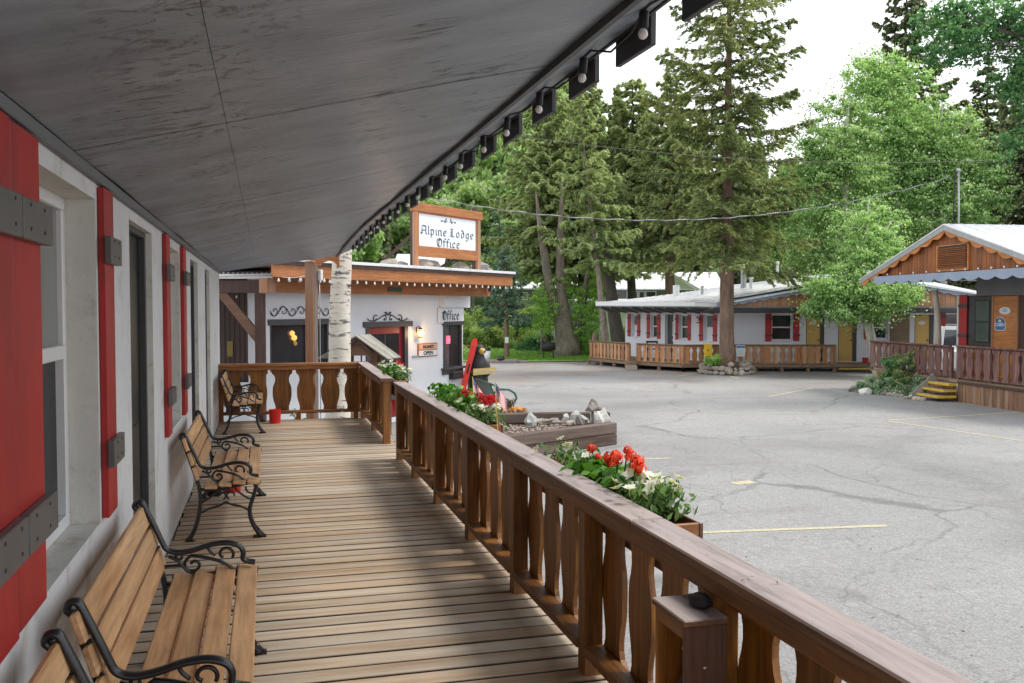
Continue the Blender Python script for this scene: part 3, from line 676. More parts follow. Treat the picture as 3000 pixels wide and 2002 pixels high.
def bench(y0,L,label,tilt=0):
    t=thing('park_bench',label,'bench',(-.05,y0,0),tilt,'cast iron and timber benches along the porch wall')
    T0=Matrix.Translation((.0,y0,0)); Rz=Matrix.Translation((-.3,y0+L/2,0))@Matrix.Rotation(tilt,4,'Z')@Matrix.Translation((.3,-(y0+L/2),0))
    for yy in (y0+.06,y0+L-.06): inst('iron_end',IE,t,Rz@Matrix.Translation((0,yy,0)))
    sm=slat_mesh(L,.088,.026)
    for (x,z,a) in SEAT: inst('seat_slat',sm,t,Rz@Matrix.Translation((x,y0+L/2,z))@Matrix.Rotation(a,4,'Y'))
    bm2=slat_mesh(L,.094,.024)
    for (x,z) in BACK: inst('back_slat',bm2,t,Rz@Matrix.Translation((x,y0+L/2,z))@Matrix.Rotation(R(73),4,'Y'))
    # iron straps round each slat end
    for yy in (y0+.035,y0+L-.035):
        for (x,z,a) in SEAT:
            q=Rz@Matrix.Translation((x,yy,z))@Matrix.Rotation(a,4,'Y')
            mb=MB(q); mb.bb(-.049,-.006,-.016,-.045,.006,.016); mb.bb(-.049,-.006,-.018,.049,.006,-.014); mb.bb(.045,-.006,-.016,.049,.006,.016); mb.build('bracket',P_IRON,t)
        for (x,z) in BACK:
            q=Rz@Matrix.Translation((x,yy,z))@Matrix.Rotation(R(73),4,'Y')
            mb=MB(q); mb.bb(-.053,-.006,-.016,-.049,.006,.016); mb.bb(-.053,-.006,-.018,.053,.006,-.014); mb.bb(.049,-.006,-.016,.053,.006,.016); mb.build('bracket',P_IRON,t)
    return t
bench(1.25,1.52,'nearest bench at the bottom corner of the porch, only its back end showing')
bench(2.93,1.60,'bench with knotty orange slats, second along the wall, nearest whole seat')
bench(6.72,1.60,'middle bench standing between the second window and second doorway')
bench(12.36,1.38,'farthest bench, against the end railing beside the red bucket')
# red cans under and beside benches
def bucket(x,y,r,h,label):
    t=thing('red_bucket',label,'bucket',(x,y,0)); MB().lathe([(r*.93,.0),(r*.93,.004),(r,h*.97),(r*1.04,h),(r*.96,h),(r*.88,.02)],(x,y,0),20).build('body',P_REDBUCKET,t,smooth=True); return t
b1=bucket(.115,13.45,.085,.20,'red bucket on the planks by the end railing')
bucket(-.30,8.55,.075,.17,'red can behind the middle bench by the wall')
t=thing('black_can','small black can on the deck behind the middle bench','can',(-.45,8.4,0)); MB().lathe([(.06,0),(.06,.12),(.05,.13)],(-.45,8.4,0),14).build('body',P_BLACK,t,smooth=True)
# ------------------------------------------------------------------ extinguisher box on the near rail
W_BOXD=wood('box_dark_stain',(.05,.02,.012),(.15,.06,.035),'Z',.8,.5,.1)
t=thing('extinguisher_box','brown wooden box fixed inside the near railing around an extinguisher','box',(1.27,2.5,.2))
x0,x1,y0,y1,z0,z1=1.215,1.356,2.50,2.72,.12,.685
MB().bb(x0-.01,y0-.01,z1,x1,y1+.01,z1+.022,.004).build('lid',W_RTOP,t)
MB().bb(x0,y0,z0,x1,y0+.02,z1-.001,.003).build('side_panel',W_BOXD,t); MB().bb(x0,y1-.02,z0,x1,y1,z1-.001,.003).build('side_panel',W_RAIL,t)
MB().bb(x1-.02,y0+.021,z0,x1,y1-.021,z1-.001,.003).build('back_panel',W_RAIL,t); MB().bb(x0,y0+.021,z0,x1-.021,y1-.021,z0+.02,.003).build('bottom_panel',W_RAIL,t)
MB().bb(x0,y0+.021,z1-.045,x0+.018,y1-.021,z1-.001,.003).build('front_strip',W_RAILX,t)
t=thing('fire_extinguisher','red fire extinguisher with silver valve inside the wooden box','extinguisher',(1.26,2.42,.14))
MB().lathe([(.050,.141),(.064,.15),(.064,.42),(.055,.46),(.03,.485),(.02,.50)],(1.285,2.585,0),16).build('cylinder',P_REDBUCKET,t,smooth=True)
MB().lathe([(.018,.50),(.022,.505),(.022,.545),(.014,.55)],(1.285,2.585,0),12).build('valve',P_CHROME,t,smooth=True)
MB().beam((1.285,2.50,.552),(1.27,2.62,.575),.018,.01).build('lever',P_CHROME,t)
MB().tube([(1.275,2.54,.52),(1.25,2.58,.50),(1.235,2.60,.44),(1.232,2.59,.34),(1.235,2.575,.25)],.009,7).build('hose',P_BLACK,t,smooth=True)
solo('dark_stone',MB().rock((1.315,2.60,.728),(.03,.05,.022),3,3,.22),P_BLACK,'dark rough stone lying on top of the wooden extinguisher box','stone',(1.295,2.6,.735),smooth=True)
# ================================================================== office building
class Frame:
    def __init__(s,o,u):
        s.o=Vector((o[0],o[1],0)); u=Vector((u[0],u[1],0)).normalized(); s.u=u; s.b=Vector((-u.y,u.x,0))
        s.M=Matrix(((u.x,s.b.x,0,o[0]),(u.y,s.b.y,0,o[1]),(0,0,1,0),(0,0,0,1))); s.rz=math.atan2(u.y,u.x)
    def w(s,x,y,z): return s.o+s.u*x+s.b*y+Vector((0,0,z))
    def l(s,px,py,c=0.0):
        "local (x,z) where the survey bearing meets the plane y=c"
        ray=_f*FPX+_r*(px-1500)-_u*(py-1001); C0=Vector((0,0,EYE))
        t=((s.o+s.b*c-C0).dot(s.b))/ray.dot(s.b); p=C0+ray*t; return ((p-s.o).dot(s.u),p.z)
OF=Frame((2.02,20.38),(.733,.683))
office=thing('office_building','low white stucco lodge office with flat orange-beamed roof beyond the porch','building',(OF.w(1,0,G)),OF.rz)
def ob(x0,y0,z0,x1,y1,z1,c=.004,F=OF): return MB(F.M).bb(x0,y0,z0,x1,y1,z1,c)
xc=OF.l(1288,950)[0]; xl=OF.l(728,950)[0]
xd0,xd1=OF.l(1082,970)[0],OF.l(1185,970)[0]
xw0,xw1=OF.l(790,950)[0],OF.l(966,950)[0]
zt=2.02
# wall with door and window openings
mb=MB(OF.M)
ops=[(xd0-.1,xd1+.1,-.9,1.27),(xw0,xw1,.38,1.30)]
xs=sorted({xl,xc}|{o[0] for o in ops}|{o[1] for o in ops}); zs_=sorted({G,zt}|{o[2] for o in ops}|{o[3] for o in ops})
for i in range(len(xs)-1):
    for j in range(len(zs_)-1):
        a=(xs[i]+xs[i+1])/2;b=(zs_[j]+zs_[j+1])/2
        if any(o[0]<a<o[1] and o[2]<b<o[3] for o in ops): continue
        mb.quad((xs[i],0,zs_[j]),(xs[i+1],0,zs_[j]),(xs[i+1],0,zs_[j+1]),(xs[i],0,zs_[j+1]))
for o in ops:
    a,b,c,d=o; k=.22
    mb.quad((a,0,c),(a,k,c),(a,k,d),(a,0,d)); mb.quad((b,0,d),(b,k,d),(b,k,c),(b,0,c)); mb.quad((a,0,d),(b,0,d),(b,k,d),(a,k,d)); mb.quad((a,0,c),(a,k,c),(b,k,c),(b,0,c))
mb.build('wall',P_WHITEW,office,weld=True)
# corner bay that turns toward the lot
bo=OF.w(xc,0,0); BF=Frame((bo.x,bo.y),(.62,.785))
bx1=BF.l(1356,1000)[0]; zb=BF.l(1320,902)[1]
bw0,bw1=BF.l(1298,1000)[0],BF.l(1351,1000)[0]; bz0=.14; bz1=BF.l(1320,953)[1]
mb=MB(BF.M)
xs=[0,bw0,bw1,bx1]; zz_=[G,bz0,bz1,zt]
for i in range(3):
    for j in range(3):
        if i==1 and j==1: continue
        mb.quad((xs[i],0,zz_[j]),(xs[i+1],0,zz_[j]),(xs[i+1],0,zz_[j+1]),(xs[i],0,zz_[j+1]))
mb.quad((bx1,0,G),(bx1,3,G),(bx1,3,zt),(bx1,0,zt))
mb.quad((bw0,0,bz0),(bw0,.3,bz0),(bw0,.3,bz1),(bw0,0,bz1)); mb.quad((bw1,0,bz1),(bw1,.3,bz1),(bw1,.3,bz0),(bw1,0,bz0))
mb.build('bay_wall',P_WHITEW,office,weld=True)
MB(BF.M).bb(-.02,-.16,zb,bx1+.12,.02,zt-.01,.006).build('bulkhead',P_WHITEW,office)
# interior backing so the glass has a dark room behind it
MB(OF.M).bb(xl,2.2,G,xc,2.25,zt).build('inner_wall',P_DARK,office)
# door
dr=ob(xd0-.09,.03,-.9,xd0,.16,1.21).build('door_frame',P_DKGREY,office)
ob(xd1,-.01,-.9,xd1+.13,.16,1.21).build('door_frame',P_DKGREY,office); ob(xd0-.13,-.03,-.9,xd0-.02,.02,1.21).build('door_trim',P_DKGREY,office)
ob(xd0-.22,-.05,1.211,xd1+.26,.03,1.335).build('door_header',P_DKGREY,office)
rd=P_REDDOOR
dl=ob(xd0,.06,1.05,xd1,.10,1.21).build('door',rd,office)
ob(xd0,.06,-.88,xd0+.11,.10,1.049).build('stile',rd,dl); ob(xd1-.13,.06,-.88,xd1,.10,1.049).build('stile',rd,dl); ob(xd0+.111,.06,-.88,xd1-.131,.10,-.55).build('bottom_rail',rd,dl)
ob(xd0+.111,.075,-.549,xd1-.131,.085,1.049,0).build('pane',GL_DARK,dl)
for fx_ in (.5,): ob(xd0+.11+(xd1-xd0-.24)*fx_-.014,.062,-.55,xd0+.11+(xd1-xd0-.24)*fx_+.014,.074,1.05,.002).build('muntin',P_DKGREY,dl)
for z in (-.1,.42): ob(xd0+.11,.060,z,xd1-.13,.073,z+.03,.002).build('muntin',P_DKGREY,dl)
MB(OF.M).lathe([(.02,0),(.02,.05),(.035,.07),(.02,.1)],(xd1-.07,.06,.02),10,(0,-1,0)).build('handle',P_CHROME,dl,smooth=True)
# left window
wf=ob(xw0-.05,-.03,1.30,xw1+.06,.05,1.42).build('window_header',P_DKGREY,office)
for x in (xw0,xw0+(xw1-xw0)*.60,xw1-.06): ob(x,.02,.385,x+.06,.12,1.299).build('window_frame',P_DKGREY,office)
ob(xw0+.061,.08,.385,xw1-.061,.09,1.299,0).build('pane',GL_DARK,office)
la=thing('window_lamp','small lit amber lamp glowing behind the dark office window','lamp',OF.w(xw0+(xw1-xw0)*.4,.05,.9),OF.rz)
for (px,py,r_) in ((856,977,.055),(862,990,.06),(864,1007,.05)):
    lx,lz=OF.l(px,py,.05); MB(OF.M).lathe([(.01,-r_),(r_*.8,-r_*.6),(r_,0),(r_*.8,r_*.6),(.01,r_)],(lx,.05,lz),10).build('shade',WARM2 if r_>.05 else P_TAN,la,smooth=True)
# bay window
ob(bw0-.07,-.05,bz1,bw1+.08,.04,bz1+.10,.004,BF).build('window_header',P_DKGREY,office)
for (a,b) in ((bw0,bw0+.07),(bw1-.07,bw1)): ob(a,-.03,bz0,b,.10,bz1-.001,.003,BF).build('window_frame',P_DKGREY,office)
xm=BF.l(1322,1000)[0]
ob(bw0+.071,.05,bz0+.01,xm,.06,bz1-.002,0,BF).build('pane',GL_SKY,office); ob(xm+.001,.03,bz0+.01,bw1-.071,.05,bz1-.002,.002,BF).build('dark_panel',P_DARK,office)
ob(bw0-.12,-.12,bz0-.05,bw1+.12,.05,bz0-.001,.004,BF).build('window_sill',P_DKGREY,office); ob(bw0-.07,-.04,bz0-.17,bw1+.04,.0,bz0-.051,.004,BF).build('sill_apron',P_DKGREY,office)
a,_=BF.l(1315,1100); b,_=BF.l(1344,1100)
t=thing('drop_box','dark metal key drop box under the office side window','box',BF.w((a+b)/2,-.1,-.1),BF.rz)
z1_=BF.l(1330,1094,-.1)[1]; z0_=BF.l(1330,1112,-.1)[1]
bb_=ob(a,-.14,z0_,b,-.001,z1_,.006,BF).build('body',P_DARK,t); ob(a-.01,-.15,z1_+.001,b+.01,-.001,z1_+.025,.004,BF).build('lid',P_DKGREY,t)
MB(BF.M).lathe([(.012,0),(.014,.01)],((a+b)/2,-.14,(z0_+z1_)/2),8,(0,-1,0)).build('lock',P_CHROME,t)
# black-letter writing drawn with a broad nib
GLY={'A':(5.0,[[(0,.4),(.9,1),(1,4.6),(1.9,5.7),(3.1,6.4),(3.9,5.6),(3.9,.7),(4.5,.1)],[(1,2.8),(3.9,3.1)],[(.1,4.8),(.7,6),(1.9,6.5),(3.0,6.2)],[(0,1.2),(.6,.3),(1.6,.7)]]),
'l':(2.0,[[(1,6.6),(1,.6),(1.6,.1)],[(.5,6.2),(1,6.6)]]),'p':(4.0,[[(.4,3.7),(1,4.2),(1,-2.2)],[(1,3.6),(2,4.2),(3,3.4),(3,.8),(2,0),(1,.5)]]),
'i':(2.0,[[(.4,3.7),(1,4.1),(1,.6),(1.6,.1)],[(.9,5.3),(1.2,5.7)]]),'n':(4.1,[[(.4,3.7),(1,4.1),(1,.5),(1.3,.1)],[(1,3.6),(2.2,4.2),(3,3.5),(3,.6),(3.6,.1)]]),
'e':(3.9,[[(3,2.7),(3,3.5),(2,4.2),(1,3.4),(1,.9),(2,0),(3.1,.7)],[(1,1.9),(3,2.7)]]),'o':(4.1,[[(2,4.2),(1,3.4),(1,.8),(2,0),(3,.8),(3,3.4),(2,4.2)]]),
'd':(4.1,[[(1.1,6.3),(2.5,5.2),(3.1,3.6),(3.1,.8),(2,0),(1,.8),(1,3.1),(2,3.9),(3.1,3.3)]]),'g':(4.1,[[(3,3.5),(2,4.2),(1,3.4),(1,1),(2,.2),(3,.9)],[(3,4.1),(3,-1),(2,-2.1),(.9,-1.4)],[(3,4),(3.6,4.3)]]),
'f':(2.8,[[(.8,-.3),(1,.4),(1,5.5),(1.8,6.5),(2.6,6.0)],[(.2,4.1),(2.3,4.1)]]),'c':(3.6,[[(3,3.3),(2.2,4.2),(1,3.4),(1,.9),(2,0),(3,.7)]]),
'L':(4.8,[[(.3,5.9),(1.6,6.5),(2.0,6.0),(2.0,.9)],[(.1,.4),(.9,.9),(2.0,.7),(3.2,0),(4.3,1.1)],[(1.1,4.8),(1.1,1.6)],[(2.0,5.9),(2.9,6.5)]]),
'O':(5.4,[[(2.6,6.5),(1.2,5.6),(.7,3.4),(1.1,1.2),(2.6,0),(4.1,.9),(4.6,3.2),(4.2,5.3),(2.6,6.5)],[(2.1,5.7),(2.1,.9)],[(2.1,5.4),(3.2,4.8)],[(.3,4.5),(.8,5.8)]]),' ':(2.2,[])}
def blackletter(word,h,M,parent,mat=P_INK,xs=1.0,fit=None):
    s_=h/6.5; W=sum(GLY[c][0] for c in word); xs=fit/(W*s_) if fit else xs; x=-W/2; nib=Vector((math.cos(R(38)),0,math.sin(R(38))))*.56; mb=MB(M)
    for c in word:
        for st in GLY[c][1]:
            for (a,b) in zip(st[:-1],st[1:]):
                A=Vector(((x+a[0])*xs,0,a[1]-3)); B=Vector(((x+b[0])*xs,0,b[1]-3)); ext=(B-A).normalized()*.08; A-=ext;B+=ext
                q=[(A-nib)*s_,(A+nib)*s_,(B+nib)*s_,(B-nib)*s_]
                if (q[1]-q[0]).cross(q[2]-q[1]).y>0: q=q[::-1]
                mb.add(q+[p+Vector((0,.003,0)) for p in q],[(0,1,2,3),(7,6,5,4),(0,4,5,1),(1,5,6,2),(2,6,7,3),(3,7,4,0)])
        x+=GLY[c][0]
    return mb.build('lettering',mat,parent)
# 'Office' panel above the bay window
a,zA=BF.l(1296,912,-.19); b,zB=BF.l(1347,938,-.19)
pn=thing('office_panel_sign','white panel reading Office in black-letter above the side window','sign',BF.w((a+b)/2,-.18,(zA+zB)/2),BF.rz)
a0_,zp0=BF.l(1285,903,-.03); b0_,zp1=BF.l(1357,946,-.03)
ob(a0_,-.05,zp1,b0_,-.001,zp0,.003,BF).build('panel',P_WHITEW,pn)
a,zA=BF.l(1296,911,-.06); b,zB=BF.l(1346,939,-.06)
blackletter('Office',(zA-zB)*.95,BF.M@Matrix.Translation(((a+b)/2,-.062,(zA+zB)/2)),pn,fit=b-a)
# neon open
lx,lz=BF.l(1314,996,.02)
nn=thing('neon_open_sign','glowing pink-red neon OPEN sign in the office side window','sign',BF.w(lx,.02,lz),BF.rz)
MB(BF.M).bb(lx-.10,.025,lz-.10,lx+.10,.035,lz+.10,.002).build('backing',P_PINK if False else NEON,nn)
text('OPEN',.085,P_SIGNW,BF.w(lx,.018,lz-.01),BF.u,(0,0,1),nn)
# lantern
lx,_=OF.l(1219,975); zl1=OF.l(1219,961)[1]; zl0=OF.l(1219,989)[1]
ln=thing('wall_lantern','lit carriage lantern beside the red office door','lamp',OF.w(lx,-.1,(zl0+zl1)/2),OF.rz)
h_=zl1-zl0
MB(OF.M).lathe([(.10,h_*.70),(.085,h_*.78),(.03,h_*.98),(.012,h_*1.05)],(lx,-.13,zl0),8).build('cap',P_IRON,ln)
MB(OF.M).lathe([(.055,0),(.06,.02),(.085,h_*.70)],(lx,-.13,zl0+.03),6).build('glass',WARM,ln)
MB(OF.M).lathe([(.06,0),(.065,.025),(.02,.03)],(lx,-.13,zl0),6).build('base',P_IRON,ln)
for k in range(6):
    q=k*PI/3; MB(OF.M).tube([(lx+.062*math.cos(q),-.13+.062*math.sin(q),zl0+.03),(lx+.09*math.cos(q),-.13+.09*math.sin(q),zl0+h_*.72)],.006,4).build('bar',P_IRON,ln)
MB(OF.M).tube([(lx,0,zl0+h_*.5),(lx,-.03,zl0+h_*1.1),(lx,-.10,zl0+h_*1.12),(lx,-.13,zl0+h_*1.02)],.012,6).build('bracket',P_IRON,ln)
pl_=bpy.data.lights.new('lantern_bulb','POINT'); pl_.energy=9; pl_.color=(1,.6,.28); pl_.shadow_soft_size=.05; po=bpy.data.objects.new('lantern_bulb',pl_); link(po); po.location=OF.w(lx,-.24,zl0+h_*.4)
# vacancy / open board
a,z1_=OF.l(1222,1007); b,z0_=OF.l(1279,1043)
vs_=thing('vacancy_sign','framed two-line sign reading VACANCY and OPEN on the office wall','sign',OF.w((a+b)/2,-.02,(z0_+z1_)/2),OF.rz); zm_=(z0_+z1_)/2
W_=b-a
ob(a,-.03,z0_,b,-.004,z1_,.004).build('backboard',W_ORANGE,vs_)
ob(a+.025,-.04,zm_+.01,b-.025,-.031,z1_-.025,.002).build('upper_panel',P_PINK,vs_); ob(a+.025,-.04,z0_+.025,b-.025,-.031,zm_-.01,.002).build('lower_panel',P_FRAME,vs_)
text('VACANCY',.10,P_DARK,OF.w((a+b)/2,-.044,(zm_+z1_)/2-.008),OF.u,(0,0,1),vs_,xs=.92,bold=.004); text('OPEN',.125,P_INK,OF.w((a+b)/2,-.044,(zm_+z0_)/2+.005),OF.u,(0,0,1),vs_,xs=1.18,bold=.004)
a,z=OF.l(1207,1045); b,_=OF.l(1228,1045)
solo('wall_slot',ob(a,-.03,z-.03,b,-.001,z+.02),P_BLUEG,'small blue-grey bar fixed below the lantern by the office door','wall plate',OF.w((a+b)/2,-.02,z))
# iron scrolls
def scroll(name,label,F,pts_list,mat=P_IRON,r_=.011,y=-.02):
    t=thing(name,label,'ironwork',F.w(pts_list[0][0][0],y,pts_list[0][0][1]),F.rz); mb=MB(F.M)
    for p in pts_list: mb.tube([(q[0],y,q[1]) for q in p],r_,6)
    mb.build('scrollwork',mat,t,smooth=True); return t
a,z0_=OF.l(1075,943); b,z1_=OF.l(1192,914); cxx=(a+b)/2; w_=(b-a)/2; H_=z1_-z0_
L=[]
for sg in (-1,1):
    f=lambda x,z: (cxx+sg*x*w_, z0_+z*H_)
    L.append([f(*p) for p in smooth([(0.02,.72),(.22,.66),(.40,.36),(.60,.10),(.78,.06),(.92,.12),(1.0,.32)],2)])
    sp=spiral((0,0),.42*H_,.10*H_,2.4,-3.6,14); L.append([(cxx+sg*(.62*w_+p[0]),z0_+.30*H_+p[1]) for p in sp])
    sp=spiral((0,0),.36*H_,.08*H_,.8,6.6,14); L.append([(cxx+sg*(.16*w_+p[0]),z0_+.30*H_+p[1]) for p in sp])
    L.append([f(*p) for p in smooth([(.02,.62),(.05,.85),(.10,1.0),(.16,.92),(.12,.84)],1)])
scroll('door_scroll','black iron scroll ornament over the red office door',OF,L)
a,z0_=OF.l(790,932); b,z1_=OF.l(965,905); L=[]; n=7
for k in range(n):
    xx=a+(b-a)*(k+.5)/n; rr_=(b-a)/n*.5; sg=1 if k%2 else -1
    L.append([(xx+p[0],z0_+.13+sg*p[1]) for p in spiral((0,0),rr_*.95,rr_*.2,2.8,-3.4,14)]); L.append([(xx-rr_,z0_+.13),(xx-rr_*.3,z0_+.13+sg*.10),(xx+rr_*.6,z0_+.13+sg*.06),(xx+rr_,z0_+.13)])
scroll('window_scroll','long dark iron scroll frieze above the dark office window',OF,L,P_IRON,.008)
# roof: eave 1.3 m in front of the facade
c_=-1.3; ex0=OF.l(803,790,c_)[0]; ex1=OF.l(1506,820,c_)[0]; zr=2.50
ob(ex0,c_,zr-.075,ex1,c_+.03,zr-.005,.003).build('drip_board',W_DBROWN,office)
ob(ex0,c_+.031,zr-.30,ex1-.02,c_+.075,zr-.06,.004).build('fascia_beam',W_ORANGE,office)
ob(ex0-.05,c_-.03,zr-.004,ex1+.04,6.5,zr+.055,.004).build('metal_roofing',P_ROOFW,office)
ob(ex1-.065,c_+.08,zr-.30,ex1-.02,5.5,zr-.06,.004).build('side_fascia',W_ORANGE,office)
ob(ex0,c_+.08,zr-.10,ex1-.07,6.2,zr-.065,0).build('roof_soffit',W_BROWNX,office)
bxe=OF.l(1432,860,-.45)[0]
bx0_=OF.l(806,850,-.5)[0]
ob(bx0_,-.5,zr-.56,bxe,-.36,zr-.101,.006).build('plate_beam',W_ORANGE,office)
ob(OF.l(781,850,-.9)[0],-.92,zr-.58,OF.l(805,850,-.9)[0],-.70,zr-.31,.004).build('beam_end',W_ORANGEZ,office)
ob(OF.l(806,850)[0],-.30,zt+.001,xc+.1,-.001,zr-.11,0).build('frieze',W_BROWNX,office)
a,z1_=OF.l(1137,842,-.51); b,z0_=OF.l(1178,856,-.51)
solo('green_plaque',ob(a,-.52,z0_,b,-.505,z1_,.002),paint('plaque_green',(.05,.075,.045),.6,.2,5),'small dull green plate on the orange beam over the office door','plate',OF.w((a+b)/2,-.51,(z0_+z1_)/2))
sl=thing('office_string_lights','string of small round bulbs along the office roof fascia','string lights',OF.w(ex0,c_,zr-.33),OF.rz)
sb=MB().lathe([(.003,-.034),(.016,-.028),(.021,-.014),(.017,0),(.010,.010),(.010,.026)],(0,0,0),8).mesh('bulb',BULB,smooth=True)
xx=ex0+.1; pts=[]
while xx<ex1+.05:
    inst('bulb',sb,sl,Matrix.Translation(OF.w(xx,c_-.005,zr-.345+random.uniform(-.008,.008)))@Matrix.Scale(1.15,4)); pts.append((xx,c_,zr-.305)); pts.append((xx+.12,c_,zr-.315)); xx+=.262
MB(OF.M).tube(pts,.004,4).build('wire',P_BLACK,sl)
lx,lz=OF.l(1420,850,-.42)
t=thing('glass_globe_lamp','clear glass globe lamp hanging at the corner of the office eave','lamp',OF.w(lx,-.6,lz),OF.rz); MB(OF.M).lathe([(.01,-.07),(.05,-.05),(.07,0),(.05,.05),(.025,.075)],(lx,-.6,lz),12).build('globe',GL_SKY,t,smooth=True); MB(OF.M).lathe([(.03,.07),(.03,.12),(.01,.14)],(lx,-.6,lz),10).build('cap',P_IRON,t)
# stones lying on the roof
for k,(px,py,r_) in enumerate(((1142,768,.17),(1168,772,.12),(1197,775,.14),(1238,770,.22),(1268,778,.20),(1290,780,.13),(1350,788,.18),(1418,790,.22),(1445,793,.13))):
    lx,lz=OF.l(px,py,-.35); q=OF.w(lx,-.35+.1*(k%3),zr+.055+r_*.45)
    solo('roof_stone',MB().rock(q,(r_*1.2,r_,r_*.75),k+3,2,.3),[P_STONE,P_STONEG,P_STONE][k%3],['pale rounded stone at the left end of the row on the office roof','small pale stone, second from the left on the office roof','dark grey stone just left of the roof sign post','largest tan stone under the left half of the roof sign','grey stone under the middle of the roof sign','small dark stone under the roof sign, right of the middle','flat tan stone right of the slanting brace under the sign','tan stone at the foot of the right sign post','low grey stone, last one right of the sign'][k],'stone',q,'stones weighting the office roof')
# big roof sign
c2=-.55; sa,szt=OF.l(1210,603,c2); sb_,_=OF.l(1410,612,c2)
sg_=thing('lodge_sign','white board reading Alpine Lodge Office in an orange timber frame on the roof','sign',OF.w((sa+sb_)/2,c2,zr),OF.rz)
zT=OF.l(1300,606,c2)[1]; zB=OF.l(1300,757,c2)[1]; pa=OF.l(1212,700,c2)[0]; pb=OF.l(1396,700,c2)[0]
ob(sa-.05,c2-.05,zT-.20,sb_+.0,c2+.05,zT,.006).build('top_beam',W_ORANGE,sg_)
ob(pa,c2-.04,zr+.05,pa+.13,c2+.04,zT-.201,.006).build('sign_post',W_ORANGEZ,sg_); ob(pb,c2-.04,zr+.05,pb+.13,c2+.04,zT-.201,.006).build('sign_post',W_ORANGEZ,sg_)
ob(pb-.01,c2+.045,zr+.05,pb+.13,c2+.13,zT+.11,.006).build('back_post',W_DBROWN,sg_); ob(pa+.02,c2+.045,zr+.05,pa+.15,c2+.13,zT-.02,.006).build('back_post',W_DBROWN,sg_)
ob(pa+.131,c2-.045,zB,pb-.001,c2+.04,zB+.24,.006).build('bottom_beam',W_ORANGE,sg_)
fr_=.045
for (x0,z0,x1,z1) in ((pa+.131,zB+.241,pa+.131+fr_,zT-.202),(pb-.001-fr_,zB+.241,pb-.001,zT-.202),(pa+.132+fr_,zT-.202-fr_*.7,pb-.002-fr_,zT-.202)):
    ob(x0,c2-.02,z0,x1,c2+.02,z1,.002).build('inner_frame',W_ORANGE,sg_)
bdx0,bdx1,bdz0,bdz1=pa+.132+fr_,pb-.002-fr_,zB+.241,zT-.204-fr_*.7
ob(bdx0,c2-.005,bdz0,bdx1,c2+.012,bdz1,.001).build('board',P_SIGNW,sg_)
cx_=(bdx0+bdx1)/2; hh=bdz1-bdz0
blackletter('Alpine Lodge',hh*.265,OF.M@Matrix.Translation((cx_,c2-.010,bdz0+hh*.50)),sg_,fit=(bdx1-bdx0)*.93)
blackletter('Office',hh*.27,OF.M@Matrix.Translation((cx_,c2-.010,bdz0+hh*.155)),sg_,fit=(bdx1-bdx0)*.42)
mb=MB(OF.M)
for sgn in (-1,1):
    for (dx,dz,r_) in ((.11,.055,.026),(.16,-.03,.026),(.33,.0,.02),(.09,.045,.018),(.07,-.01,.02),(.15,.0,.022),(.17,-.02,.018),(.145,-.025,.02),(.27,.0,.014),(.31,-.02,.015),(.20,-.005,.008),(.24,.01,.007),(.285,-.022,.012)):
        k=hh/.85; mb.lathe([(r_*k,0),(r_*k,.003)],(cx_+sgn*dx*k,c2-.006,bdz0+hh*.86+dz*k),7,(0,-1,0))
    mb.tube([(cx_+sgn*x*hh,c2-.008,bdz0+hh*(.86+z)) for x,z in ((.10,.0),(.17,.03),(.24,-.01),(.30,.02),(.36,-.02))],.0045,4)
mb.build('floral_ornament',P_INK,sg_)
MB(OF.M).beam((pa-.42,c2+.75,zr+.06),(pa+.06,c2+.12,zT-.75),.07,.07).build('brace',W_DBROWN,sg_)
MB(OF.M).beam((pb-.75,c2+.8,zr+.06),(pb-.10,c2+.12,zB+.25),.07,.07).build('brace',W_DBROWN,sg_)
# ------------------------------------------------------------------ covered annex left of the office
AN=Frame(V(0,17.4)[:2],(math.cos(YAW),-math.sin(YAW)))
annex=thing('annex_shelter','dark timber shelter with white metal roof between porch end and office','building',AN.w(-5,0,G),AN.rz)
def ax_(px,c=0): return AN.l(px,950,c)[0]
def az_(py,c=0): return AN.l(700,py,c)[1]
A0=ax_(560)
MB(AN.M).bb(A0,-.25,az_(817,-.25),ax_(800,-.25),-.2,az_(808,-.25),.003).build('eave_trim',P_FRAME,annex)
MB(AN.M).hexa([(A0,-.3,az_(812,-.3)+.01),(ax_(801,-.3),-.3,az_(808,-.3)+.01),(ax_(801,-.3),3,az_(778,-.3)+.25),(A0,3,az_(812,-.3)+.4),(A0,-.3,az_(812,-.3)+.04),(ax_(801,-.3),-.3,az_(808,-.3)+.04),(ax_(801,-.3),3,az_(778,-.3)+.29),(A0,3,az_(812,-.3)+.44)]).build('metal_roofing',P_ROOFW,annex)
for px in range(600,800,14):
    x=ax_(px,-.3); MB(AN.M).beam((x,-.3,az_(808,-.3)+.05),(x,.5,az_(808,-.3)+.14),.02,.02).build('roof_rib',P_ROOFW,annex)
MB(AN.M).bb(A0,-.18,az_(859),ax_(779),-.02,az_(822),.006).build('beam',W_DBROWN,annex)
MB(AN.M).bb(ax_(753),-.16,G,ax_(779),.0,az_(860),.006).build('timber_post',W_DBROWN,annex)
MB(AN.M).beam((ax_(640),-.1,az_(838)),(ax_(772),-.1,az_(1005)),.11,.17).build('brace',W_BROWNX,annex)
c3=1.6
MB(AN.M).bb(ax_(600,c3),c3,G,ax_(726,c3),c3+.05,2.4,0).build('board_wall',W_DBROWN,annex)
MB(AN.M).bb(ax_(726,c3),c3,G,ax_(775,c3),c3+.05,2.4,0).build('stucco_wall',P_WHITEW,annex)
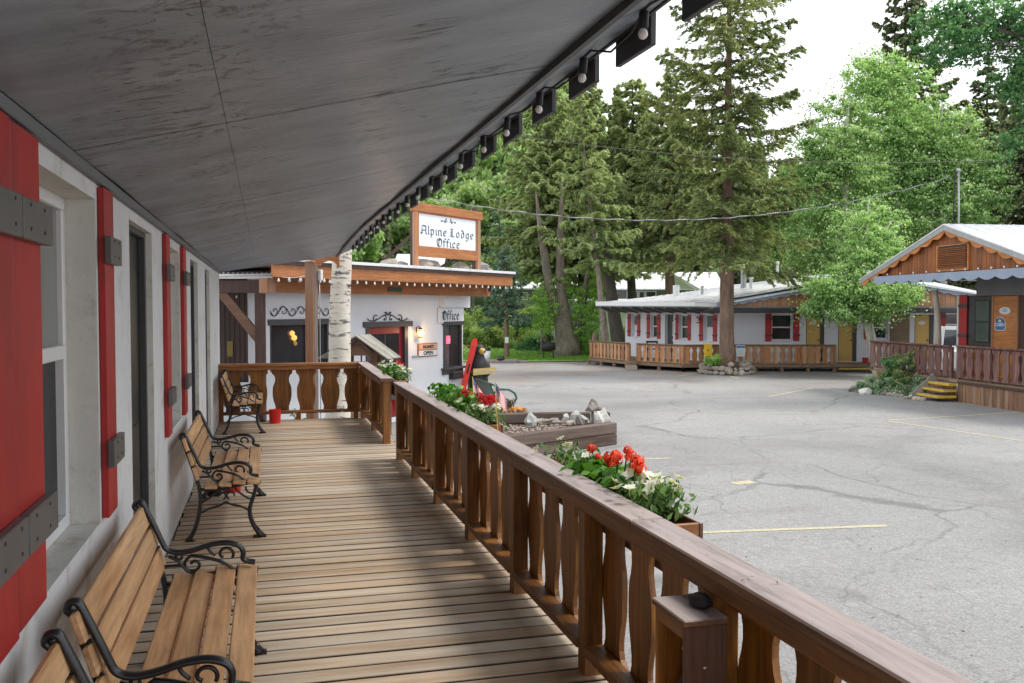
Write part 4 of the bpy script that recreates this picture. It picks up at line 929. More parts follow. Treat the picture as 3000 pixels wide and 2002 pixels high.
MB(AN.M).bb(ax_(600,c3),c3-.35,G,ax_(800,c3),c3-.25,.12,.01).build('low_wall',P_WHITEW,annex); MB(AN.M).bb(ax_(600,c3),c3-.38,-.36,ax_(800,c3),c3-.351,-.20,.01).build('skirting_strip',P_BATTEN,annex)
for k in range(1,9): x=ax_(600+k*14.5,c3); MB(AN.M).bb(x-.006,c3-.012,G,x+.006,c3-.001,2.38,0).build('board_joint',P_DARK,annex)
t=thing('lamp_reflection','narrow yellow upright strip painted as a lamp reflection on the dark brown board wall','plate',AN.w(ax_(674,c3),c3,.5),AN.rz); MB(AN.M).bb(ax_(666,c3),c3-.03,az_(1045,c3),ax_(683,c3),c3-.012,az_(1000,c3),.003).build('plate',paint('reflection_yellow',(.22,.15,.03),.5,.1),t)  # yellow strip stands in for a lamp's reflection on the boards
for k,(px,py) in enumerate(((645,907),(655,900),(696,880),(711,870),(699,885))):
    x=ax_(px,c3); solo('bulb',MB().lathe([(.004,-.03),(.02,-.015),(.02,.01),(.008,.03)],AN.w(x,c3-.4,az_(py,c3-.4)),8),BULB,['lowest bulb at the left in the dark annex shelter','second lowest bulb in the dark annex shelter','left bulb of the upper cluster in the annex shelter','highest bulb in the annex shelter','middle bulb of the upper cluster in the annex shelter'][k],'bulb',AN.w(x,c3-.4,az_(py,c3-.4)),'bulbs hanging in the annex')
# ------------------------------------------------------------------ porch-end post, bracket, cable box
q=S(912,15.15,900); PF=Frame((q.x,q.y),(math.cos(R(60)),math.sin(R(60))))
pp=thing('corner_post','orange square timber post with grey weathered side beyond the end railing','post',(q.x,q.y,G),PF.rz)
MB(PF.M).bb(-.075,-.075,G,.075,.075,2.42,.008).build('post_body',W_ORANGEZ,pp)
MB(PF.M).bb(-.055,-.083,-.6,.073,-.076,2.40,.002).build('weathered_face',wood('weathered_brown',(.10,.07,.06),(.27,.21,.185),'Z',.6,.8,.1),pp)
MB(PF.M).bb(.06,-.15,2.10,.14,-.084,2.28,.01).build('junction_box',P_FRAME,pp)
MB(PF.M).tube([(.105,-.10,2.1),(.10,-.105,1.5),(.10,-.105,.5),(.10,-.105,-.9)],.007,6).build('conduit',P_GALV,pp,smooth=True)
br=thing('roof_bracket','curved orange timber bracket under the far corner of the porch roof','bracket',S(940,15.0,760))
xa=S(885,14.95,752); xb=S(993,14.95,752); d=(xb-xa); Lb=d.length; u_=d.normalized(); zt_=(xa.z+xb.z)/2
poly=[(-.25,-.02),(.35*Lb,-.06),(.40*Lb,-.14),(.48*Lb,-.14),(.54*Lb,-.09),(.70*Lb,-.055),(.86*Lb,-.075),(.97*Lb,-.15),(1.0*Lb,-.15),(1.0*Lb,.05),(.6*Lb,.06),(-.25,.03)]
MB().prism(poly,(xa.x,xa.y,zt_-.01),u_,(0,0,1),(-u_.y,u_.x,0),.07).build('bracket_body',W_ORANGE,br)
ws=thing('slack_string_lights','slack string of bulbs swagged from the annex corner to the orange post','string lights',S(800,16.9,812)); pts=[]
P0=S(800,17.0,806); P1=S(915,15.2,802)
for i in range(9): t_=i/8; p=P0.lerp(P1,t_); p.z-=.10*4*t_*(1-t_)*.6; pts.append(p)
MB().tube(pts,.006,5).build('wire',P_FRAME,ws)
for (px,py,d_) in ((799,817,17.0),(847,817,16.4),(882,819,15.9),(950,822,15.6)): inst('bulb',sb,ws,Matrix.Translation(S(px,d_,py))@Matrix.Scale(1.1,4))
# ================================================================== birch trunk by the porch
def bark_birch():
    m,nt,b,out=new_mat('birch_bark'); p=coords(nt,(1,1,1),False); s_=coords(nt,(1.2,1.2,5.5),False)
    n1=nz(nt,s_,3,6,.7,.5); c=ramp(nt,nz(nt,p,2.2,4),[(.3,(.58,.53,.45)),(.7,(.74,.70,.62))])
    c=mix(nt,ramp(nt,n1,[(.56,g3(0)),(.60,g3(.9))]),c,(.06,.055,.05))
    fine=nz(nt,coords(nt,(2,2,16),False),4,4,.7); c=mix(nt,ramp(nt,fine,[(.60,g3(0)),(.68,g3(.6))]),c,(.22,.19,.16))
    n3=nz(nt,coords(nt,(.8,.8,1.8),False),1.6,3,.6,.6); c=mix(nt,ramp(nt,n3,[(.62,g3(0)),(.67,g3(.95))]),c,(.035,.032,.03))
    sock(nt,c,b.inputs['Base Color']); b.inputs['Roughness'].default_value=.75; bump(nt,b,n1,.5,.02); return m
BIRCH=bark_birch()
def trunk_mb(pts,rad,n=12,jit=.04,seed=0):
    mb=MB(); P=[Vector(p) for p in pts]; out=[]; rr=[]
    for i in range(len(P)-1):
        k=max(2,int((P[i+1]-P[i]).length/.35))
        for j in range(k): t=j/k; out.append(P[i].lerp(P[i+1],t)); rr.append((rad[i]+(rad[i+1]-rad[i])*t)*(1+jit*mnoise.noise(Vector((seed,i+t,3.3)))*2))
    out.append(P[-1]); rr.append(rad[-1]); out=[p+Vector((mnoise.noise(p*.7+Vector((seed,0,0))),mnoise.noise(p*.7+Vector((0,seed,9))),0))*.05 for p in out]
    return mb.tube(out,rr,n)
bt=thing('birch_tree','thick white birch trunk with black scars rising past the porch corner','tree',tuple(V(-3.07,16,G)))
b0=V(-3.10,16,G); b1=V(-3.05,16,0); b2=V(-3.0,16,2.0); b3=V(-2.9,16,5); b4=V(-2.7,16,8.5)
trunk_mb([b0,b1,b2,b3,b4],[.27,.205,.175,.15,.10],18,.05,2).build('trunk',BIRCH,bt,smooth=True)
# ================================================================== little shingled well roof
WE=Frame(V(-2.78,16.8)[:2],(math.cos(YAW+.14),-math.sin(YAW+.14)))
wl=thing('wishing_well','wooden wishing well with a grey slatted gable roof behind the far railing','wishing well',tuple(WE.w(0,0,G)),WE.rz)
zr0,zr1=.72,1.14
ridge0,ridge1=-.30,.60
for side,sgn in (('l',-1),('r',1)):
    n=5
    for k in range(n):
        y0=ridge0+(ridge1-ridge0)*k/n; y1=ridge0+(ridge1-ridge0)*(k+1)/n-.018-.012*(k%2)
        a=(0,(y0+y1)/2,zr1+random.uniform(-.006,.006)); b=(sgn*(.60 if sgn>0 else .74),(y0+y1)/2,zr0+random.uniform(-.012,.012))
        MB(WE.M).beam(a,b,y1-y0,.022).build('roof_slat',W_GREY,wl)
MB(WE.M).beam((-.30,-.24,zr0+.10),(0,-.24,zr1-.05),.05,.04).build('rafter',W_DBROWN,wl); MB(WE.M).beam((.30,-.24,zr0+.10),(0,-.24,zr1-.05),.05,.04).build('rafter',W_DBROWN,wl)
for sx in (-.27,.27):
    MB(WE.M).bb(sx-.045,-.12,G,sx+.045,-.02,zr1-.28,.004).build('well_post',W_BROWNX,wl)
    MB(WE.M).bb(sx-.045,.22,G,sx+.045,.30,zr1-.28,.004).build('well_post',W_BROWNX,wl)
MB(WE.M).prism([(-.48,zr0+.06),(.48,zr0+.06),(0,zr1-.04)],(0,-.20,0),(1,0,0),(0,0,1),(0,1,0),.02).build('gable_board',W_BROWNX,wl)
MB(WE.M).tube([(-.3,.1,.62),(.3,.1,.62)],.035,8).build('windlass',W_BROWNX,wl)
MB(WE.M).bb(-.36,-.22,G,.36,.40,-.25,.01).build('well_curb',W_LOG,wl)
t=thing('red_shovel','red plastic shovel head hanging under the well roof','shovel',tuple(WE.w(.05,-.15,.5)),WE.rz); MB(WE.M).lathe([(.02,0),(.075,.05),(.085,.22),(.05,.34),(.02,.38)],(.06,-.16,.30),12).build('blade',P_REDBUCKET,t,smooth=True); MB(WE.M).tube([(.06,-.16,.68),(.06,-.16,.85)],.015,6).build('handle',P_BLACK,t)
# red sign/flag strip behind the post at the opening
q=S(1147,11.7,1120)
t=thing('red_ribbon','red hanging strip and white-edged pennant beside the step opening','pennant',tuple(q)); 
mb=MB(); a=S(1143,11.6,1115); b=S(1158,11.6,1115)
mb.add([a,b,S(1158,11.6,1150),S(1143,11.6,1150),a+_h*.01,b+_h*.01,S(1158,11.61,1150),S(1143,11.61,1150)],[(0,1,2,3),(7,6,5,4),(0,4,5,1),(1,5,6,2),(2,6,7,3),(3,7,4,0)]); mb.build('strip',P_REDFAR,t)
mb=MB(); p=[S(1147,11.6,1172),S(1158,11.6,1172),S(1158,11.6,1195),S(1154,11.6,1212)]; mb.add(p+[x+_h*.01 for x in p],[(0,1,2,3),(7,6,5,4),(0,4,5,1),(1,5,6,2),(2,6,7,3),(3,7,4,0)]); mb.build('pennant',P_REDFAR,t)
# ================================================================== raised timber bed with stones
bed=thing('raised_bed','raised bed of stacked weathered timbers filled with gravel in the lot','planter',(5.2,17,G))
FRc,FLc,BLc,BRc=Vector((6.42,16.55,0)),Vector((4.13,15.42,0)),Vector((3.95,18.62,0)),Vector((7.02,18.42,0))
def timber(a,b,z0,h,w=.2,ext=(0,0)):
    d=(b-a).normalized(); a=a-d*ext[0]; b=b+d*ext[1]; L=(b-a).length
    M=Matrix.Translation((a+b)/2+Vector((0,0,z0+h/2)))@Matrix.Rotation(math.atan2(d.y,d.x)+random.uniform(-.004,.004),4,'Z')
    mb=MB(); mb.cb(Vector((0,0,0)),Vector((1,0,0)),Vector((0,1,0)),Vector((0,0,1)),L/2,w/2,h/2-.004,.014)
    return inst('timber',mb.mesh('timber',W_TIMBER),bed,M)
for k in range(2):
    z=G+.215*k
    timber(FLc,FRc,z,.215,.2,(.35 if k else .5,.10)); timber(BLc,Vector((6.35,18.46,0)),z,.215,.2,(.1,0)); timber(Vector((6.42,18.45,0)),BRc,z-.01*k,.205,.2,(0,.1))
    timber(FLc+Vector((-.02,.16,0)),BLc+Vector((.02,-.12,0)),z,.215,.2); timber(FRc+Vector((.03,.14,0)),BRc+Vector((-.02,-.14,0)),z,.20 if k==0 else .06,.18)
sheet('bed_gravel',[(4.15,15.6),(6.4,16.65),(6.95,18.35),(4.05,18.5)],P_SOIL,G+.18,bed)
gm=MB(); rg=random.Random(5)
for k in range(1500):
    u1,v1=rg.random(),rg.random(); p=(FLc*(1-u1)+FRc*u1)*(1-v1)+(BLc*(1-u1)+BRc*u1)*v1; r_=rg.uniform(.012,.032); c0=Vector((p.x,p.y+.0,G+.185+r_*.3))
    vs=[c0+Vector((r_*rg.uniform(.7,1.2)*sx,r_*rg.uniform(.7,1.2)*sy,r_*rg.uniform(.5,.8)*sz)) for sx,sy,sz in ((1,0,0),(0,1,0),(-1,0,0),(0,-1,0),(0,0,1),(0,0,-1))]
    gm.add(vs,[(0,1,4),(1,2,4),(2,3,4),(3,0,4)])
gm.build('gravel',paint('pinkish_gravel',(.36,.29,.25),.9,.35,14,None,0,.3,40),bed,kind='stuff')
def stone(px,py,r_,mat,seed,label,z=G+.19,cat='stone',grp=None,rough=.3):
    p=Sg(px,py,z); c0=p+Vector((0,0,r_[2]*.6)); return solo('stone',MB().rock(c0,r_,seed,2,rough*1.5),mat,label,cat,tuple(c0),grp)
stone(1553,1250,(.13,.09,.16),P_STONEGR,11,'pale green wedge stone at the left of the raised bed'); stone(1588,1245,(.19,.10,.08),P_STONE,12,'flat tan stone beside the green wedge in the raised bed')
stone(1622,1243,(.16,.10,.08),P_STONEG,13,'flat brown stone third in the raised bed row'); stone(1655,1241,(.11,.09,.12),P_STONEW,14,'small white stone left of the upright pale slab')
stone(1690,1246,(.17,.09,.20),P_STONEGR,15,'upright pale heart-shaped slab in the raised bed'); stone(1672,1250,(.12,.07,.08),P_STONE,16,'low tan stone in front of the upright slab'); stone(1699,1254,(.11,.10,.15),P_STONEG,17,'dark half-round stone right of the upright pale slab')
stone(1755,1247,(.17,.13,.22),P_STONEW,18,'white quartz boulder at the right corner of the raised bed',rough=.4); stone(1718,1244,(.12,.09,.07),P_STONE,20,'small tan stone between slab and mushroom stone')
q=Sg(1737,1252,G+.19); mt=thing('mushroom_stone','stone mushroom with conical cap on a thin stem in the raised bed','stone ornament',tuple(q))
MB().tube([q+Vector((0,0,-.02)),q+Vector((.0,0,.16)),q+Vector((-.01,0,.33))],[.035,.03,.03],8).build('stem',P_STONEG,mt,smooth=True)
bmm=MB().rock(q+Vector((0,0,.42)),(.17,.15,.15),21,3,.32); bmm.v=[(v[0]+(q.x-v[0])*max(0,(v[2]-q.z-.34)*2.2),v[1]+(q.y-v[1])*max(0,(v[2]-q.z-.34)*2.2),max(v[2],q.z+.33)) for v in bmm.v]; bmm.build('cap',P_STONEG,mt)
# ================================================================== bear, ski, green bench, log planter
BE=Frame(V(-.90,24.0)[:2],(math.cos(YAW-.25),-math.sin(YAW-.25)))
bear=thing('bear_statue','black carved bear statue holding a yellow WELCOME board by the office corner','statue',tuple(BE.w(0,0,G)),BE.rz)
mb=MB(BE.M)
mb.tube([(0,0,-.72),(0,0,-.45),(0,.02,-.1),(0,0,.22),(.01,-.02,.38),(.02,-.04,.46)],[.20,.27,.28,.24,.17,.14],16)
for sx in (-1,1):
    mb.tube([(sx*.12,-.02,G+.02),(sx*.13,0,-.85),(sx*.13,.0,-.6)],[.10,.115,.14],12); mb.tube([(sx*.12,-.02,G+.05),(sx*.13,-.16,G+.06)],[.10,.07],10)
    mb.tube([(sx*.22,0,.18),(sx*.28,-.08,-.02),(sx*.20,-.24,-.08),(sx*.13,-.27,-.06)],[.10,.085,.075,.07],10)
    mb.tube([(sx*.10,-.02,.62),(sx*.125,-.02,.69)],[.05,.035],8)
mb.tube([(.02,-.03,.40),(.02,-.05,.52),(.02,-.04,.62),(.02,-.02,.67)],[.13,.165,.14,.06],14)
bo_=mb.build('body',P_BEAR,bear,smooth=True); rm=bo_.modifiers.new('remesh','REMESH'); rm.mode='VOXEL'; rm.voxel_size=.028; rm.use_smooth_shade=True
sm_=bo_.modifiers.new('smooth','SMOOTH'); sm_.factor=.6; sm_.iterations=5
MB(BE.M).lathe([(.085,0),(.09,.04),(.075,.10),(.045,.15)],(.06,-.14,.52),12,(.45,-1,-.15)).build('muzzle',P_TAN,bear,smooth=True)
MB(BE.M).lathe([(.022,0),(.024,.02),(.01,.035)],(.125,-.29,.51),8,(.4,-1,.2)).build('nose',P_BLACK,bear,smooth=True)
MB(BE.M).lathe([(.055,0),(.05,.02)],(.06,-.13,.60),10,(.4,-1,.6)).build('brow_patch',P_TAN,bear)
wb=thing('welcome_board','yellow hand-cut WELCOME board held by the black bear','sign',tuple(BE.w(.1,-.35,-.06)),BE.rz)
MB(BE.M).prism([(-.20,-.10),(.38,-.06),(.40,.10),(-.20,.07)],(0,-.37,-.0),(1,0,0),(0,0,1),(0,1,0),.025).build('board',P_TAN,wb)
text('WELCOME',.115,P_STONEW,BE.w(.09,-.376,0.0),BE.u,(0,0,1),wb,xs=.92,bold=.003)
sk=thing('red_ski','tall bright red ski leaning beside the bear statue','ski',tuple(V(-1.12,23.7,G)))
a=V(-1.33,23.55,-.72); b=V(-.95,23.75,.86); dd=(b-a).normalized(); sd_=Vector((math.cos(YAW),-math.sin(YAW),0)); sd_=(sd_-dd*sd_.dot(dd)).normalized(); nn_=sd_.cross(dd)
prof=[(0,.05),(.12,.062),(.5,.058),(1.0,.057),(1.45,.066),(1.56,.062),(1.62,.045),(1.66,.02)]; Ls=(b-a).length/1.66
vs=[];fs=[]
for (t_,w_) in prof:
    up=.05*max(0,(t_-1.4)/.26)**2
    for sx,dz in ((-1,0),(1,0),(1,.016),(-1,.016)): vs.append(a+dd*(t_*Ls)+sd_*(w_*1.25*sx)+nn_*(-dz-up))
for i in range(len(prof)-1):
    for k in range(4): fs.append((i*4+k,i*4+(k+1)%4,i*4+4+(k+1)%4,i*4+4+k))
fs+=[(3,2,1,0),tuple(len(vs)-4+k for k in range(4))]
MB().add(vs,fs).build('ski_body',P_SKI,sk); MB().beam(a+dd*.7-nn_*.02,a+dd*.95-nn_*.02,.08,.03).build('binding',P_BLACK,sk)
GB=Frame(V(-.85,23.3)[:2],(V(.45,-1.6)-V(0,0))[:2])      # local x along the bench, y = outward (toward the lot)
gb=thing('green_bench','dark green metal bench facing the parking lot beside the bear','bench',tuple(GB.w(.8,.2,G)),GB.rz)
for k in range(4): 
    z=-.55+.092*k; MB(GB.M).bb(.04,.02-.035*k,z,1.62,.04-.035*k,z+.082,.004).build('back_slat',P_GREEN,gb)
MB(GB.M).bb(.02,-.11,-.185,1.64,-.06,-.145,.006).build('top_rail',P_GREEN,gb)
for k in range(4): MB(GB.M).bb(.04,.08+.10*k,-.60,1.62,.165+.10*k,-.575,.004).build('seat_slat',P_GREEN,gb)
for x in (.03,1.60):
    mb=MB(GB.M); mb.tube([(x,-.10,-.16),(x,.03,-.56),(x,.0,G+.01)],.022,7); mb.build('leg',P_GREEN,gb,smooth=True)
    mb=MB(GB.M); mb.tube([(x,-.02,-.38),(x,.15,-.30),(x,.36,-.31),(x,.50,-.40),(x,.55,-.52),(x,.50,-.60)],.026,8); mb.build('arm_hoop',P_GREEN,gb,smooth=True)
    mb=MB(GB.M); mb.tube([(x,.48,-.60),(x,.46,-.8),(x,.52,G+.01)],.022,7); mb.build('leg',P_GREEN,gb,smooth=True)
LP=Frame(V(-.12,20.9)[:2],(math.cos(YAW),-math.sin(YAW)))
lg=thing('log_edged_planter','small planter ringed with upright half logs and filled with orange flowers','planter',tuple(LP.w(0,0,G)),LP.rz)
for k in range(9):
    x=-.37+.0925*k; MB(LP.M).lathe([(.045,0),(.046,.30+.03*math.sin(k*2.1)),(.04,.32+.03*math.sin(k*2.1))],(x,-.24,G),8).build('half_log',W_LOG,lg,smooth=True)
for k in range(5):
    for x in (-.41,.42): MB(LP.M).lathe([(.045,0),(.045,.32)],(x,-.14+.095*k,G),8).build('half_log',W_LOG,lg,smooth=True)
MB(LP.M).bb(-.39,-.21,G,.40,.30,G+.27,.01).build('soil',P_SOIL,lg)
SITE=Matrix.Rotation(-YAW,4,'Z')
def site_u(x,d): v=V(x,d)-V(0,0); return (v.x,v.y)
def sxp(px,d): return (px-1500)/2680*d
# ================================================================== motel wing across the lot
motel=thing('motel_building','long low white motel with red shutters and yellow doors across the lot','building',tuple(V(7,40,G)),-YAW)
MA=V(sxp(1832,44.6),44.6); MBp=V(sxp(2110,39.4),39.4)
M1=Frame(MA[:2],(MBp-MA)[:2]); M2=Frame(MBp[:2],site_u(1,0.004))
ZD=-.69; ZT=1.43
def wall_open(F,x0,x1,z0,z1,ops,depth,parent,mat=P_WHITEW,name='wall'):
    xs=sorted({x0,x1}|{o[0] for o in ops}|{o[1] for o in ops}); zs=sorted({z0,z1}|{o[2] for o in ops}|{o[3] for o in ops}); mb=MB(F.M)
    for i in range(len(xs)-1):
        for j in range(len(zs)-1):
            a=(xs[i]+xs[i+1])/2;b=(zs[j]+zs[j+1])/2
            if any(o[0]<a<o[1] and o[2]<b<o[3] for o in ops): continue
            mb.quad((xs[i],0,zs[j]),(xs[i+1],0,zs[j]),(xs[i+1],0,zs[j+1]),(xs[i],0,zs[j+1]))
    for a,b,c,d in ops:
        k=depth; mb.quad((a,0,c),(a,k,c),(a,k,d),(a,0,d)); mb.quad((b,0,d),(b,k,d),(b,k,c),(b,0,c)); mb.quad((a,0,d),(b,0,d),(b,k,d),(a,k,d)); mb.quad((a,0,c),(a,k,c),(b,k,c),(b,0,c))
    return mb.build(name,mat,parent,weld=True)
def spans(F,L):
    out=[]
    for px0,px1,py0,py1 in L:
        a,zt=F.l(px0,py0); b,zb=F.l(px1,py1); out.append((min(a,b),max(a,b),zb,zt))
    return out
def far_window(F,o,parent,curtain=False,y=.14):
    x0,x1,z0,z1=o; f=.055; mb=MB(F.M)
    for (a,b,c,d) in ((x0,x1,z0,z0+f),(x0,x1,z1-f,z1),(x0,x0+f,z0+f,z1-f),(x1-f,x1,z0+f,z1-f),(x0+f,x1-f,(z0+z1)/2-.03,(z0+z1)/2+.03)): mb.bb(a,y,c,b,y+.05,d,.004)
    w=mb.build('window',P_FRAME,parent)
    MB(F.M).bb(x0+f,y+.025,z0+f,x1-f,y+.032,(z0+z1)/2-.03).build('pane',P_WHITEW if curtain else GL_DARK,w)
    MB(F.M).bb(x0+f,y+.012,(z0+z1)/2+.03,x1-f,y+.018,z1-f).build('pane',P_GREYSOF if curtain else GL_DARK,w)
    MB(F.M).bb(x0-.04,-.05,z0-.05,x1+.04,.03,z0-.002,.004).build('window_sill',P_WHITEW,parent)
def far_shutter(F,x0,x1,z0,z1,label,grp='red shutters on the motel across the lot'):
    t=thing('shutter',label,'shutter',tuple(F.w((x0+x1)/2,-.03,z0)),F.rz,grp)
    MB(F.M).bb(x0,-.035,z0,x1,-.004,z1,.004).build('board',P_REDFAR,t)
    for k in (.18,.78): MB(F.M).bb(x0-.01,-.06,z0+(z1-z0)*k,x1+.02,-.036,z0+(z1-z0)*k+.09,.004).build('batten',P_DKGREY,t)
o1=spans(M1,[(1850,1867,921,987),(1906,1925,922,991),(1948,1972,921,1062),(1990,2015,922,995),(2062,2089,922,1000)])
o1[2]=(o1[2][0],o1[2][1],ZD+.02,o1[2][3])
Lw=(MBp-MA).length
wall_open(M1,0,Lw,G,ZT,o1,.2,motel)
for k in (0,1,3,4): far_window(M1,o1[k],motel,k in (0,4))
a,b,c,d=o1[2]; dd=MB(M1.M).bb(a+.03,.16,c,b-.03,.2,d-.03,.004).build('door',P_DKGREY,motel)
MB(M1.M).bb(a+.35,.145,.35,a+.62,.158,1.0,.003).build('door_window_frame',P_FRAME,dd); MB(M1.M).bb(a+.39,.138,.40,a+.58,.144,.95).build('pane',GL_SKY,dd); MB(M1.M).lathe([(.09,0),(.09,.01)],(a+.45,.155,.16),12,(0,-1,0)).build('number_plate',P_FRAME,dd)
sh1=[(1840,1848,920,986,'farthest left red shutter on the motel'),(1868,1876,920,986,'second red shutter from the left on the motel'),(1896,1904,921,992,'red shutter left of the second motel window'),(1926,1935,921,993,'red shutter between the second motel window and the dark doorway'),(1980,1988,922,996,'red shutter just right of the dark motel doorway'),(2016,2024,922,998,'red shutter right of the third motel window'),(2050,2060,922,1000,'red shutter right of the small red wall lantern'),(2090,2101,922,1001,'red shutter just left of the big spruce trunk')]
for a,b,c,d,l in sh1: (x0,x1,z0,z1),=spans(M1,[(a,b,c,d)]); far_shutter(M1,x0,x1,z0,z1,l)
# second facade
o2=spans(M2,[(2262,2322,921,998),(2362,2414,920,1053),(2456,2509,934,1053),(2556,2602,926,994),(2680,2734,922,1053),(2771,2812,917,985)])
for k in (1,2,4): o2[k]=(o2[k][0],o2[k][1],ZD+.02,min(o2[k][3],1.36))
xe2=M2.l(2990,950)[0]
wall_open(M2,0,xe2,G,ZT,o2,.2,motel)
for k in (0,3,5): far_window(M2,o2[k],motel)
for n_,k in enumerate((1,2,4)):
    a,b,c,d=o2[k]; q=a+(b-a)*.80
    dd=MB(M2.M).bb(a+.04,.04,c,q,.08,d-.05,.004).build('door',P_YELLOW,motel)
    MB(M2.M).bb(a,.02,c,a+.039,.1,d,.003).build('door_jamb',P_DKGREY,motel); MB(M2.M).bb(q+.001,.0,c,b,.12,d,.003).build('door_jamb',P_DKGREY,motel)
    MB(M2.M).lathe([(.03,0),(.03,.05)],(q-.08,.04,.25),10,(0,-1,0)).build('handle',P_DARK,dd)
    m=MB(M2.M); m.add([( (a+q)/2+.16*math.cos(t),.03,1.0+.09*math.sin(t)) for t in [2*PI*i/14 for i in range(14)]]+[( (a+q)/2+.16*math.cos(t),.039,1.0+.09*math.sin(t)) for t in [2*PI*i/14 for i in range(14)]],[tuple(range(14))]+[(i,(i+1)%14,14+(i+1)%14,14+i) for i in range(14)]); m.build('number_plate',P_FRAME,dd)
for a,b,c,d,l in [(2242,2260,919,1001,'red shutter left of the large motel window right of the spruce'),(2324,2341,919,1000,'red shutter right of the large motel window, before the first yellow door'),(2532,2541,927,995,'red shutter partly hidden by the leaning aspen trunks'),(2754,2769,917,985,'red shutter on the motel seen above the white truck')]:
    (x0,x1,z0,z1),=spans(M2,[(a,b,c,d)]); far_shutter(M2,x0,x1,z0,z1,l)
(x0,x1,z0,z1),=spans(M2,[(2608,2662,915,1053)]); MB(M2.M).bb(x0,-.06,z0,x1,-.01,z1,.01).build('brown_panel',W_MOTDECK,motel)
def red_lantern(F,px,py0,py1,label,y=-.1):
    x,z1=F.l(px,py0,y); z0=F.l(px,py1,y)[1]; h=z1-z0; t=thing('red_lantern',label,'lamp',tuple(F.w(x,y,z0)),F.rz)
    MB(F.M).lathe([(.07,0),(.075,.05*h),(.05,.12*h)],(x,y-.03,z0),8).build('base',P_REDFAR,t); MB(F.M).lathe([(.045,.13*h),(.05,.75*h)],(x,y-.03,z0),8).build('glass',P_FRAME,t); MB(F.M).lathe([(.08,.76*h),(.05,.9*h),(.015,h)],(x,y-.03,z0),8).build('cap',P_REDFAR,t)
red_lantern(M1,2045,927,947,'small red wall lantern between two shutters of the motel'); red_lantern(M2,2722,888,915,'red lantern hanging under the motel eave beyond the log post',-1.0)
t=thing('wall_plate','white plate fixed between the two yellow doors','plate',tuple(M2.w(M2.l(2434,960)[0],-.02,.7)),M2.rz); (x0,x1,z0,z1),=spans(M2,[(2428,2448,955,966)]); MB(M2.M).bb(x0,-.03,z0,x1,-.003,z1,.003).build('plate',P_FRAME,t)
t=thing('red_bucket','red bucket on the motel deck right of the yellow door','bucket',tuple(V(sxp(2537,38.8),38.8,ZD))); MB(SITE).lathe([(.12,0),(.13,.22)],(sxp(2537,38.8),38.8,ZD),12).build('body',P_REDFAR,t)
t=thing('black_bench','black bench back against the motel wall under the second window','bench',tuple(V(sxp(1912,42.2),42.2,ZD)))
MB(SITE).bb(sxp(1893,41.7),41.7,.05,sxp(1928,41.7),41.75,.14,.01).build('back',P_BLACK,t); MB(SITE).bb(sxp(1893,41.7),41.3,-.25,sxp(1928,41.7),41.7,-.2,.01).build('seat',P_BLACK,t)
for px in (1896,1925): MB(SITE).bb(sxp(px,41.6)-.03,41.4,ZD,sxp(px,41.6)+.03,41.69,.05,.01).build('leg',P_BLACK,t)
# eave, soffit and roof
def poly3(pts,mat,name,parent,th=(0,0,.05),**t):
    m=len(pts); P=[Vector(p) for p in pts]; Q=[p+Vector(th) for p in P]; mb=MB(); mb.add(P+Q,[tuple(range(m))[::-1],tuple(range(m,2*m))]+[(i,(i+1)%m,m+(i+1)%m,m+i) for i in range(m)]); return mb.build(name,mat,parent,**t)
eL=S(1745,43.4,899); eM=S(2035,37.9,901); eR=S(2125,37.6,905)
poly3([M1.w(-1.2,0,ZT),eL,eM,M1.w(Lw,0,ZT)],P_GREYSOF,'soffit',motel); poly3([M1.w(Lw,0,ZT+.002),eM,eR,S(2125,39.6,917)],P_GREYSOF,'soffit',motel)
for k in range(9):
    t_=(k+.5)/9; a=eL.lerp(eM,t_); b=M1.w(-1.2+(Lw+1.2)*t_,0,ZT); MB().beam(a-Vector((0,0,.03)),b-Vector((0,0,.03)),.06,.05).build('rafter',P_GREYSOF,motel)
def up(p,z): return Vector((p.x,p.y,p.z+z))
poly3([eL,eM,up(eM,.2),up(eL,.2)],P_FRAME,'fascia',motel,th=tuple(_h*.04)); poly3([eM,eR,up(eR,.2),up(eM,.2)],P_FRAME,'fascia',motel,th=tuple(_h*.04))
r0=S(1768,44.5,889); r1=S(1978,43.5,863); r2=S(2110,43,843); r3=S(2354,42,811); r4=S(2560,41.6,792)
g0=S(2150,36.9,886); g1=S(2560,36.9,818)
poly3([up(eL,.2),up(eM,.2),r2,r1,r0],P_ROOFW,'metal_roofing',motel,th=(0,0,.03)); poly3([up(eM,.21),up(eR,.21),up(g0,.16),r2],P_ROOFW,'metal_roofing',motel,th=(0,0,.03)); poly3([up(g0,.17),up(g1,.17),r4,r3,r2],P_ROOFW,'metal_roofing',motel,th=(0,0,.03))
for k in range(22):
    t_=k/22; a=up(eL.lerp(eM,t_),.24); b=(r0.lerp(r1,t_*2) if t_<.5 else r1.lerp(r2,t_*2-1)); MB().beam(a,up(b,.04),.03,.02).build('roof_rib',P_ROOFW,motel)
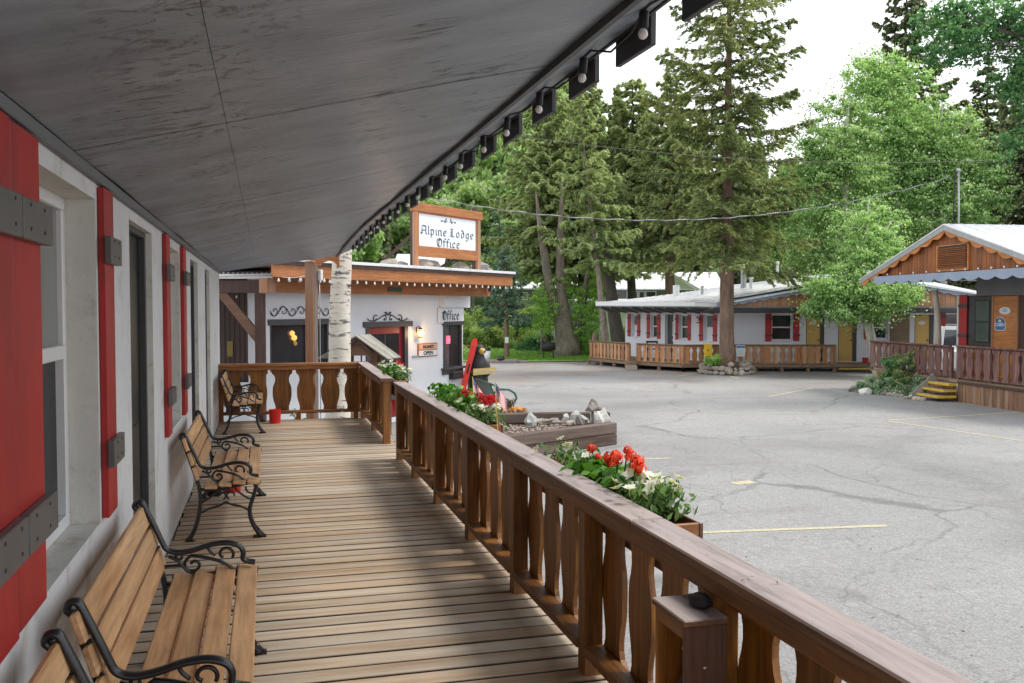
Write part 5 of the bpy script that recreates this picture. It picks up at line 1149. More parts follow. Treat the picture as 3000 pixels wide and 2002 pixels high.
# gable over the right wing
def zline(x,xa,za,xb,zb): return za+(zb-za)*(x-xa)/(xb-xa)
GX0,GX1=sxp(2120,37.0),sxp(2560,37.0); GZ0,GZ1=S(2120,37,898).z,S(2560,37,822).z; GX2=GX1+(GX1-GX0)
n=0; x=GX0+.15
while x<GX2-.2:
    w=.2; zt1=GZ0+(GZ1-GZ0)*(1-abs(x-GX1)/(GX1-GX0)); zt2=GZ0+(GZ1-GZ0)*(1-abs(x+w-GX1)/(GX1-GX0)); zb=S(2200,37,901).z
    if min(zt1,zt2)>zb+.01: MB(SITE).hexa([(x+.006,37.0,zb),(x+w-.006,37.0,zb),(x+w-.006,37.03,zb),(x+.006,37.03,zb),(x+.006,37.0,zt1),(x+w-.006,37.0,zt2),(x+w-.006,37.03,zt2),(x+.006,37.03,zt1)]).build('gable_board',W_ORANGEZ,motel)
    x+=w
for sgn,(xa,za,xb,zb) in enumerate(((GX0-.3,GZ0,GX1,GZ1),(GX2+.3,GZ0,GX1,GZ1))):
    poly=[(0,.16),(0,-.02)]; L=math.hypot(xb-xa,zb-za); m=int(L/.42)
    for k in range(m):
        for j in range(5):
            t_=(k+(j+.5)/5)/m*L; poly.append((t_,-.02-.055*math.sin(PI*(j+.5)/5)))
        poly.append(((k+1)/m*L,-.02))
    poly.append((L,.16)); u_=Vector((xb-xa,0,zb-za)).normalized(); mb=MB(SITE); mb.prism(poly if sgn==0 else poly,(xa,36.86,za),u_,(-u_.z,0,u_.x) if sgn==0 else (u_.z,0,-u_.x),(0,1,0),.04); mb.build('scalloped_fascia',P_BLUEG,motel)
MB(SITE).hexa([(GX0-.4,36.9,S(2200,37,902).z),(GX2+.4,36.9,S(2200,37,902).z),(GX2+.4,39.4,ZT-.01),(GX0-.4,39.4,ZT-.01),(GX0-.4,36.9,S(2200,37,902).z+.05),(GX2+.4,36.9,S(2200,37,902).z+.05),(GX2+.4,39.4,ZT+.05),(GX0-.4,39.4,ZT+.05)]).build('soffit',P_GREYSOF,motel)
poly3([S(2110,36.7,893),S(2560,36.7,816),S(2560,41.8,790),S(2110,42.8,842)],P_ROOFW,'metal_roofing',motel); poly3([S(2560,36.7,816),V(GX2+.4,36.7,GZ0+.1),V(GX2+.4,42,GZ0+.1),S(2560,41.8,790)],P_ROOFW,'metal_roofing',motel)
# things on the motel roof
def vent(px,d,py0,py1,r,label,cap=None,mat=P_GALV,name='roof_vent'):
    p=S(px,d,py1); h=S(px,d,py0).z-p.z; t=thing(name,label,'vent',tuple(p),0,'vents on the motel roof')
    MB().lathe([(r,-.35),(r,h*.93),(r*.95,h*.94)],p,12).build('pipe',mat,t,smooth=False)
    if cap: MB().lathe([(cap*.6,h*.86),(cap,h*.90),(cap,h*.97),(cap*.3,h)],p,14).build('cap',P_DARK if mat==P_GALV and cap>.25 else mat,t)
vent(2178,40.5,771,835,.13,'tall round metal flue with dark flat cap on the motel roof',.29); vent(1981,41.5,836,864,.15,'stout white box flue at the left of the motel roof',.16,P_FRAME); vent(2057,40.5,838,872,.06,'thin grey vent pipe left of the big spruce',.08)
vent(2200,39.5,812,852,.07,'short pale mushroom vent in front of the tall flue',.12,P_FRAME); vent(2258,40,814,828,.09,'low white cowl vent on the motel roof',.13,P_FRAME); vent(2277,40.5,766,830,.06,'tall slender white pipe on the motel roof',.09,P_FRAME)
# decks and railings
mdk=thing('motel_deck','raised timber deck on short posts along the motel','deck',tuple(V(7,38,G)),-YAW)
def PTS(L): return [V(sxp(px,d),d) for px,d in L]
R1=PTS([(1728,42.8),(1842,39.8)]); R2=PTS([(1866,39.4),(2005,37.7),(2105,37.9)]); R3=PTS([(2140,37.9),(2449,37.8)])
def deckpoly(pts,name='deck_floor'): poly3([Vector((p.x,p.y,ZD-.06)) for p in pts],W_MOTDECK,name,mdk,th=(0,0,.058))
deckpoly([R1[0],R1[1],R2[0],M1.w(1.5,-.02,0),M1.w(-1.0,-.02,0),V(sxp(1745,44.5),44.5)]); deckpoly([R2[0],R2[1],R2[2],R3[0],R3[1],V(sxp(2560,37.8),37.8),V(sxp(2560,39.3),39.3),M2.w(0,-.03,0),M1.w(1.5,-.03,0)])
RAILS=[('left railing section',R1),('middle railing section bending at a corner',R2),('right railing section with white wall seen through its cut-outs',R3)]
def rail_run(name,label,pts,ztop,zbot,pitch,mats,cat='railing',grp=None,rim=True,parent_z=G):
    t=thing(name,label,cat,(pts[0].x,pts[0].y,parent_z),0,grp); H=ztop-.08-zbot
    for a,b in zip(pts[:-1],pts[1:]):
        d=(b-a); L=d.length; d.normalize(); n_=Vector((-d.y,d.x,0)); n_=n_ if n_.dot(_h)<0 else -n_
        k=max(1,round(L/pitch)); w=L/k; me=board_mesh('baluster_board',w-.006,H,.025,mats[0])
        ang=math.atan2(d.y,d.x)-PI/2
        for i in range(k): p=a+d*((i+.5)*w); inst('baluster_board',me,t,Matrix.Translation((p.x,p.y,zbot))@Matrix.Rotation(ang,4,'Z'))
        za=Vector((0,0,ztop)); MB().beam(a+za-Vector((0,0,.02)),b+za-Vector((0,0,.02)),.13,.04,c=.005).build('handrail',mats[1],t); MB().beam(a+Vector((0,0,ztop-.075))-n_*.03,b+Vector((0,0,ztop-.075))-n_*.03,.04,.068).build('rail_apron',mats[1],t)
        MB().beam(a+Vector((0,0,zbot+.03))-n_*.03,b+Vector((0,0,zbot+.03))-n_*.03,.04,.06).build('bottom_rail',mats[1],t)
        np_=max(1,round(L/1.3))
        for i in range(np_+1):
            p=a+d*(L*i/np_)-n_*.05; MB().bb(p.x-.045,p.y-.045,zbot-.05,p.x+.045,p.y+.045,ztop-.041,.004).build('post',mats[0],t)
    return t
for l,p in RAILS:
    rail_run('motel_railing','orange-brown '+l+' on the motel deck',p,.13,ZD+.03,.295,(W_MOTRAIL,W_MOTDECK),grp='railings on the motel deck')
    for a,b in zip(p[:-1],p[1:]):
        MB().beam(a+Vector((0,0,ZD-.07)),b+Vector((0,0,ZD-.07)),.05,.13,c=.006).build('rim_board',W_MOTDECK,mdk)
        L=(b-a).length; k=max(2,int(L/1.0))
        for i in range(k+1): q=a.lerp(b,i/k); MB().bb(q.x-.06,q.y+.02,G,q.x+.06,q.y+.14,ZD-.06,.006).build('deck_post',W_MOTDECK,mdk)
a=V(sxp(2449,37.8),37.8,ZD-.05); b=V(sxp(2560,37.8),37.8,ZD-.05); MB().beam(a,b,.05,.14).build('rim_board',W_MOTDECK,mdk); MB().beam(a+Vector((0,0,-.14))-_h*.3,b+Vector((0,0,-.14))-_h*.3,.3,.05).build('step_tread',W_MOTDECK,mdk); MB().beam(a+Vector((0,0,-.11))-_h*.46,b+Vector((0,0,-.11))-_h*.46,.03,.04).build('yellow_nosing',P_YSTEP,mdk)
bx=V(sxp(1849,38.9),38.9,G); t=thing('motel_step','pale wooden box step at the gap between the motel railings','step',tuple(bx),-YAW)
MB(SITE).bb(sxp(1834,38.9),38.5,G,sxp(1864,38.9),38.95,G+.19,.01).build('lower_step',W_GREY,t); MB(SITE).bb(sxp(1836,38.9),38.951,G,sxp(1866,38.9),39.5,G+.34,.01).build('upper_step',W_MOTDECK,t)
# notices on the railing
def board_sign(name,label,px0,px1,py0,py1,d,mat): 
    p=S((px0+px1)/2,d,(py0+py1)/2); t=thing(name,label,'sign',tuple(p),-YAW); x0,x1=sxp(px0,d),sxp(px1,d); z1=S(px0,d,py0).z; z0=S(px0,d,py1).z
    MB(SITE).bb(x0,d-.02,z0,x1,d,z1,.006).build('board',mat,t); return t,x0,x1,z0,z1
P_YSIGN=paint('sign_yellow',(.72,.46,.01),.45,.06,3)
t,x0,x1,z0,z1=board_sign('yellow_notice','bright yellow notice board on the railing left of the spruce trunk',2063,2087,1008,1044,37.55,P_YSIGN)
mb=MB(SITE); cx_,cz_=(x0+x1)/2,(z0+z1)/2; mb.prism([(-.035,-.05),(.035,-.05),(.02,.0),(.0,.05),(-.02,.0)],(cx_,37.525,cz_+.01),(1,0,0),(0,0,1),(0,1,0),.004); mb.build('emblem',P_DARK,t)
for k,z in enumerate((z1-.06,z1-.10,z0+.07,z0+.11)): MB(SITE).bb(cx_-.10,37.524,z,cx_+.10,37.529,z+.014).build('printed_line',P_YSTEP,t)
t,x0,x1,z0,z1=board_sign('blue_white_notice','white notice with blue header on the railing right of the spruce trunk',2158,2183,1012,1045,37.5,P_FRAME)
MB(SITE).bb(x0+.01,37.474,z1-.12,x1-.01,37.479,z1-.02).build('blue_header',paint('notice_blue',(.06,.22,.45),.5,.05,3),t)
for k in range(5): MB(SITE).bb(x0+.05+.02*(k%2),37.474,z0+.06+.05*k,x1-.05,37.479,z0+.075+.05*k).build('printed_line',P_BLUEG,t)
# ------------------------------------------------------------------ stone planter round the spruce
sp=thing('stone_tree_planter','round rubble stone planter around the big spruce trunk','planter',tuple(V(sxp(2128,36.7),36.7,G)))
scx,scd=sxp(2130,36.75),36.75
for ring,(rr_,z0,nn) in enumerate(((1.02,.09,26),(.97,.25,24),(.90,.38,20))):
    for k in range(nn):
        a=2*PI*k/nn+ring*.13; r_=random.uniform(.08,.18); p=V(scx+rr_*math.cos(a),scd+rr_*.95*math.sin(a),G+z0+random.uniform(-.03,.04))
        if ring==2 and random.random()<.3: continue
        MB().rock(p,(r_*1.2,r_,r_*.8),k+ring*40,1,.35).build('stone',P_STONE,sp)
MB(SITE).lathe([(.95,0),(.93,.30),(.2,.36)],(scx,scd,G),20).build('soil',P_SOIL,sp)
# ================================================================== brown cabin on the right
CF=Frame(V(12.54,25.7)[:2],site_u(-.15,.989))
cabin=thing('cabin_building','brown board cabin with scalloped orange gable trim and white metal roof','building',tuple(CF.w(0,-3,G)),CF.rz)
def cx(px,c=0): return CF.l(px,950,c)[0]
def cz(px,py,c=0): return CF.l(px,py,c)[1]
cw=-1.4; zfl=-.36
xcor=cx(2809,cw); xnear=cx(3150,cw)
zs0=cz(2880,865,cw)
# walls
MB(CF.M).bb(xnear-3,cw-.1,G,xcor,cw,zs0,0).build('wall',W_CABIN,cabin); MB(CF.M).bb(xcor-.03,cw-5,G,xcor+.03,cw-.11,zs0,0).build('side_wall',W_CABIN,cabin)
MB(CF.M).bb(xcor-.05,cw+.001,zfl,xcor+.035,cw+.05,zs0,.006).build('corner_trim',P_FRAME,cabin)
a,b=cx(2841,cw),cx(2910,cw); zw1,zw0=cz(2870,869,cw),cz(2870,1012,cw)
MB(CF.M).bb(b,cw+.001,zw0,a,cw+.04,zw1,.004).build('window_casing',P_DKGREY,cabin)
wf=MB(CF.M).bb(b+.08,cw+.041,zw0+.08,a-.30,cw+.055,zw1-.10,.003).build('window',P_DARK,cabin); MB(CF.M).bb(b+.12,cw+.056,(zw0+zw1)/2,a-.36,cw+.06,zw1-.14).build('pane',GL_SKY,wf); MB(CF.M).bb(b+.12,cw+.056,zw0+.12,a-.36,cw+.06,(zw0+zw1)/2-.05).build('pane',GL_SKY,wf)
a,b=cx(2913,cw),cx(2984,cw); MB(CF.M).bb(b,cw+.001,zfl,a,cw+.03,cz(2950,868,cw),.004).build('orange_panel',W_CABORANGE,cabin)
MB(CF.M).bb(a-.001,cw+.0015,zfl,a+.06,cw+.05,zs0-.01,.004).build('casing',W_ORANGEZ,cabin)
MB(CF.M).bb(b-.05,cw+.002,zfl,b-.001,cw+.07,zs0-.01,.004).build('casing',W_ORANGEZ,cabin); MB(CF.M).bb(b-1.0,cw+.001,zfl,b-.051,cw+.02,zs0-.05,.004).build('door',W_DBROWN,cabin)
(x0_,x1_)=(cx(2839,cw),cx(2816,cw)); t=thing('shutter','tall red shutter at the cabin corner beside its dark window','shutter',tuple(CF.w(x0_,cw,.5)),CF.rz)
MB(CF.M).bb(x0_,cw+.051,cz(2827,1012,cw),x1_,cw+.085,cz(2827,864,cw),.004).build('board',P_REDFAR,t)
for py in (896,982): z=cz(2827,py,cw); MB(CF.M).bb(x0_-.03,cw+.086,z-.06,x1_+.01,cw+.11,z+.04,.004).build('batten',P_DKGREY,t)
t=thing('cabin_number_sign','small white oval number plate on the orange cabin panel','sign',tuple(CF.w(cx(2948,cw),cw+.04,1.5)),CF.rz)
xm_=cx(2947,cw); zm_=cz(2947,911,cw); rx=abs(cx(2931,cw)-cx(2964,cw))/2; m=MB(CF.M); N_=20
m.add([(xm_+rx*math.cos(2*PI*i/N_),cw+.045,zm_+.105*math.sin(2*PI*i/N_)) for i in range(N_)]+[(xm_+rx*math.cos(2*PI*i/N_),cw+.031,zm_+.105*math.sin(2*PI*i/N_)) for i in range(N_)],[tuple(range(N_))[::-1],tuple(range(N_,2*N_))]+[(i,(i+1)%N_,N_+(i+1)%N_,N_+i) for i in range(N_)]); m.build('plate',P_FRAME,t)
text('-32-',.13,P_BLUEG,CF.w(xm_,cw+.047,zm_+.01),-CF.u,(0,0,1),t,xs=1.3,bold=.003)
t=thing('cabin_badge_sign','blue arched badge lettered CABIN with little trees on the orange cabin panel','sign',tuple(CF.w(cx(2934,cw),cw+.04,1.1)),CF.rz)
xm_=cx(2934,cw); z1=cz(2934,928,cw); z0=cz(2934,968,cw); W2=abs(cx(2918,cw)-cx(2951,cw))/2; H2=z1-z0
def badge(k,y0,y1,mat,nm):
    pr=[(-.8,0),(-.3,-.04),(.3,-.04),(.8,0),(1,.2),(1,.45),(.82,.72),(.45,.93),(0,1.0),(-.45,.93),(-.82,.72),(-1,.45),(-1,.2)]
    pr=[(x*W2*k,((z-.5)*k+.5)*H2) for x,z in pr][::-1]
    MB(CF.M).prism(pr,(xm_,y0,z0),(-1,0,0),(0,0,1),(0,1,0),y1-y0).build(nm,mat,t)
P_BLUE=paint('badge_blue',(.05,.16,.36),.5,.08,3)
badge(1.0,cw+.031,cw+.045,P_FRAME,'rim'); badge(.9,cw+.046,cw+.052,P_BLUE,'face')
text('CABIN',H2*.36,P_FRAME,CF.w(xm_,cw+.055,z0+H2*.40),-CF.u,(0,0,1),t,xs=.95,bold=.003)
mb=MB(CF.M)
mb.prism([(-.35,.62),(.35,.62),(0,.88)],(0,0,0),(0,0,0),(0,0,0),(0,0,0),0) if False else None
for (x,w,h) in ((-.62,.14,.22),(.62,.14,.22),(0,.34,.20)): MB(CF.M).prism([(-w*W2,0),(w*W2,0),(0,h*H2)][::-1],(xm_+x*W2,cw+.053,z0+H2*.62),(1,0,0),(0,0,1),(0,1,0),.003).build('emblem',P_FRAME if w>.2 else P_DARK,t)
# gable, roof
cg=.45
xP,zP=CF.l(2768,672,cg); xF,zF=CF.l(2522,829,cg); xN=xP-(xF-xP); zN=zF
zbt=cz(2700,815,cg-.06)
cgb=cg-.12
x=xF-.3
while x>xN+.3:
    w=.185; f=lambda xx: zP-(zP-zF)*abs(xx-xP)/abs(xF-xP)
    z1,z2=f(x)-.03,f(x-w)-.03
    if min(z1,z2)>zbt+.02: MB(CF.M).hexa([(x-w+.005,cgb-.03,zbt),(x-.005,cgb-.03,zbt),(x-.005,cgb,zbt),(x-w+.005,cgb,zbt),(x-w+.005,cgb-.03,z2),(x-.005,cgb-.03,z1),(x-.005,cgb,z1),(x-w+.005,cgb,z2)]).build('gable_board',W_CABIN,cabin)
    x-=w
def scal(xa,za,xb,zb,c,mat,top,lob,nm,pitch=.36,par=cabin):
    L=math.hypot(xb-xa,zb-za); m=max(1,round(L/pitch)); poly=[(0,top),(0,-.02)]
    for k in range(m):
        for j in range(6): poly.append(((k+(j+.5)/6)/m*L,-.02-lob*math.sin(PI*(j+.5)/6)))
        poly.append(((k+1)/m*L,-.02))
    poly.append((L,top)); u_=Vector((xb-xa,0,zb-za)).normalized(); v_=Vector((-u_.z,0,u_.x)); v_=v_ if v_.z>0 else -v_
    mb=MB(CF.M).prism(poly,(xa,c,za),u_,v_,(0,1,0),.035); mb.build(nm,mat,par)
scal(xF,zF-.05,xP,zP-.05,cg-.02,W_CABORANGE,.05,.10,'scalloped_bargeboard',.60); scal(xN,zN-.05,xP,zP-.05,cg-.02,W_CABORANGE,.05,.10,'scalloped_bargeboard',.60)
for (xa,xb) in ((xF+.05,xP),(xN-.05,xP)):
    MB(CF.M).beam((xa,cg+.01,zF+.03),(xb,cg+.01,zP+.05),.05,.16).build('rake_flashing',P_GALV,cabin)
    mb=MB(CF.M); mb.hexa([(xa,cg+.05,zF+.08),(xa,-11,zF+.08),(xb,-11,zP+.11),(xb,cg+.05,zP+.11),(xa,cg+.05,zF+.11),(xa,-11,zF+.11),(xb,-11,zP+.15),(xb,cg+.05,zP+.15)]); mb.build('metal_roofing',P_ROOFW,cabin)
for k in range(26):
    y=cg-.1-.4*k; MB(CF.M).beam((xN,y,zN+.12),(xP,y,zP+.155),.03,.022).build('roof_rib',P_ROOFW,cabin)
zb1=cz(2700,812,cg)
scal(cx(2560,cg),zb1-.06,cx(3200,cg),zb1-.06,cg+.0,P_BLUEG,.15,.09,'scalloped_band',.64)
MB(CF.M).bb(cx(3200,cg),cw,zb1-.07,cx(2560,cg)-.2,cg-.13,zb1-.02,0).build('porch_soffit',P_GREYSOF,cabin)
MB(CF.M).bb(cx(3200,cg),cw-.05,zs0-.02,cx(2700,cg),cw+.12,zb1-.071,0).build('plate_beam',P_GREYSOF,cabin)
for k in range(11): z_=cz(2600+k*38,812,cg); MB(CF.M).lathe([(.012,0),(.028,.02),(.018,.05)],(cx(2600+k*38,cg),cg+.03,zb1+.11),8).build('bulb',BULB,cabin)
# louvre vent
xa,xb=cx(2741,cgb+.02),cx(2836,cgb+.02); z1,z0=cz(2788,717,cgb),cz(2788,795,cgb)
lv=MB(CF.M); 
lvf=MB(CF.M).bb(xb,cgb+.001,z0,xa,cgb+.05,z1,.004).build('louvre_frame',W_CABORANGE,cabin)
MB(CF.M).bb(xb+.06,cgb+.051,z0+.09,xa-.10,cgb+.056,z1-.03,0).build('louvre_back',P_DARK,lvf)
for k in range(12): z=z0+.10+(z1-z0-.16)*k/12; MB(CF.M).beam((xb+.07,cgb+.075,z),(xa-.11,cgb+.075,z),.045,.012,up=(0,.7,.7)).build('louvre_slat',W_CABIN,lvf)
# deck, skirt, railings
MB(CF.M).bb(-6,cw,zfl-.06,4.6,.0,zfl,.004).build('deck_floor',W_MOTDECK,cabin); MB(CF.M).bb(-6,-.03,zfl-.12,.0,.02,zfl-.05,.004).build('rim_board',W_DBROWN,cabin)
x=-.0
while x>-5.5: MB(CF.M).bb(x-.155,-.05,G-.02,x-.004,-.02,zfl-.125,.004).build('skirt_board',W_LOG,cabin); x-=.16
x=4.4
while x>.25: MB(CF.M).bb(x-.155,-.15,G-.02,x-.004,-.12,zfl-.10,.004).build('skirt_board',W_MOTRAIL,cabin); x-=.16
rail_run('cabin_railing','maroon cut-out railing on the near right of the cabin porch',[CF.w(-.02,.02,0),CF.w(-5.5,.02,0)],.60,zfl+.05,.36,(W_CABRAIL,W_CABRAIL),grp='maroon cabin railings')
rail_run('cabin_railing','maroon cut-out railing on the far left part of the cabin porch, above the shrubs',[CF.w(4.55,-.0,0),CF.w(.35,-.0,0)],.575,zfl+.05,.36,(W_CABRAIL,W_CABRAIL),grp='maroon cabin railings')
st=thing('cabin_steps','three wooden steps with yellow painted edges beside the cabin skirt','steps',tuple(CF.w(.2,.4,G)),CF.rz)
for k in range(3):
    z=G+.17+.17*k; y1=.58-.18*k
    MB(CF.M).bb(.03,.02,z-.04,1.0,y1,z,.004).build('tread',P_STONE,st); MB(CF.M).bb(-.005,.02,z-.065,.028,y1,z+.004,.003).build('yellow_edge',P_YSTEP,st); MB(CF.M).bb(-.005,y1+.001,z-.065,1.0,y1+.03,z+.004,.003).build('yellow_edge',P_YSTEP,st)
MB(CF.M).beam((1.02,.66,G+.1),(1.02,.02,zfl+.02),.04,.2).build('stringer',W_GREY,st)
lp_=thing('log_post','leaning peeled log post holding the cabin porch roof','post',tuple(S(2748,27.2,995)))
trunk_mb([S(2750,27.2,1060),S(2748,27.2,995),S(2742,27.2,920),S(2736,27.2,850)],[.10,.095,.085,.08],10,.02,4).build('log',P_STONE if False else wood('peeled_log',(.28,.24,.19),(.52,.47,.39),'Z',.5,.7,.1),lp_,smooth=True)
# ------------------------------------------------------------------ pickup truck behind the cabin deck
TF=Frame(V(sxp(2795,34),33.2)[:2],site_u(.90,-.44))
tr=thing('pickup_truck','white pickup truck parked behind the cabin porch, rear window and roof showing','truck',tuple(TF.w(0,0,G)),TF.rz)
P_CARW=paint('truck_white',(.76,.77,.78),.2,.02,2,None,0,0)
def loft(M,secs,mat,nm,par,smooth=False):
    n=len(secs[0]); vs=[p for s_ in secs for p in s_]; fs=[(i*n+k,i*n+(k+1)%n,(i+1)*n+(k+1)%n,(i+1)*n+k) for i in range(len(secs)-1) for k in range(n)]+[tuple(range(n))[::-1],tuple((len(secs)-1)*n+k for k in range(n))]
    return MB(M).add(vs,fs).build(nm,mat,par,smooth)
def sec(y,w,z0,z1,r=.08): return [(-w,y,z0),(w,y,z0),(w,y,z1-r),(w-r,y,z1),(-w+r,y,z1),(-w,y,z1-r)]
body=loft(TF.M,[sec(0,.93,G+.45,G+1.05),sec(.1,.96,G+.35,G+1.1),sec(5.2,.96,G+.35,G+1.1),sec(5.5,.9,G+.4,G+.95)],P_CARW,'body',tr)
loft(TF.M,[[( -w,y,z) if i==0 else p for i,p in enumerate(sec(y,w,G+1.08,z,.12))] for y,w,z in ((1.75,.88,G+1.12),(1.95,.80,G+1.92),(3.2,.80,G+1.93),(4.0,.86,G+1.12))],P_CARW,'cab',tr)
MB(TF.M).hexa([(-.72,1.77,G+1.2),(.72,1.77,G+1.2),(.72,1.83,G+1.2),(-.72,1.83,G+1.2),(-.66,1.895,G+1.80),(.66,1.895,G+1.80),(.66,1.96,G+1.80),(-.66,1.96,G+1.80)]).build('rear_window',GL_DARK,tr)
for sx in (-1,1): MB(TF.M).hexa([(sx*.875-.02,2.05,G+1.2),(sx*.875+.02,2.05,G+1.2),(sx*.875+.02,3.7,G+1.2),(sx*.875-.02,3.7,G+1.2),(sx*.81-.02,2.15,G+1.78),(sx*.81+.02,2.15,G+1.78),(sx*.81+.02,3.2,G+1.78),(sx*.81-.02,3.2,G+1.78)]).build('side_window',GL_DARK,tr)
MB(TF.M).bb(-.12,1.90,G+1.86,.12,1.95,G+1.92,.01).build('brake_light',P_REDFAR,tr); MB(TF.M).bb(-.86,.05,G+.4,.86,.10,G+.62,.01).build('bumper',P_CHROME,tr)
for sx in (-.9,.9): MB(TF.M).bb(sx-.06,.0,G+.75,sx+.06,.05,G+1.0,.01).build('tail_light',P_REDFAR,tr)
for y in (1.0,4.4):
    for sx in (-1,1):
        w=MB(TF.M).lathe([(.28,0),(.38,.03),(.38,.22),(.28,.25)],(sx*.74 if sx>0 else -.99,y,G+.38),18,(1,0,0)).build('wheel',P_BLACK,tr,smooth=False); MB(TF.M).lathe([(.2,0),(.2,.26)],(sx*.735 if sx>0 else -.995,y,G+.38),12,(1,0,0)).build('rim',P_CHROME,w)
# ------------------------------------------------------------------ far houses
def house(name,label,px0,px1,d,pyR,pyE,pyB,wallmat,wins,depth=5.5,gable=None):
    x0,x1=sxp(px0,d),sxp(px1,d); zR=S(px0,d+depth/2,pyR).z; zE=S(px0,d,pyE).z; t=thing(name,label,'house',tuple(V((x0+x1)/2,d,G)),-YAW)
    MB(SITE).bb(x0+.4,d+.6,G,x1-.4,d+depth,zE,0).build('wall',wallmat,t)
    MB(SITE).hexa([(x0,d,zE),(x1,d,zE),(x1,d+depth/2,zR),(x0,d+depth/2,zR),(x0,d,zE+.08),(x1,d,zE+.08),(x1,d+depth/2,zR+.08),(x0,d+depth/2,zR+.08)]).build('roof',P_ROOFW,t)
    MB(SITE).hexa([(x0,d+depth/2,zR),(x1,d+depth/2,zR),(x1,d+depth+.3,zE),(x0,d+depth+.3,zE),(x0,d+depth/2,zR+.08),(x1,d+depth/2,zR+.08),(x1,d+depth+.3,zE+.08),(x0,d+depth+.3,zE+.08)]).build('roof',P_ROOFW,t)
    k=0; xx=x0+.2
    while xx<x1: MB(SITE).beam((xx,d,zE+.09),(xx,d+depth/2,zR+.09),.05,.03).build('roof_rib',P_ROOFW,t); xx+=1.0
    for (a,b,c,e) in wins:
        X0,X1=sxp(a,d+.6),sxp(b,d+.6); Z1=S(a,d+.6,c).z; Z0=S(a,d+.6,e).z
        w=MB(SITE).bb(X0,d+.53,Z0,X1,d+.598,Z1,.01).build('window',P_FRAME,t); MB(SITE).bb(X0+.06,d+.515,Z0+.06,X1-.06,d+.529,Z1-.06).build('pane',GL_DARK,w)
    return t,x0,x1,zE,zR
P_SHAKE=paint('grey_siding',(.17,.165,.17),.9,.25,2.5,None,0,.5,8)
t,hx0,hx1,hzE,hzR=house('white_roofed_house','grey-walled house with wide white metal roof behind the motel',1790,2125,60,801,850,960,P_SHAKE,[(1793,1808,856,878),(1835,1847,853,876),(1849,1868,853,876),(1870,1888,853,876),(1890,1922,853,878)])
# cross gable and longer wing
gx0,gx1=sxp(1968,58.5),sxp(2040,58.5); zg=S(2000,58.5,800).z; ze=S(2000,58.5,848).z
MB(SITE).prism([(gx0,ze),((gx0+gx1)/2-1,zg),(gx1,ze)],(0,58.6,0),(1,0,0),(0,0,1),(0,1,0),.1).build('gable_wall',P_WHITEW,t)
MB(SITE).beam((gx0-.2,58.4,ze-.05),((gx0+gx1)/2-1,58.4,zg+.05),.5,.08).build('roof',P_ROOFW,t); MB(SITE).beam((gx1+.2,58.4,ze-.05),((gx0+gx1)/2-1,58.4,zg+.05),.5,.08).build('roof',P_ROOFW,t)
house('white_roofed_house','white-roofed grey house glimpsed behind the office and the big trunks',1500,1700,62,806,848,960,P_SHAKE,[(1530,1545,856,880),(1600,1640,853,880),(1650,1680,855,880)])
house('white_low_house','low white building between the leaning trunks and the motel',1690,1900,56,880,900,975,P_WHITEW,[(1708,1722,912,930),(1740,1752,912,930),(1806,1818,908,925)],4)
house('white_roofed_house','white metal roof glimpsed beyond the office roof beside its sign brace',1150,1300,66,748,790,960,P_SHAKE,[(1180,1200,815,840)])
pf=thing('white_picket_fence','white picket fence beyond the lawn between the tree trunks','fence',tuple(V(sxp(1700,55),55,G)),-YAW)
for z in (-.35,.15): MB(SITE).bb(sxp(1575,54.5),54.5,z,sxp(1845,54.5),54.55,z+.08).build('rail',P_FRAME,pf)
x=sxp(1575,54.5); pm=MB().bb(-.06,-.012,G,.06,.012,.35,.004).mesh('picket',P_FRAME)
while x<sxp(1845,54.5): inst('picket',pm,pf,Matrix.Translation(V(x,54.48,0))@Matrix.Rotation(-YAW,4,'Z')); x+=.17
# ================================================================== vegetation
L_SPRUCE=leafmat('spruce_needles',[(0,(.05,.08,.04)),(.3,(.14,.19,.08)),(.6,(.28,.35,.15)),(.85,(.48,.52,.24)),(1,(.46,.38,.20))],.35,vary=.06)
L_SPRUCE2=leafmat('olive_spruce_needles',[(0,(.12,.17,.09)),(.3,(.30,.37,.19)),(.6,(.45,.56,.32)),(.9,(.66,.73,.46)),(1,(.55,.50,.30))],.45,vary=.14)
L_BLUES=leafmat('blue_spruce_needles',[(0,(.06,.11,.085)),(.5,(.16,.26,.19)),(1,(.36,.48,.36))],.25,vary=.06)
L_DARKS=leafmat('dark_spruce_needles',[(0,(.08,.105,.075)),(.5,(.20,.235,.15)),(1,(.38,.41,.25))],.35,vary=.1)
L_ASPEN=leafmat('aspen_leaves',[(0,(.10,.19,.07)),(.3,(.23,.40,.15)),(.65,(.40,.60,.27)),(.92,(.60,.76,.46)),(1,(.80,.85,.72))],.45,.4,vary=.12)
L_HILLA=leafmat('hill_aspen_leaves',[(0,(.16,.27,.09)),(.5,(.32,.50,.20)),(1,(.58,.70,.42))],.45,vary=.18)  # paler greens put distance haze into the leaf colour
L_HILLS=leafmat('hill_spruce_needles',[(0,(.12,.17,.10)),(.5,(.27,.34,.20)),(1,(.48,.54,.34))],.35,vary=.25)  # haze on the far slope put into the needle colour as paleness
L_WILLOW=leafmat('willow_leaves',[(0,(.14,.28,.05)),(.5,(.30,.54,.12)),(1,(.52,.72,.26))],.45,vary=.08)
L_HEDGE=leafmat('hedge_leaves',[(0,(.18,.27,.08)),(.5,(.38,.52,.18)),(1,(.66,.76,.38))],.4,vary=.12)
L_COTTON=leafmat('cottonwood_leaves',[(0,(.04,.12,.05)),(.5,(.11,.27,.11)),(1,(.25,.44,.21))],.4,vary=.06)
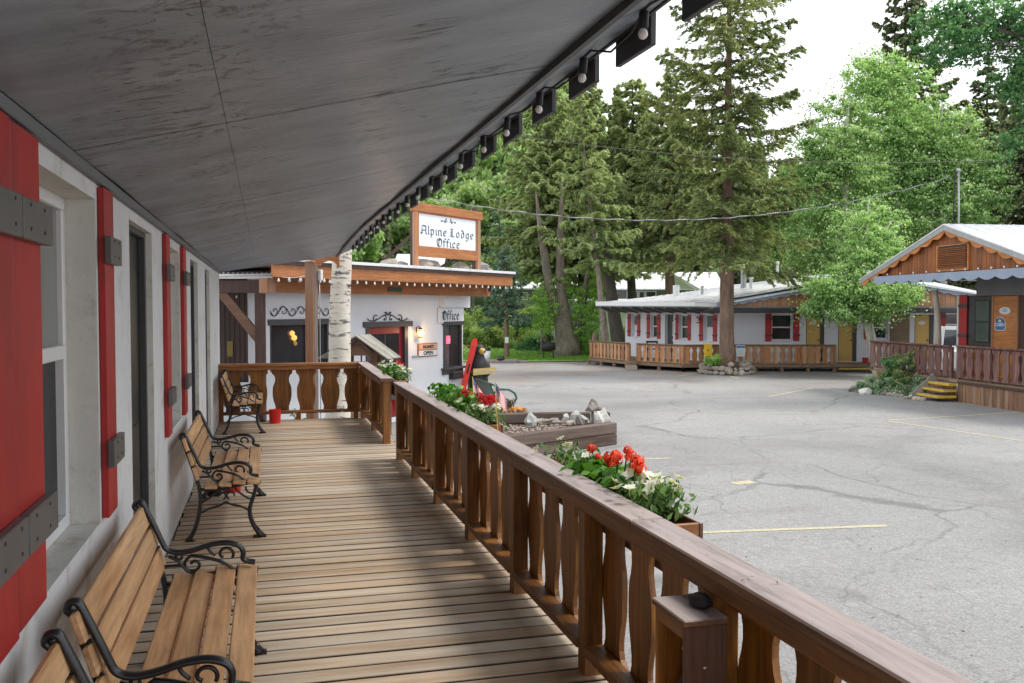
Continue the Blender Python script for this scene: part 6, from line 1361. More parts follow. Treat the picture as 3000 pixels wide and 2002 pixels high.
L_SHRUB=leafmat('shrub_leaves',[(0,(.07,.14,.055)),(.5,(.20,.33,.13)),(.85,(.38,.46,.2)),(1,(.5,.42,.2))],.3,vary=.15)
L_SAGE=leafmat('sage_leaves',[(0,(.12,.2,.12)),(.5,(.28,.40,.25)),(1,(.5,.6,.42))],.3,vary=.1)
L_GERAN=leafmat('geranium_leaves',[(0,(.02,.08,.01)),(.5,(.07,.23,.02)),(1,(.17,.40,.05))],.35,.4)
L_PETL=leafmat('petunia_leaves',[(0,(.03,.08,.02)),(.5,(.09,.20,.05)),(1,(.25,.38,.15))],.3)
F_RED=leafmat('geranium_petals',[(0,(.60,.03,.02)),(.5,(.92,.09,.035)),(1,(.98,.22,.10))],.25)
F_CRIM=leafmat('crimson_petals',[(0,(.45,.01,.02)),(1,(.80,.03,.05))],.25)
F_ORG=leafmat('orange_petals',[(0,(.8,.22,.02)),(.6,(.9,.42,.05)),(1,(.9,.6,.2))],.25)
F_WHITE=leafmat('white_petals',[(0,(.70,.72,.62)),(1,(.88,.88,.84))],.3)
def barkm(name,lo,hi,sc_=6,zs=.25,br=.6):
    if name in _MC: return _MC[name]
    m,nt,b,out=new_mat(name); v=coords(nt,(1,1,zs),True); n1=nz(nt,v,sc_,6,.7,.8); c=ramp(nt,n1,[(.3,lo),(.7,hi)]); n2=nz(nt,coords(nt,(1,1,1)),2,3); c=mix(nt,ramp(nt,n2,[(.4,g3(0)),(.7,g3(.4))]),c,mix(nt,1,c,g3(.6),'MULTIPLY'))
    sock(nt,c,b.inputs['Base Color']); b.inputs['Roughness'].default_value=.9; bump(nt,b,n1,br,.03); _MC[name]=m; return m
B_SPR=barkm('spruce_bark',(.10,.065,.045),(.30,.20,.145)); B_DARK=barkm('dark_bark',(.045,.04,.035),(.15,.13,.11)); B_WIL=barkm('willow_bark',(.08,.065,.05),(.27,.23,.19),5); B_ASP=barkm('aspen_bark',(.36,.35,.28),(.60,.59,.50),4,1.2,.2); B_PALE=barkm('pale_spruce_bark',(.16,.13,.11),(.40,.34,.29),8,.6)
def npr(s): return np.random.default_rng(s)
def unit(a): return a/(np.linalg.norm(a,axis=1)[:,None]+1e-9)
def spruce_arrays(seed,H,R_,z0,nb,dens,L=.22,W_=.075,droop=.25,up=.12,pw=.7,sparse_top=0.,lean=None,rfun=None):
    r=npr(seed); C=[];D=[];Q=[];Br=[];rn=[]
    for i in range(nb):
        f=(i+r.random())/nb; z=z0+(H-z0)*f**.93
        prof=(1-f)**pw if rfun is None else rfun(f)
        Lb=max(.15,R_*prof*r.uniform(.62,1.12)); az=i*2.399+r.uniform(-.4,.4)
        d=np.array([math.cos(az),math.sin(az)]); dr=droop*r.uniform(.5,1.4)*(1-.8*f); upk=up*r.uniform(.5,1.6)+.25*f
        def pt(t): return np.stack([d[0]*Lb*t,d[1]*Lb*t,z-dr*Lb*t+upk*Lb*t*t],-1)
        tt=np.linspace(0,1,6); Br.append((pt(tt),.012+.011*Lb))
        n=int(dens*(Lb**1.35)*(1-sparse_top*f)*r.uniform(.55,1.3))+6
        m=max(4,int(Lb*7)); ti=np.clip((np.arange(m)+r.uniform(.2,.9,m))/m,.06,1.0); ki=np.where(np.arange(m)%2==0,1.,-1.); li=(.40*Lb*(1.04-ti)**.75+.14)*r.uniform(.6,1.15,m); ai=r.uniform(.45,.95,m); dz=r.uniform(.15,.75,m)
        j=r.integers(0,m,n); s=r.random(n)**.75; t=ti[j]; side=np.array([-d[1],d[0],0]); out=np.array([d[0],d[1],0.])
        tw=side*(ki[j]*np.sin(ai[j]*1.4))[:,None]+out*np.cos(ai[j]*1.4)[:,None]
        p=pt(t)+tw*(s*li[j])[:,None]; p[:,2]-=dz[j]*li[j]*s**1.6*.8; p+=r.normal(0,.028,(n,3)); p[:,2]+=r.normal(0,.03,n)
        dd=tw.copy(); dd[:,2]-=dz[j]*s*.9; dd+=r.normal(0,.42,(n,3))
        ax_n=r.random(n)<.12; p[ax_n]=pt(t[ax_n])+r.normal(0,.04,(ax_n.sum(),3))
        nn=np.zeros((n,3)); nn[:,2]=1; nn+=r.normal(0,.6,(n,3))
        C.append(p);D.append(dd);Q.append(nn)
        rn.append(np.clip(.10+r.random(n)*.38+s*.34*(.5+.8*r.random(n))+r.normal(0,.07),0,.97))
    C=np.concatenate(C);D=np.concatenate(D);Q=np.concatenate(Q);rn=np.concatenate(rn); n=len(C)
    return C,D,unit(Q),r.uniform(.7,1.3,n)*L,r.uniform(.7,1.3,n)*W_,rn,Br
def limbs(Br,mat,name,parent=None,M=None):
    mb=MB(M)
    for P,rad in Br: mb.tube([tuple(p) for p in P],[rad*(1-.8*i/(len(P)-1)) for i in range(len(P))],4,False)
    return mb
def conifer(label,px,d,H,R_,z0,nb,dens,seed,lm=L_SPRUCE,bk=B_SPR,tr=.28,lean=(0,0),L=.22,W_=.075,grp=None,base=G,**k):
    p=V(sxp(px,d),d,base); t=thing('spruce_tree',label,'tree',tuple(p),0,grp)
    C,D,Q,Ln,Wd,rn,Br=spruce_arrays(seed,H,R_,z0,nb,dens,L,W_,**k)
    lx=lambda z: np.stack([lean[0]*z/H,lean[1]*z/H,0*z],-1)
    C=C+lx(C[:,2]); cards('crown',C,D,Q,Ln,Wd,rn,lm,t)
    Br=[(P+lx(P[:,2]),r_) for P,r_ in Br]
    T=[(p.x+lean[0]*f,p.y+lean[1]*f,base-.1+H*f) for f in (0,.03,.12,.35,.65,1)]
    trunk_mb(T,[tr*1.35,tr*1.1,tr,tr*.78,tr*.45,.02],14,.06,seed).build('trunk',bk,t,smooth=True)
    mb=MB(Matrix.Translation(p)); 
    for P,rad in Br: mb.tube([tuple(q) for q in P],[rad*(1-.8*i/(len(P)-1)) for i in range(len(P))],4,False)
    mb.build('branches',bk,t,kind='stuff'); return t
def leaf_blob(r,cent,rad,n,L,W_,gravity=.0,shell=.5):
    "n leaves spread through ellipsoid clumps"
    cent=np.asarray(cent,float); rad=np.asarray(rad,float); k=len(cent); idx=r.integers(0,k,n)
    u=unit(r.normal(0,1,(n,3))); rr=(shell+(1-shell)*r.random(n))[:,None]**.7*r.uniform(.55,1.05,n)[:,None]
    C=cent[idx]+u*rr*rad[idx]; D=unit(r.normal(0,1,(n,3))+np.array([0,0,-gravity])); Q=unit(u+r.normal(0,.8,(n,3))+np.array([0,0,.5]))
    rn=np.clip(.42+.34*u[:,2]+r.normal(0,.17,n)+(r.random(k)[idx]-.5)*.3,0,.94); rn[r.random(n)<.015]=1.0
    return C,D,Q,r.uniform(.7,1.3,n)*L,r.uniform(.7,1.3,n)*W_,rn
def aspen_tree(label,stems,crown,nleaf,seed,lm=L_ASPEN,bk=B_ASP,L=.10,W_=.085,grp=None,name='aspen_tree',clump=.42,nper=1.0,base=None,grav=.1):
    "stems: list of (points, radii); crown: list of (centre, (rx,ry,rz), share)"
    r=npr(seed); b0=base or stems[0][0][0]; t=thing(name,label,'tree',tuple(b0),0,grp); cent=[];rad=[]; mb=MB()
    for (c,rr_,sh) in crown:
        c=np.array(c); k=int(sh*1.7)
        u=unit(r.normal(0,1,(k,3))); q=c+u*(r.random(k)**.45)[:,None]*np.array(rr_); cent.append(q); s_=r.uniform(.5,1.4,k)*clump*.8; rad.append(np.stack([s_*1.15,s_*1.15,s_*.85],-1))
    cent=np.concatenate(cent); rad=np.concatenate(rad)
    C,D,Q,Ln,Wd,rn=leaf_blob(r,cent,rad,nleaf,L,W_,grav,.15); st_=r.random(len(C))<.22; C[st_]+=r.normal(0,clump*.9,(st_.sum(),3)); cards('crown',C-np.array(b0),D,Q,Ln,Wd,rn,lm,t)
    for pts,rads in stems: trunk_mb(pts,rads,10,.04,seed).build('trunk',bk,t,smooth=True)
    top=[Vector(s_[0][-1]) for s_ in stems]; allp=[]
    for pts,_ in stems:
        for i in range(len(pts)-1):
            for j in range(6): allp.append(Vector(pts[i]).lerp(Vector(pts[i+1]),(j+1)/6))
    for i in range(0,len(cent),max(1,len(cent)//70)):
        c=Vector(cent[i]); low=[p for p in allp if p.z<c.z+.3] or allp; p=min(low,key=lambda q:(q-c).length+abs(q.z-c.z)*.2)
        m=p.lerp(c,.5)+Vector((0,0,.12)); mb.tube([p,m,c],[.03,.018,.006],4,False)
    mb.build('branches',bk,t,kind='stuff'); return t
def at(px,py,d): return S(px,d,py)
# ---- the big spruce in the stone planter
conifer('tall big spruce rising from the stone planter in front of the motel',2128,36.75,18.5,3.9,4.5,96,520,1,L=.19,W_=.060,tr=.285,droop=.28,up=.20,pw=.40,sparse_top=.88)
conifer('olive spruce with bare trunk showing left of the big spruce above the motel roof',1962,48,14.8,3.3,5.3,70,480,2,L_SPRUCE2,L=.24,W_=.08,tr=.30,droop=.3,pw=.5)
conifer('dense olive spruce rising above the forked willow, left of centre',1600,51.5,15.0,3.7,4.3,84,440,3,L_SPRUCE2,B_DARK,tr=.3,L=.26,W_=.09,droop=.3,pw=.5)
conifer('dense olive spruce behind the pale leaning trunk, its top near the valance',1705,53,16.4,3.9,4.5,88,440,4,L_SPRUCE2,B_DARK,tr=.3,L=.26,W_=.09,droop=.3,pw=.5)
conifer('spruce with a pale scarred trunk leaning left beside the motel railing',1782,45.5,13.6,2.6,4.6,56,400,5,L_SPRUCE2,B_PALE,tr=.165,lean=(-1.6,.2),L=.22,W_=.07,droop=.35,pw=.6)
conifer('olive spruce filling the gap between the leaning trunks and the central spruces',1850,52,15.5,3.6,5.2,80,430,6,L_SPRUCE2,B_DARK,tr=.27,L=.26,W_=.09,droop=.3,pw=.5)
conifer('bluish spruce standing behind the right post of the roof sign',1462,57,9.6,1.9,.8,50,230,8,L_BLUES,B_DARK,tr=.14,L=.22,W_=.08,droop=.25,pw=.8)
conifer('small blue-green spruce on the lawn with a white notice on its trunk',1483,47.5,5.9,1.75,1.75,38,420,9,L_BLUES,B_SPR,tr=.14,L=.16,W_=.055,droop=.2,up=.1,pw=.6)
conifer('dark spruce behind the aspens, its ragged top against the sky',2640,57,24.0,4.4,6,90,330,10,L_DARKS,B_DARK,tr=.3,L=.34,W_=.13,droop=.25,up=.2,pw=.6,sparse_top=.3)
conifer('dark spruce at the right edge of the frame above the cabin roof',3010,44,15.5,4.3,1.0,76,300,12,L_DARKS,B_DARK,tr=.3,L=.32,W_=.13,droop=.35,pw=.7)
conifer('dark grey-green spruce between the aspens and the right edge',2880,58,18.5,4.0,3,70,300,13,L_DARKS,B_DARK,tr=.28,L=.34,W_=.13,droop=.3,pw=.7)
# dark leaning trunk
t=thing('leaning_tree','thick dark trunk leaning left just behind the pale scarred trunk','tree',tuple(at(1815,1060,47))); T=[at(1822,1056,47),at(1800,930,47),at(1785,830,47),at(1772,700,47),at(1765,560,47)]
trunk_mb(T,[.40,.33,.29,.24,.15],14,.04,7).build('trunk',B_DARK,t,smooth=True); r=npr(77); c=np.array([tuple(at(px,py,47.5)) for px,py in ((1765,560),(1790,620),(1745,640),(1820,700),(1800,560),(1760,700),(1835,760))]); C,D,Q,Ln,Wd,rn=leaf_blob(r,c,np.full((7,3),1.1),9000,.2,.065,.2,.2); cards('crown',C-np.array(T[0])*0-np.array(tuple(at(1815,1060,47))),D,Q,Ln,Wd,rn*.7,L_SPRUCE2,t)
# forked willow
b=at(1660,1047,48.8); b.z=G
aspen_tree('massive forked willow with three dark stems on the lawn beside the grill',
 [([b,at(1662,1000,48.8),at(1640,930,48.8),at(1612,840,48.8),at(1585,700,48.8),at(1570,560,49)],[.80,.62,.36,.27,.17,.05]),([at(1668,1010,48.8),at(1662,960,48.6),at(1652,900,48.6),at(1640,820,48.6),at(1640,680,48.6),at(1648,520,49)],[.45,.34,.29,.25,.16,.05]),([at(1678,1020,49),at(1700,940,49),at(1712,870,49),at(1722,790,49)],[.30,.20,.16,.09])],
 [(at(1600,900,48.6),(1.1,.9,1.4),34),(at(1720,930,48.6),(.9,.8,1.7),44),(at(1645,880,49.6),(1.6,.8,1.3),30),(at(1745,860,49.4),(.9,.9,1.2),24),(at(1560,950,49.4),(.8,.7,.8),12)],15000,31,L_WILLOW,B_WIL,.13,.045,name='willow_tree',clump=.34,base=b,grav=1.4)
# aspens
b=Sg(2572,1103); 
aspen_tree('slender double-stemmed aspen leaning left in front of the motel, by the cabin shrubs',
 [([Sg(2566,1106),at(2553,1040,35.3),at(2540,975,35.3),at(2528,880,35.3),at(2535,760,35.5),at(2545,600,35.6)],[.10,.085,.075,.06,.045,.02]),([Sg(2580,1103),at(2570,1040,35.2),at(2555,960,35.3),at(2548,900,35.3),at(2560,800,35.4),at(2590,690,35.5)],[.085,.07,.06,.05,.035,.015])],
 [(at(2500,890,35.2),(1.9,1.2,.85),100),(at(2560,800,35.5),(1.9,1.3,1.2),110),(at(2620,860,34.6),(1.3,.9,.6),50),(at(2440,850,35.0),(1.1,.9,.55),34),(at(2550,680,36),(1.6,1.2,1.4),60),(at(2380,905,35),(.55,.4,.35),10)],42000,41,L=.095,W_=.08,clump=.32,base=b)
for k,(px,d,py0,tops,cr,n_,lb) in enumerate([
 (2470,43,1000,[(2475,700),(2480,420),(2488,300)],[(2450,620,2.6,1.9,3.2,120),(2480,420,2.3,1.8,2.6,100),(2400,700,2.0,1.5,2.0,50),(2410,470,1.7,1.3,1.5,40)],44000,'tall bright aspen just right of the big spruce with white stem showing'),
 (2620,45,1000,[(2630,700),(2625,400),(2615,190)],[(2620,560,2.7,2.0,3.4,130),(2620,330,2.4,1.8,2.6,100),(2560,230,1.8,1.4,1.4,46),(2690,440,2.0,1.6,2.4,60)],48000,'tallest aspen in the middle of the grove behind the cabin roof'),
 (2760,44,1000,[(2768,700),(2755,480),(2760,300)],[(2770,600,2.6,2.0,2.8,110),(2760,420,2.2,1.8,2.2,80),(2850,560,2.2,1.6,2.0,70)],38000,'aspen with pale twisted stem behind the service mast'),
 (2900,47,1000,[(2905,750),(2900,520)],[(2900,640,2.6,2.0,2.2,90),(2860,500,1.9,1.6,1.6,50)],22000,'aspen at the right end of the grove above the cabin ridge'),
 (2330,50,1000,[(2330,760),(2335,600)],[(2320,680,2.3,1.8,2.6,90),(2360,540,1.6,1.3,1.5,40)],22000,'young aspen peeking between the big spruce and the tall aspens')]):
    b=at(px,py0,d); b.z=G; st=[b]+[at(a,c,d) for a,c in tops]
    aspen_tree(lb,[(st,[.19,.15,.10,.03][:len(st)] if len(st)==4 else [.19,.12,.03])],[(at(a,c,d),(e,f,g_),sh) for a,c,e,f,g_,sh in cr],n_,50+k,L=.115,W_=.095,clump=.46,base=b)
b=V(sxp(3350,27),27,G); st=[b,V(sxp(3330,27),27,4),V(sxp(3260,27),26.5,8),V(sxp(3200,27),26,11)]
aspen_tree('dark leafy cottonwood whose boughs hang in from the upper right corner',[(st,[.3,.24,.16,.06]),([st[1],V(sxp(3100,27),26,7.6),V(sxp(2900,27),25.6,9.1),V(sxp(2740,27),25.4,9.6)],[.12,.09,.05,.015])],
 [(at(2930,70,26),(1.6,1.3,.9),70),(at(2800,140,25.6),(1.2,.9,.55),30),(at(3010,220,26),(.9,.9,1.1),40),(at(2760,60,25.6),(.9,.8,.45),16),(at(3100,60,26),(2.0,1.6,1.6),80),(at(2990,420,27),(.5,.6,.8),10),(at(3180,200,27),(2.0,2.0,1.6),60)],24000,61,L_COTTON,B_DARK,.10,.08,name='cottonwood_tree',clump=.30,base=b)
# birch crown overhead (above the eave)
r=npr(91); c0=np.array(tuple(V(-2.7,16,9.6))); c=c0+unit(r.normal(0,1,(40,3)))*(r.random((40,1))**.5)*np.array([1.8,1.8,1.5]); C,D,Q,Ln,Wd,rn=leaf_blob(r,c,np.full((40,3),.4),7000,.08,.06,.6); cards('crown',C-np.array(tuple(V(-3.07,16,G))),D,Q,Ln,Wd,rn,L_ASPEN,bt)
# ---- shrubs and hedge behind the lawn
def bush(name,label,cat,px,py,d,rx,rz,n,lm,seed,L=.11,W_=.06,ry=None,grp=None,z=None,cl=.35,grav=0,nc=26):
    r=npr(seed); b=V(sxp(px,d),d,G if z is None else z); k=nc; u=unit(r.normal(0,1,(k,3))); u[:,2]=np.abs(u[:,2]); cent=u*(r.random(k)**.5)[:,None]*np.array([rx,ry or rx,rz]); rad=np.stack([r.uniform(.6,1.3,k)*cl]*3,-1)
    C,D,Q,Ln,Wd,rn=leaf_blob(r,cent,rad,n,L,W_,grav,.3); C[:,2]=np.abs(C[:,2]); o=cards('foliage',C,D,Q,Ln,Wd,rn,lm,None); t=thing(name,label,cat,tuple(b),0,grp); o.parent=t; WM[o]=wm(t)
    mb=MB(Matrix.Translation(b))
    for i in range(0,k,2): mb.tube([(0,0,-.02),tuple(cent[i]*.55),tuple(cent[i])],[.022*rx,.014*rx,.005],4,False)
    mb.build('stems',B_DARK,t,kind='stuff'); return t
hb=[(1370,56,2.3,2.7,'first pale green hedge bush right of the office corner'),(1430,57,2.4,2.5,'second pale hedge bush, behind the small blue spruce'),(1500,56.5,2.3,2.6,'third pale hedge bush, right of the small spruce trunk'),(1565,57,2.2,2.9,'fourth pale hedge bush left of the forked willow'),(1330,55,2.0,2.3,'pale hedge bush mostly hidden by the office wall'),(1600,60,2.2,2.6,'pale bush behind the forked willow trunks')]
for k,(px,d,rx,rz,lb) in enumerate(hb): bush('hedge_bush',lb,'bush',px,0,d,rx,rz,9000,L_HEDGE,100+k,.17,.06,1.4,'pale bushes behind the lawn',cl=.55,nc=34,grav=-.4)
for k,(px,lb) in enumerate(((1565,'dark green low shrub left of the grill behind the lawn'),(1610,'dark green low shrub directly behind the grill'))): bush('dark_shrub',lb,'bush',px,0,53.5,1.3,1.25,6000,L_COTTON,120+k,.12,.06,.9,None,cl=.35)
bush('willow_shoots','bright green shoots around the right foot of the forked willow','bush',1708,0,49.2,.75,1.7,5000,L_WILLOW,130,.13,.045,.6,cl=.3,grav=.6)
bush('yellow_shrub','yellow-green shrub behind the motel railing by the leaning trunks','bush',1830,0,50,1.1,1.6,4000,L_HEDGE,131,.13,.05,.7,cl=.35)
# beside the cabin
for k,(px,d,rx,rz,lm,n_,lb) in enumerate([(2556,28.4,.42,.5,L_SAGE,3200,'low grey-green shrub at the left end of the cabin bed'),(2600,28.0,.40,.48,L_SAGE,3000,'low grey-green clump second from the left in the cabin bed'),(2636,28.0,.40,1.35,L_SHRUB,4600,'taller yellow-green bush in the middle of the cabin bed'),(2672,27.9,.32,1.5,L_SHRUB,4600,'tallest thin leafy shrub against the maroon railing'),(2694,27.5,.32,.6,L_SAGE,2800,'grey-green clump nearest the cabin steps'),(2615,28.3,.5,1.3,L_COTTON,3000,'dark green shrub behind the cabin bed'),(2655,27.5,.34,.34,L_SAGE,2400,'small low clump at the front of the cabin bed')]):
    bush('garden_shrub',lb,'shrub',px,0,d,rx,rz,n_,lm,140+k,.075,.035,cl=.17,nc=30,grp='shrubs beside the cabin porch')
for k in range(22):
    px=2548+k*7.6; p=Sg(px,1150+ (k*1.1)+random.uniform(-3,3)); r_=random.uniform(.06,.11)
    solo('edging_stone',MB().rock(p+Vector((0,0,r_*.4)),(r_*1.3,r_,r_*.7),k+200,1,.3),[P_STONE,P_STONEW,P_STONE][k%3],'small pale stone in the row edging the cabin shrub bed','stone',tuple(p),'edging stones of the cabin bed')
for px,py,r_,m,l in ((2503,1141,.16,P_STONEG,'dark flat rock left of the white boulder by the aspen'),(2532,1139,.2,P_STONEG,'dark grey boulder beside the aspen foot'),(2535,1150,.17,P_STONEW,'white boulder in front of the dark one by the aspen')):
    p=Sg(px,py+6); solo('boulder',MB().rock(p+Vector((0,0,r_*.4)),(r_*1.3,r_,r_*.8),px,2,.3),m,l,'stone',tuple(p))
bush('planter_weeds','tuft of green weeds in the stone planter left of the trunk','plant',2092,0,36.2,.35,.42,1600,L_WILLOW,160,.12,.03,z=G+.4,cl=.14)
bush('green_sprout','green plant seen through the end railing cut-out','plant',868,0,15.2,.13,.42,260,L_GERAN,161,.10,.04,z=G+.5,cl=.12)
# ---- lawn grass (countless blades) near its front edge
r=npr(5); n=26000; xx=r.uniform(-4.5,9.0,n); dd=45.2+np.abs(r.normal(0,1,n))*4.2; dd=np.clip(dd,45.2,60); P=np.stack([xx*math.cos(YAW)+dd*math.sin(YAW),-xx*math.sin(YAW)+dd*math.cos(YAW),np.full(n,G+.07)+(dd-45)*.017],-1)
D=unit(r.normal(0,.35,(n,3))+np.array([0,0,1])); cards('grass_blades',P,D,unit(r.normal(0,1,(n,3))),r.uniform(.06,.12,n),r.uniform(.02,.04,n),r.random(n),leafmat('grass_blade',[(0,(.08,.17,.03)),(.5,(.17,.34,.06)),(1,(.30,.46,.12))],.4,vary=0),None,kind='stuff')
# ---- hillside
def hz(x,d):
    k=max(0,min(1,(d-64)/95)); s_=k*k*(3-2*k)*.55+k*.45
    hgt=np.interp(x,[-70,-20,2,20,40,60,120],[34,36,33,20,13,18,26]); return G+.1+s_*hgt*(1+.10*mnoise.noise(Vector((x*.05,d*.05,0))))
mb=MB(); nx,nd=60,34; vs=[];fs=[]
for j in range(nd+1):
    for i in range(nx+1):
        x=-90+240*i/nx; d=60+150*j/nd; vs.append(V(x,d,hz(x,d)+ (0 if j else -1.0)))
for j in range(nd):
    for i in range(nx): a=j*(nx+1)+i; fs.append((a,a+1,a+nx+2,a+nx+1))
mb.add(vs,fs); mb.build('hillside',HILLM,None,smooth=True,kind='structure')
def hill_proto(kind,seed):
    if kind=='s':
        C,D,Q,Ln,Wd,rn,Br=spruce_arrays(seed,10,1.7,.8,50,85,.60,.26,.3,.1,.8); me=cards('crown',C,D,Q,Ln,Wd,rn,L_HILLS,mesh_only=True); tm=MB().tube([(0,0,-.5),(0,0,5),(0,0,10)],[.17,.1,.02],7).mesh('trunk',B_DARK,smooth=True)
    else:
        r=npr(seed); k=46; u=unit(r.normal(0,1,(k,3))); cent=np.array([0,0,5.6])+u*(r.random(k)**.4)[:,None]*np.array([1.9,1.9,3.4]); C,D,Q,Ln,Wd,rn=leaf_blob(r,cent,np.stack([r.uniform(.5,.9,k)]*3,-1),6000,.36,.28,.2,.2); me=cards('crown',C,D,Q,Ln,Wd,rn,L_HILLA,mesh_only=True); tm=MB().tube([(0,0,-.5),(.1,0,4),(0,0,8)],[.13,.09,.03],7).mesh('trunk',B_ASP,smooth=True)
    return me,tm
protos={'s':[hill_proto('s',301),hill_proto('s',302)],'a':[hill_proto('a',303),hill_proto('a',304)]}
rg=random.Random(12); cnt=0
def hill_tree(kind,x,d,s_):
    me,tm=rg.choice(protos[kind]); M=Matrix.Translation(V(x,d,hz(x,d)))@Matrix.Rotation(rg.uniform(0,6.28),4,'Z')@Matrix.Diagonal((s_*rg.uniform(.85,1.15),s_*rg.uniform(.85,1.15),s_*rg.uniform(.9,1.2),1))
    lab,grp,nm=('dark green spruce among many on the wooded hillside','spruces on the hillside','hill_spruce') if kind=='s' else ('light green aspen among many on the wooded hillside','aspens on the hillside','hill_aspen')
    t=bpy.data.objects.new(nm,None); link(t); t.matrix_world=M; WM[t]=M; tag(t,lab,'tree',grp)
    for n_,m_ in (('crown',me),('trunk',tm)): o=bpy.data.objects.new(n_,m_); link(o); o.parent=t; WM[o]=M
for row in range(13):
    d=68+row*7.2
    x=-24+rg.uniform(0,3)
    while x<d*.62:
        px=1500+x/d*2680
        if 930<px<3100:
            pa=.85 if 1240<px<1760 and row<10 else (.12 if px>1900 else .3)
            if px<1230 and row<7: pa=.25
            if row>=10: pa=.15
            # behind the near crowns only the rows that can show
            if not (px>1900 and row in (1,3,5,8,10)): hill_tree('a' if rg.random()<pa else 's',x+rg.uniform(-1,1),d+rg.uniform(-3,3),rg.uniform(.85,1.4)*(1+row*.012)); cnt+=1
        x+=rg.uniform(2.6,4.6)
print('HILL TREES',cnt)
# ================================================================== flower boxes
def AX(px,py,X):
    ray=_f*FPX+_r*(px-1500)-_u*(py-1001); t=X/ray.x; p=ray*t; return Vector((X,p.y,EYE+p.z))
def fbox(label,y0,y1,zt=.80,x0=1.497,x1=1.665):
    t=thing('flower_box',label,'planter',(x0,(y0+y1)/2,zt-.2),0,'wooden flower boxes hung outside the porch railing')
    MB().bb(x1-.018,y0,zt-.19,x1,y1,zt,.003).build('side_board',W_RTOP,t); MB().bb(x0,y0,zt-.19,x0+.018,y1,zt,.003).build('side_board',W_RTOP,t)
    MB().bb(x0+.019,y0,zt-.19,x1-.019,y0+.018,zt-.001,.003).build('end_board',W_RAILXX,t); MB().bb(x0+.019,y1-.018,zt-.19,x1-.019,y1,zt-.001,.003).build('end_board',W_RAILXX,t)
    MB().bb(x0+.019,y0+.019,zt-.185,x1-.019,y1-.019,zt-.045,0).build('soil',P_SOIL,t); return t
fbox('nearest wooden flower box with orange-red geraniums and white petunias',3.27,4.95); fbox('middle wooden flower box with red blooms and small flags',6.42,8.5); fbox('far wooden flower box outside the short railing, red and white blooms',11.0,12.9,.77)
def rosette(C0,n,rad,L,r):
    C=[];D=[];Q=[]
    for c in C0:
        u=unit(r.normal(0,1,(n,3))); C.append(np.array(c)+u*rad*r.uniform(.6,1,(n,1))); D.append(unit(np.cross(u,r.normal(0,1,(n,3))))); Q.append(u)
    C=np.concatenate(C);D=np.concatenate(D);Q=np.concatenate(Q); m=len(C); return C,D,Q,r.uniform(.8,1.2,m)*L,r.uniform(.8,1.2,m)*L*.8,r.random(m)
def geranium(label,heads,base_y,xs,zsoil,leafspan,nleaf,seed,petal=F_RED,hr=.034,L=.062,zl=.12,pn=46):
    r=npr(seed); b=Vector((xs,base_y,zsoil)); t=thing('geranium',label,'flower',tuple(b)); bb_=np.array(tuple(b))
    H=[tuple(Vector(h[:3])-b) for h in heads]; sz=[h[3] if len(h)>3 else 1 for h in heads]
    for k_,(h,s_) in enumerate(zip(H,sz)): C,D,Q,Ln,Wd,rn=rosette([h],int(pn*s_),hr*s_,.024,r); cards('bloom',C,D,Q,Ln,Wd,rn,petal,t)
    mb=MB(Matrix.Translation(b))
    for h in H: s0=(h[0]*.3+r.normal(0,.02),h[1]*.45+r.normal(0,.03),0); mb.tube([s0,(h[0]*.8,h[1]*.8,h[2]*.55),h],[.005,.004,.003],5,False)
    mb.build('stems',L_GERAN,t,kind='stuff')
    y0,y1=sorted(leafspan); n=nleaf; C=np.stack([r.normal(0,.062,n),r.uniform(y0,y1,n)-b.y,zl*(r.random(n)**.6)*1.25+.01],-1); u=unit(np.stack([C[:,0]*6,r.normal(0,.6,n),np.ones(n)],-1)+r.normal(0,.35,(n,3)))
    D=unit(np.cross(u,r.normal(0,1,(n,3)))); cards('leaves',C,D,u,r.uniform(.6,1.2,n)*L,r.uniform(.6,1.2,n)*L*.95,r.random(n),L_GERAN,t); return t
def petunia(label,y0,y1,x,z,n,nf,seed,hgt=.16,fl=F_WHITE,spread=.07):
    y0,y1=min(y0,y1),max(y0,y1); r=npr(seed); b=Vector((x,(y0+y1)/2,z)); t=thing('petunia',label,'flower',tuple(b))
    C=np.stack([r.normal(0,spread,n),r.uniform(y0,y1,n)-b.y,hgt*r.random(n)**.7],-1); C[:,0]=np.clip(C[:,0],-.11,.13); u=unit(r.normal(0,.7,(n,3))+np.array([0,0,1])); D=unit(r.normal(0,.6,(n,3))+np.array([0,0,.8])); cards('leaves',C,D,u,r.uniform(.7,1.3,n)*.045,r.uniform(.7,1.3,n)*.018,r.random(n),L_PETL,t)
    Cs=[];Ds=[];Qs=[]
    for k in range(nf):
        c=np.array([r.normal(.01,spread*1.05),r.uniform(y0,y1)-b.y,hgt*r.uniform(.8,1.15)]); nn=unit(np.array([[r.normal(0,.6)-.2,r.normal(0,.5)-.4,1.0]]))[0]; a0=np.cross(nn,[1,0,0]); a0/=np.linalg.norm(a0); b0=np.cross(nn,a0)
        for j in range(5): th=2*PI*j/5; dv=a0*math.cos(th)+b0*math.sin(th); Cs.append(c+dv*.014+nn*.002*j); Ds.append(dv+nn*.25); Qs.append(nn+r.normal(0,.1,3))
    m=len(Cs); cards('blooms',np.array(Cs),np.array(Ds),unit(np.array(Qs)),np.full(m,.044),np.full(m,.040),r.random(m),fl,t,kind='stuff'); return t
X0=1.585
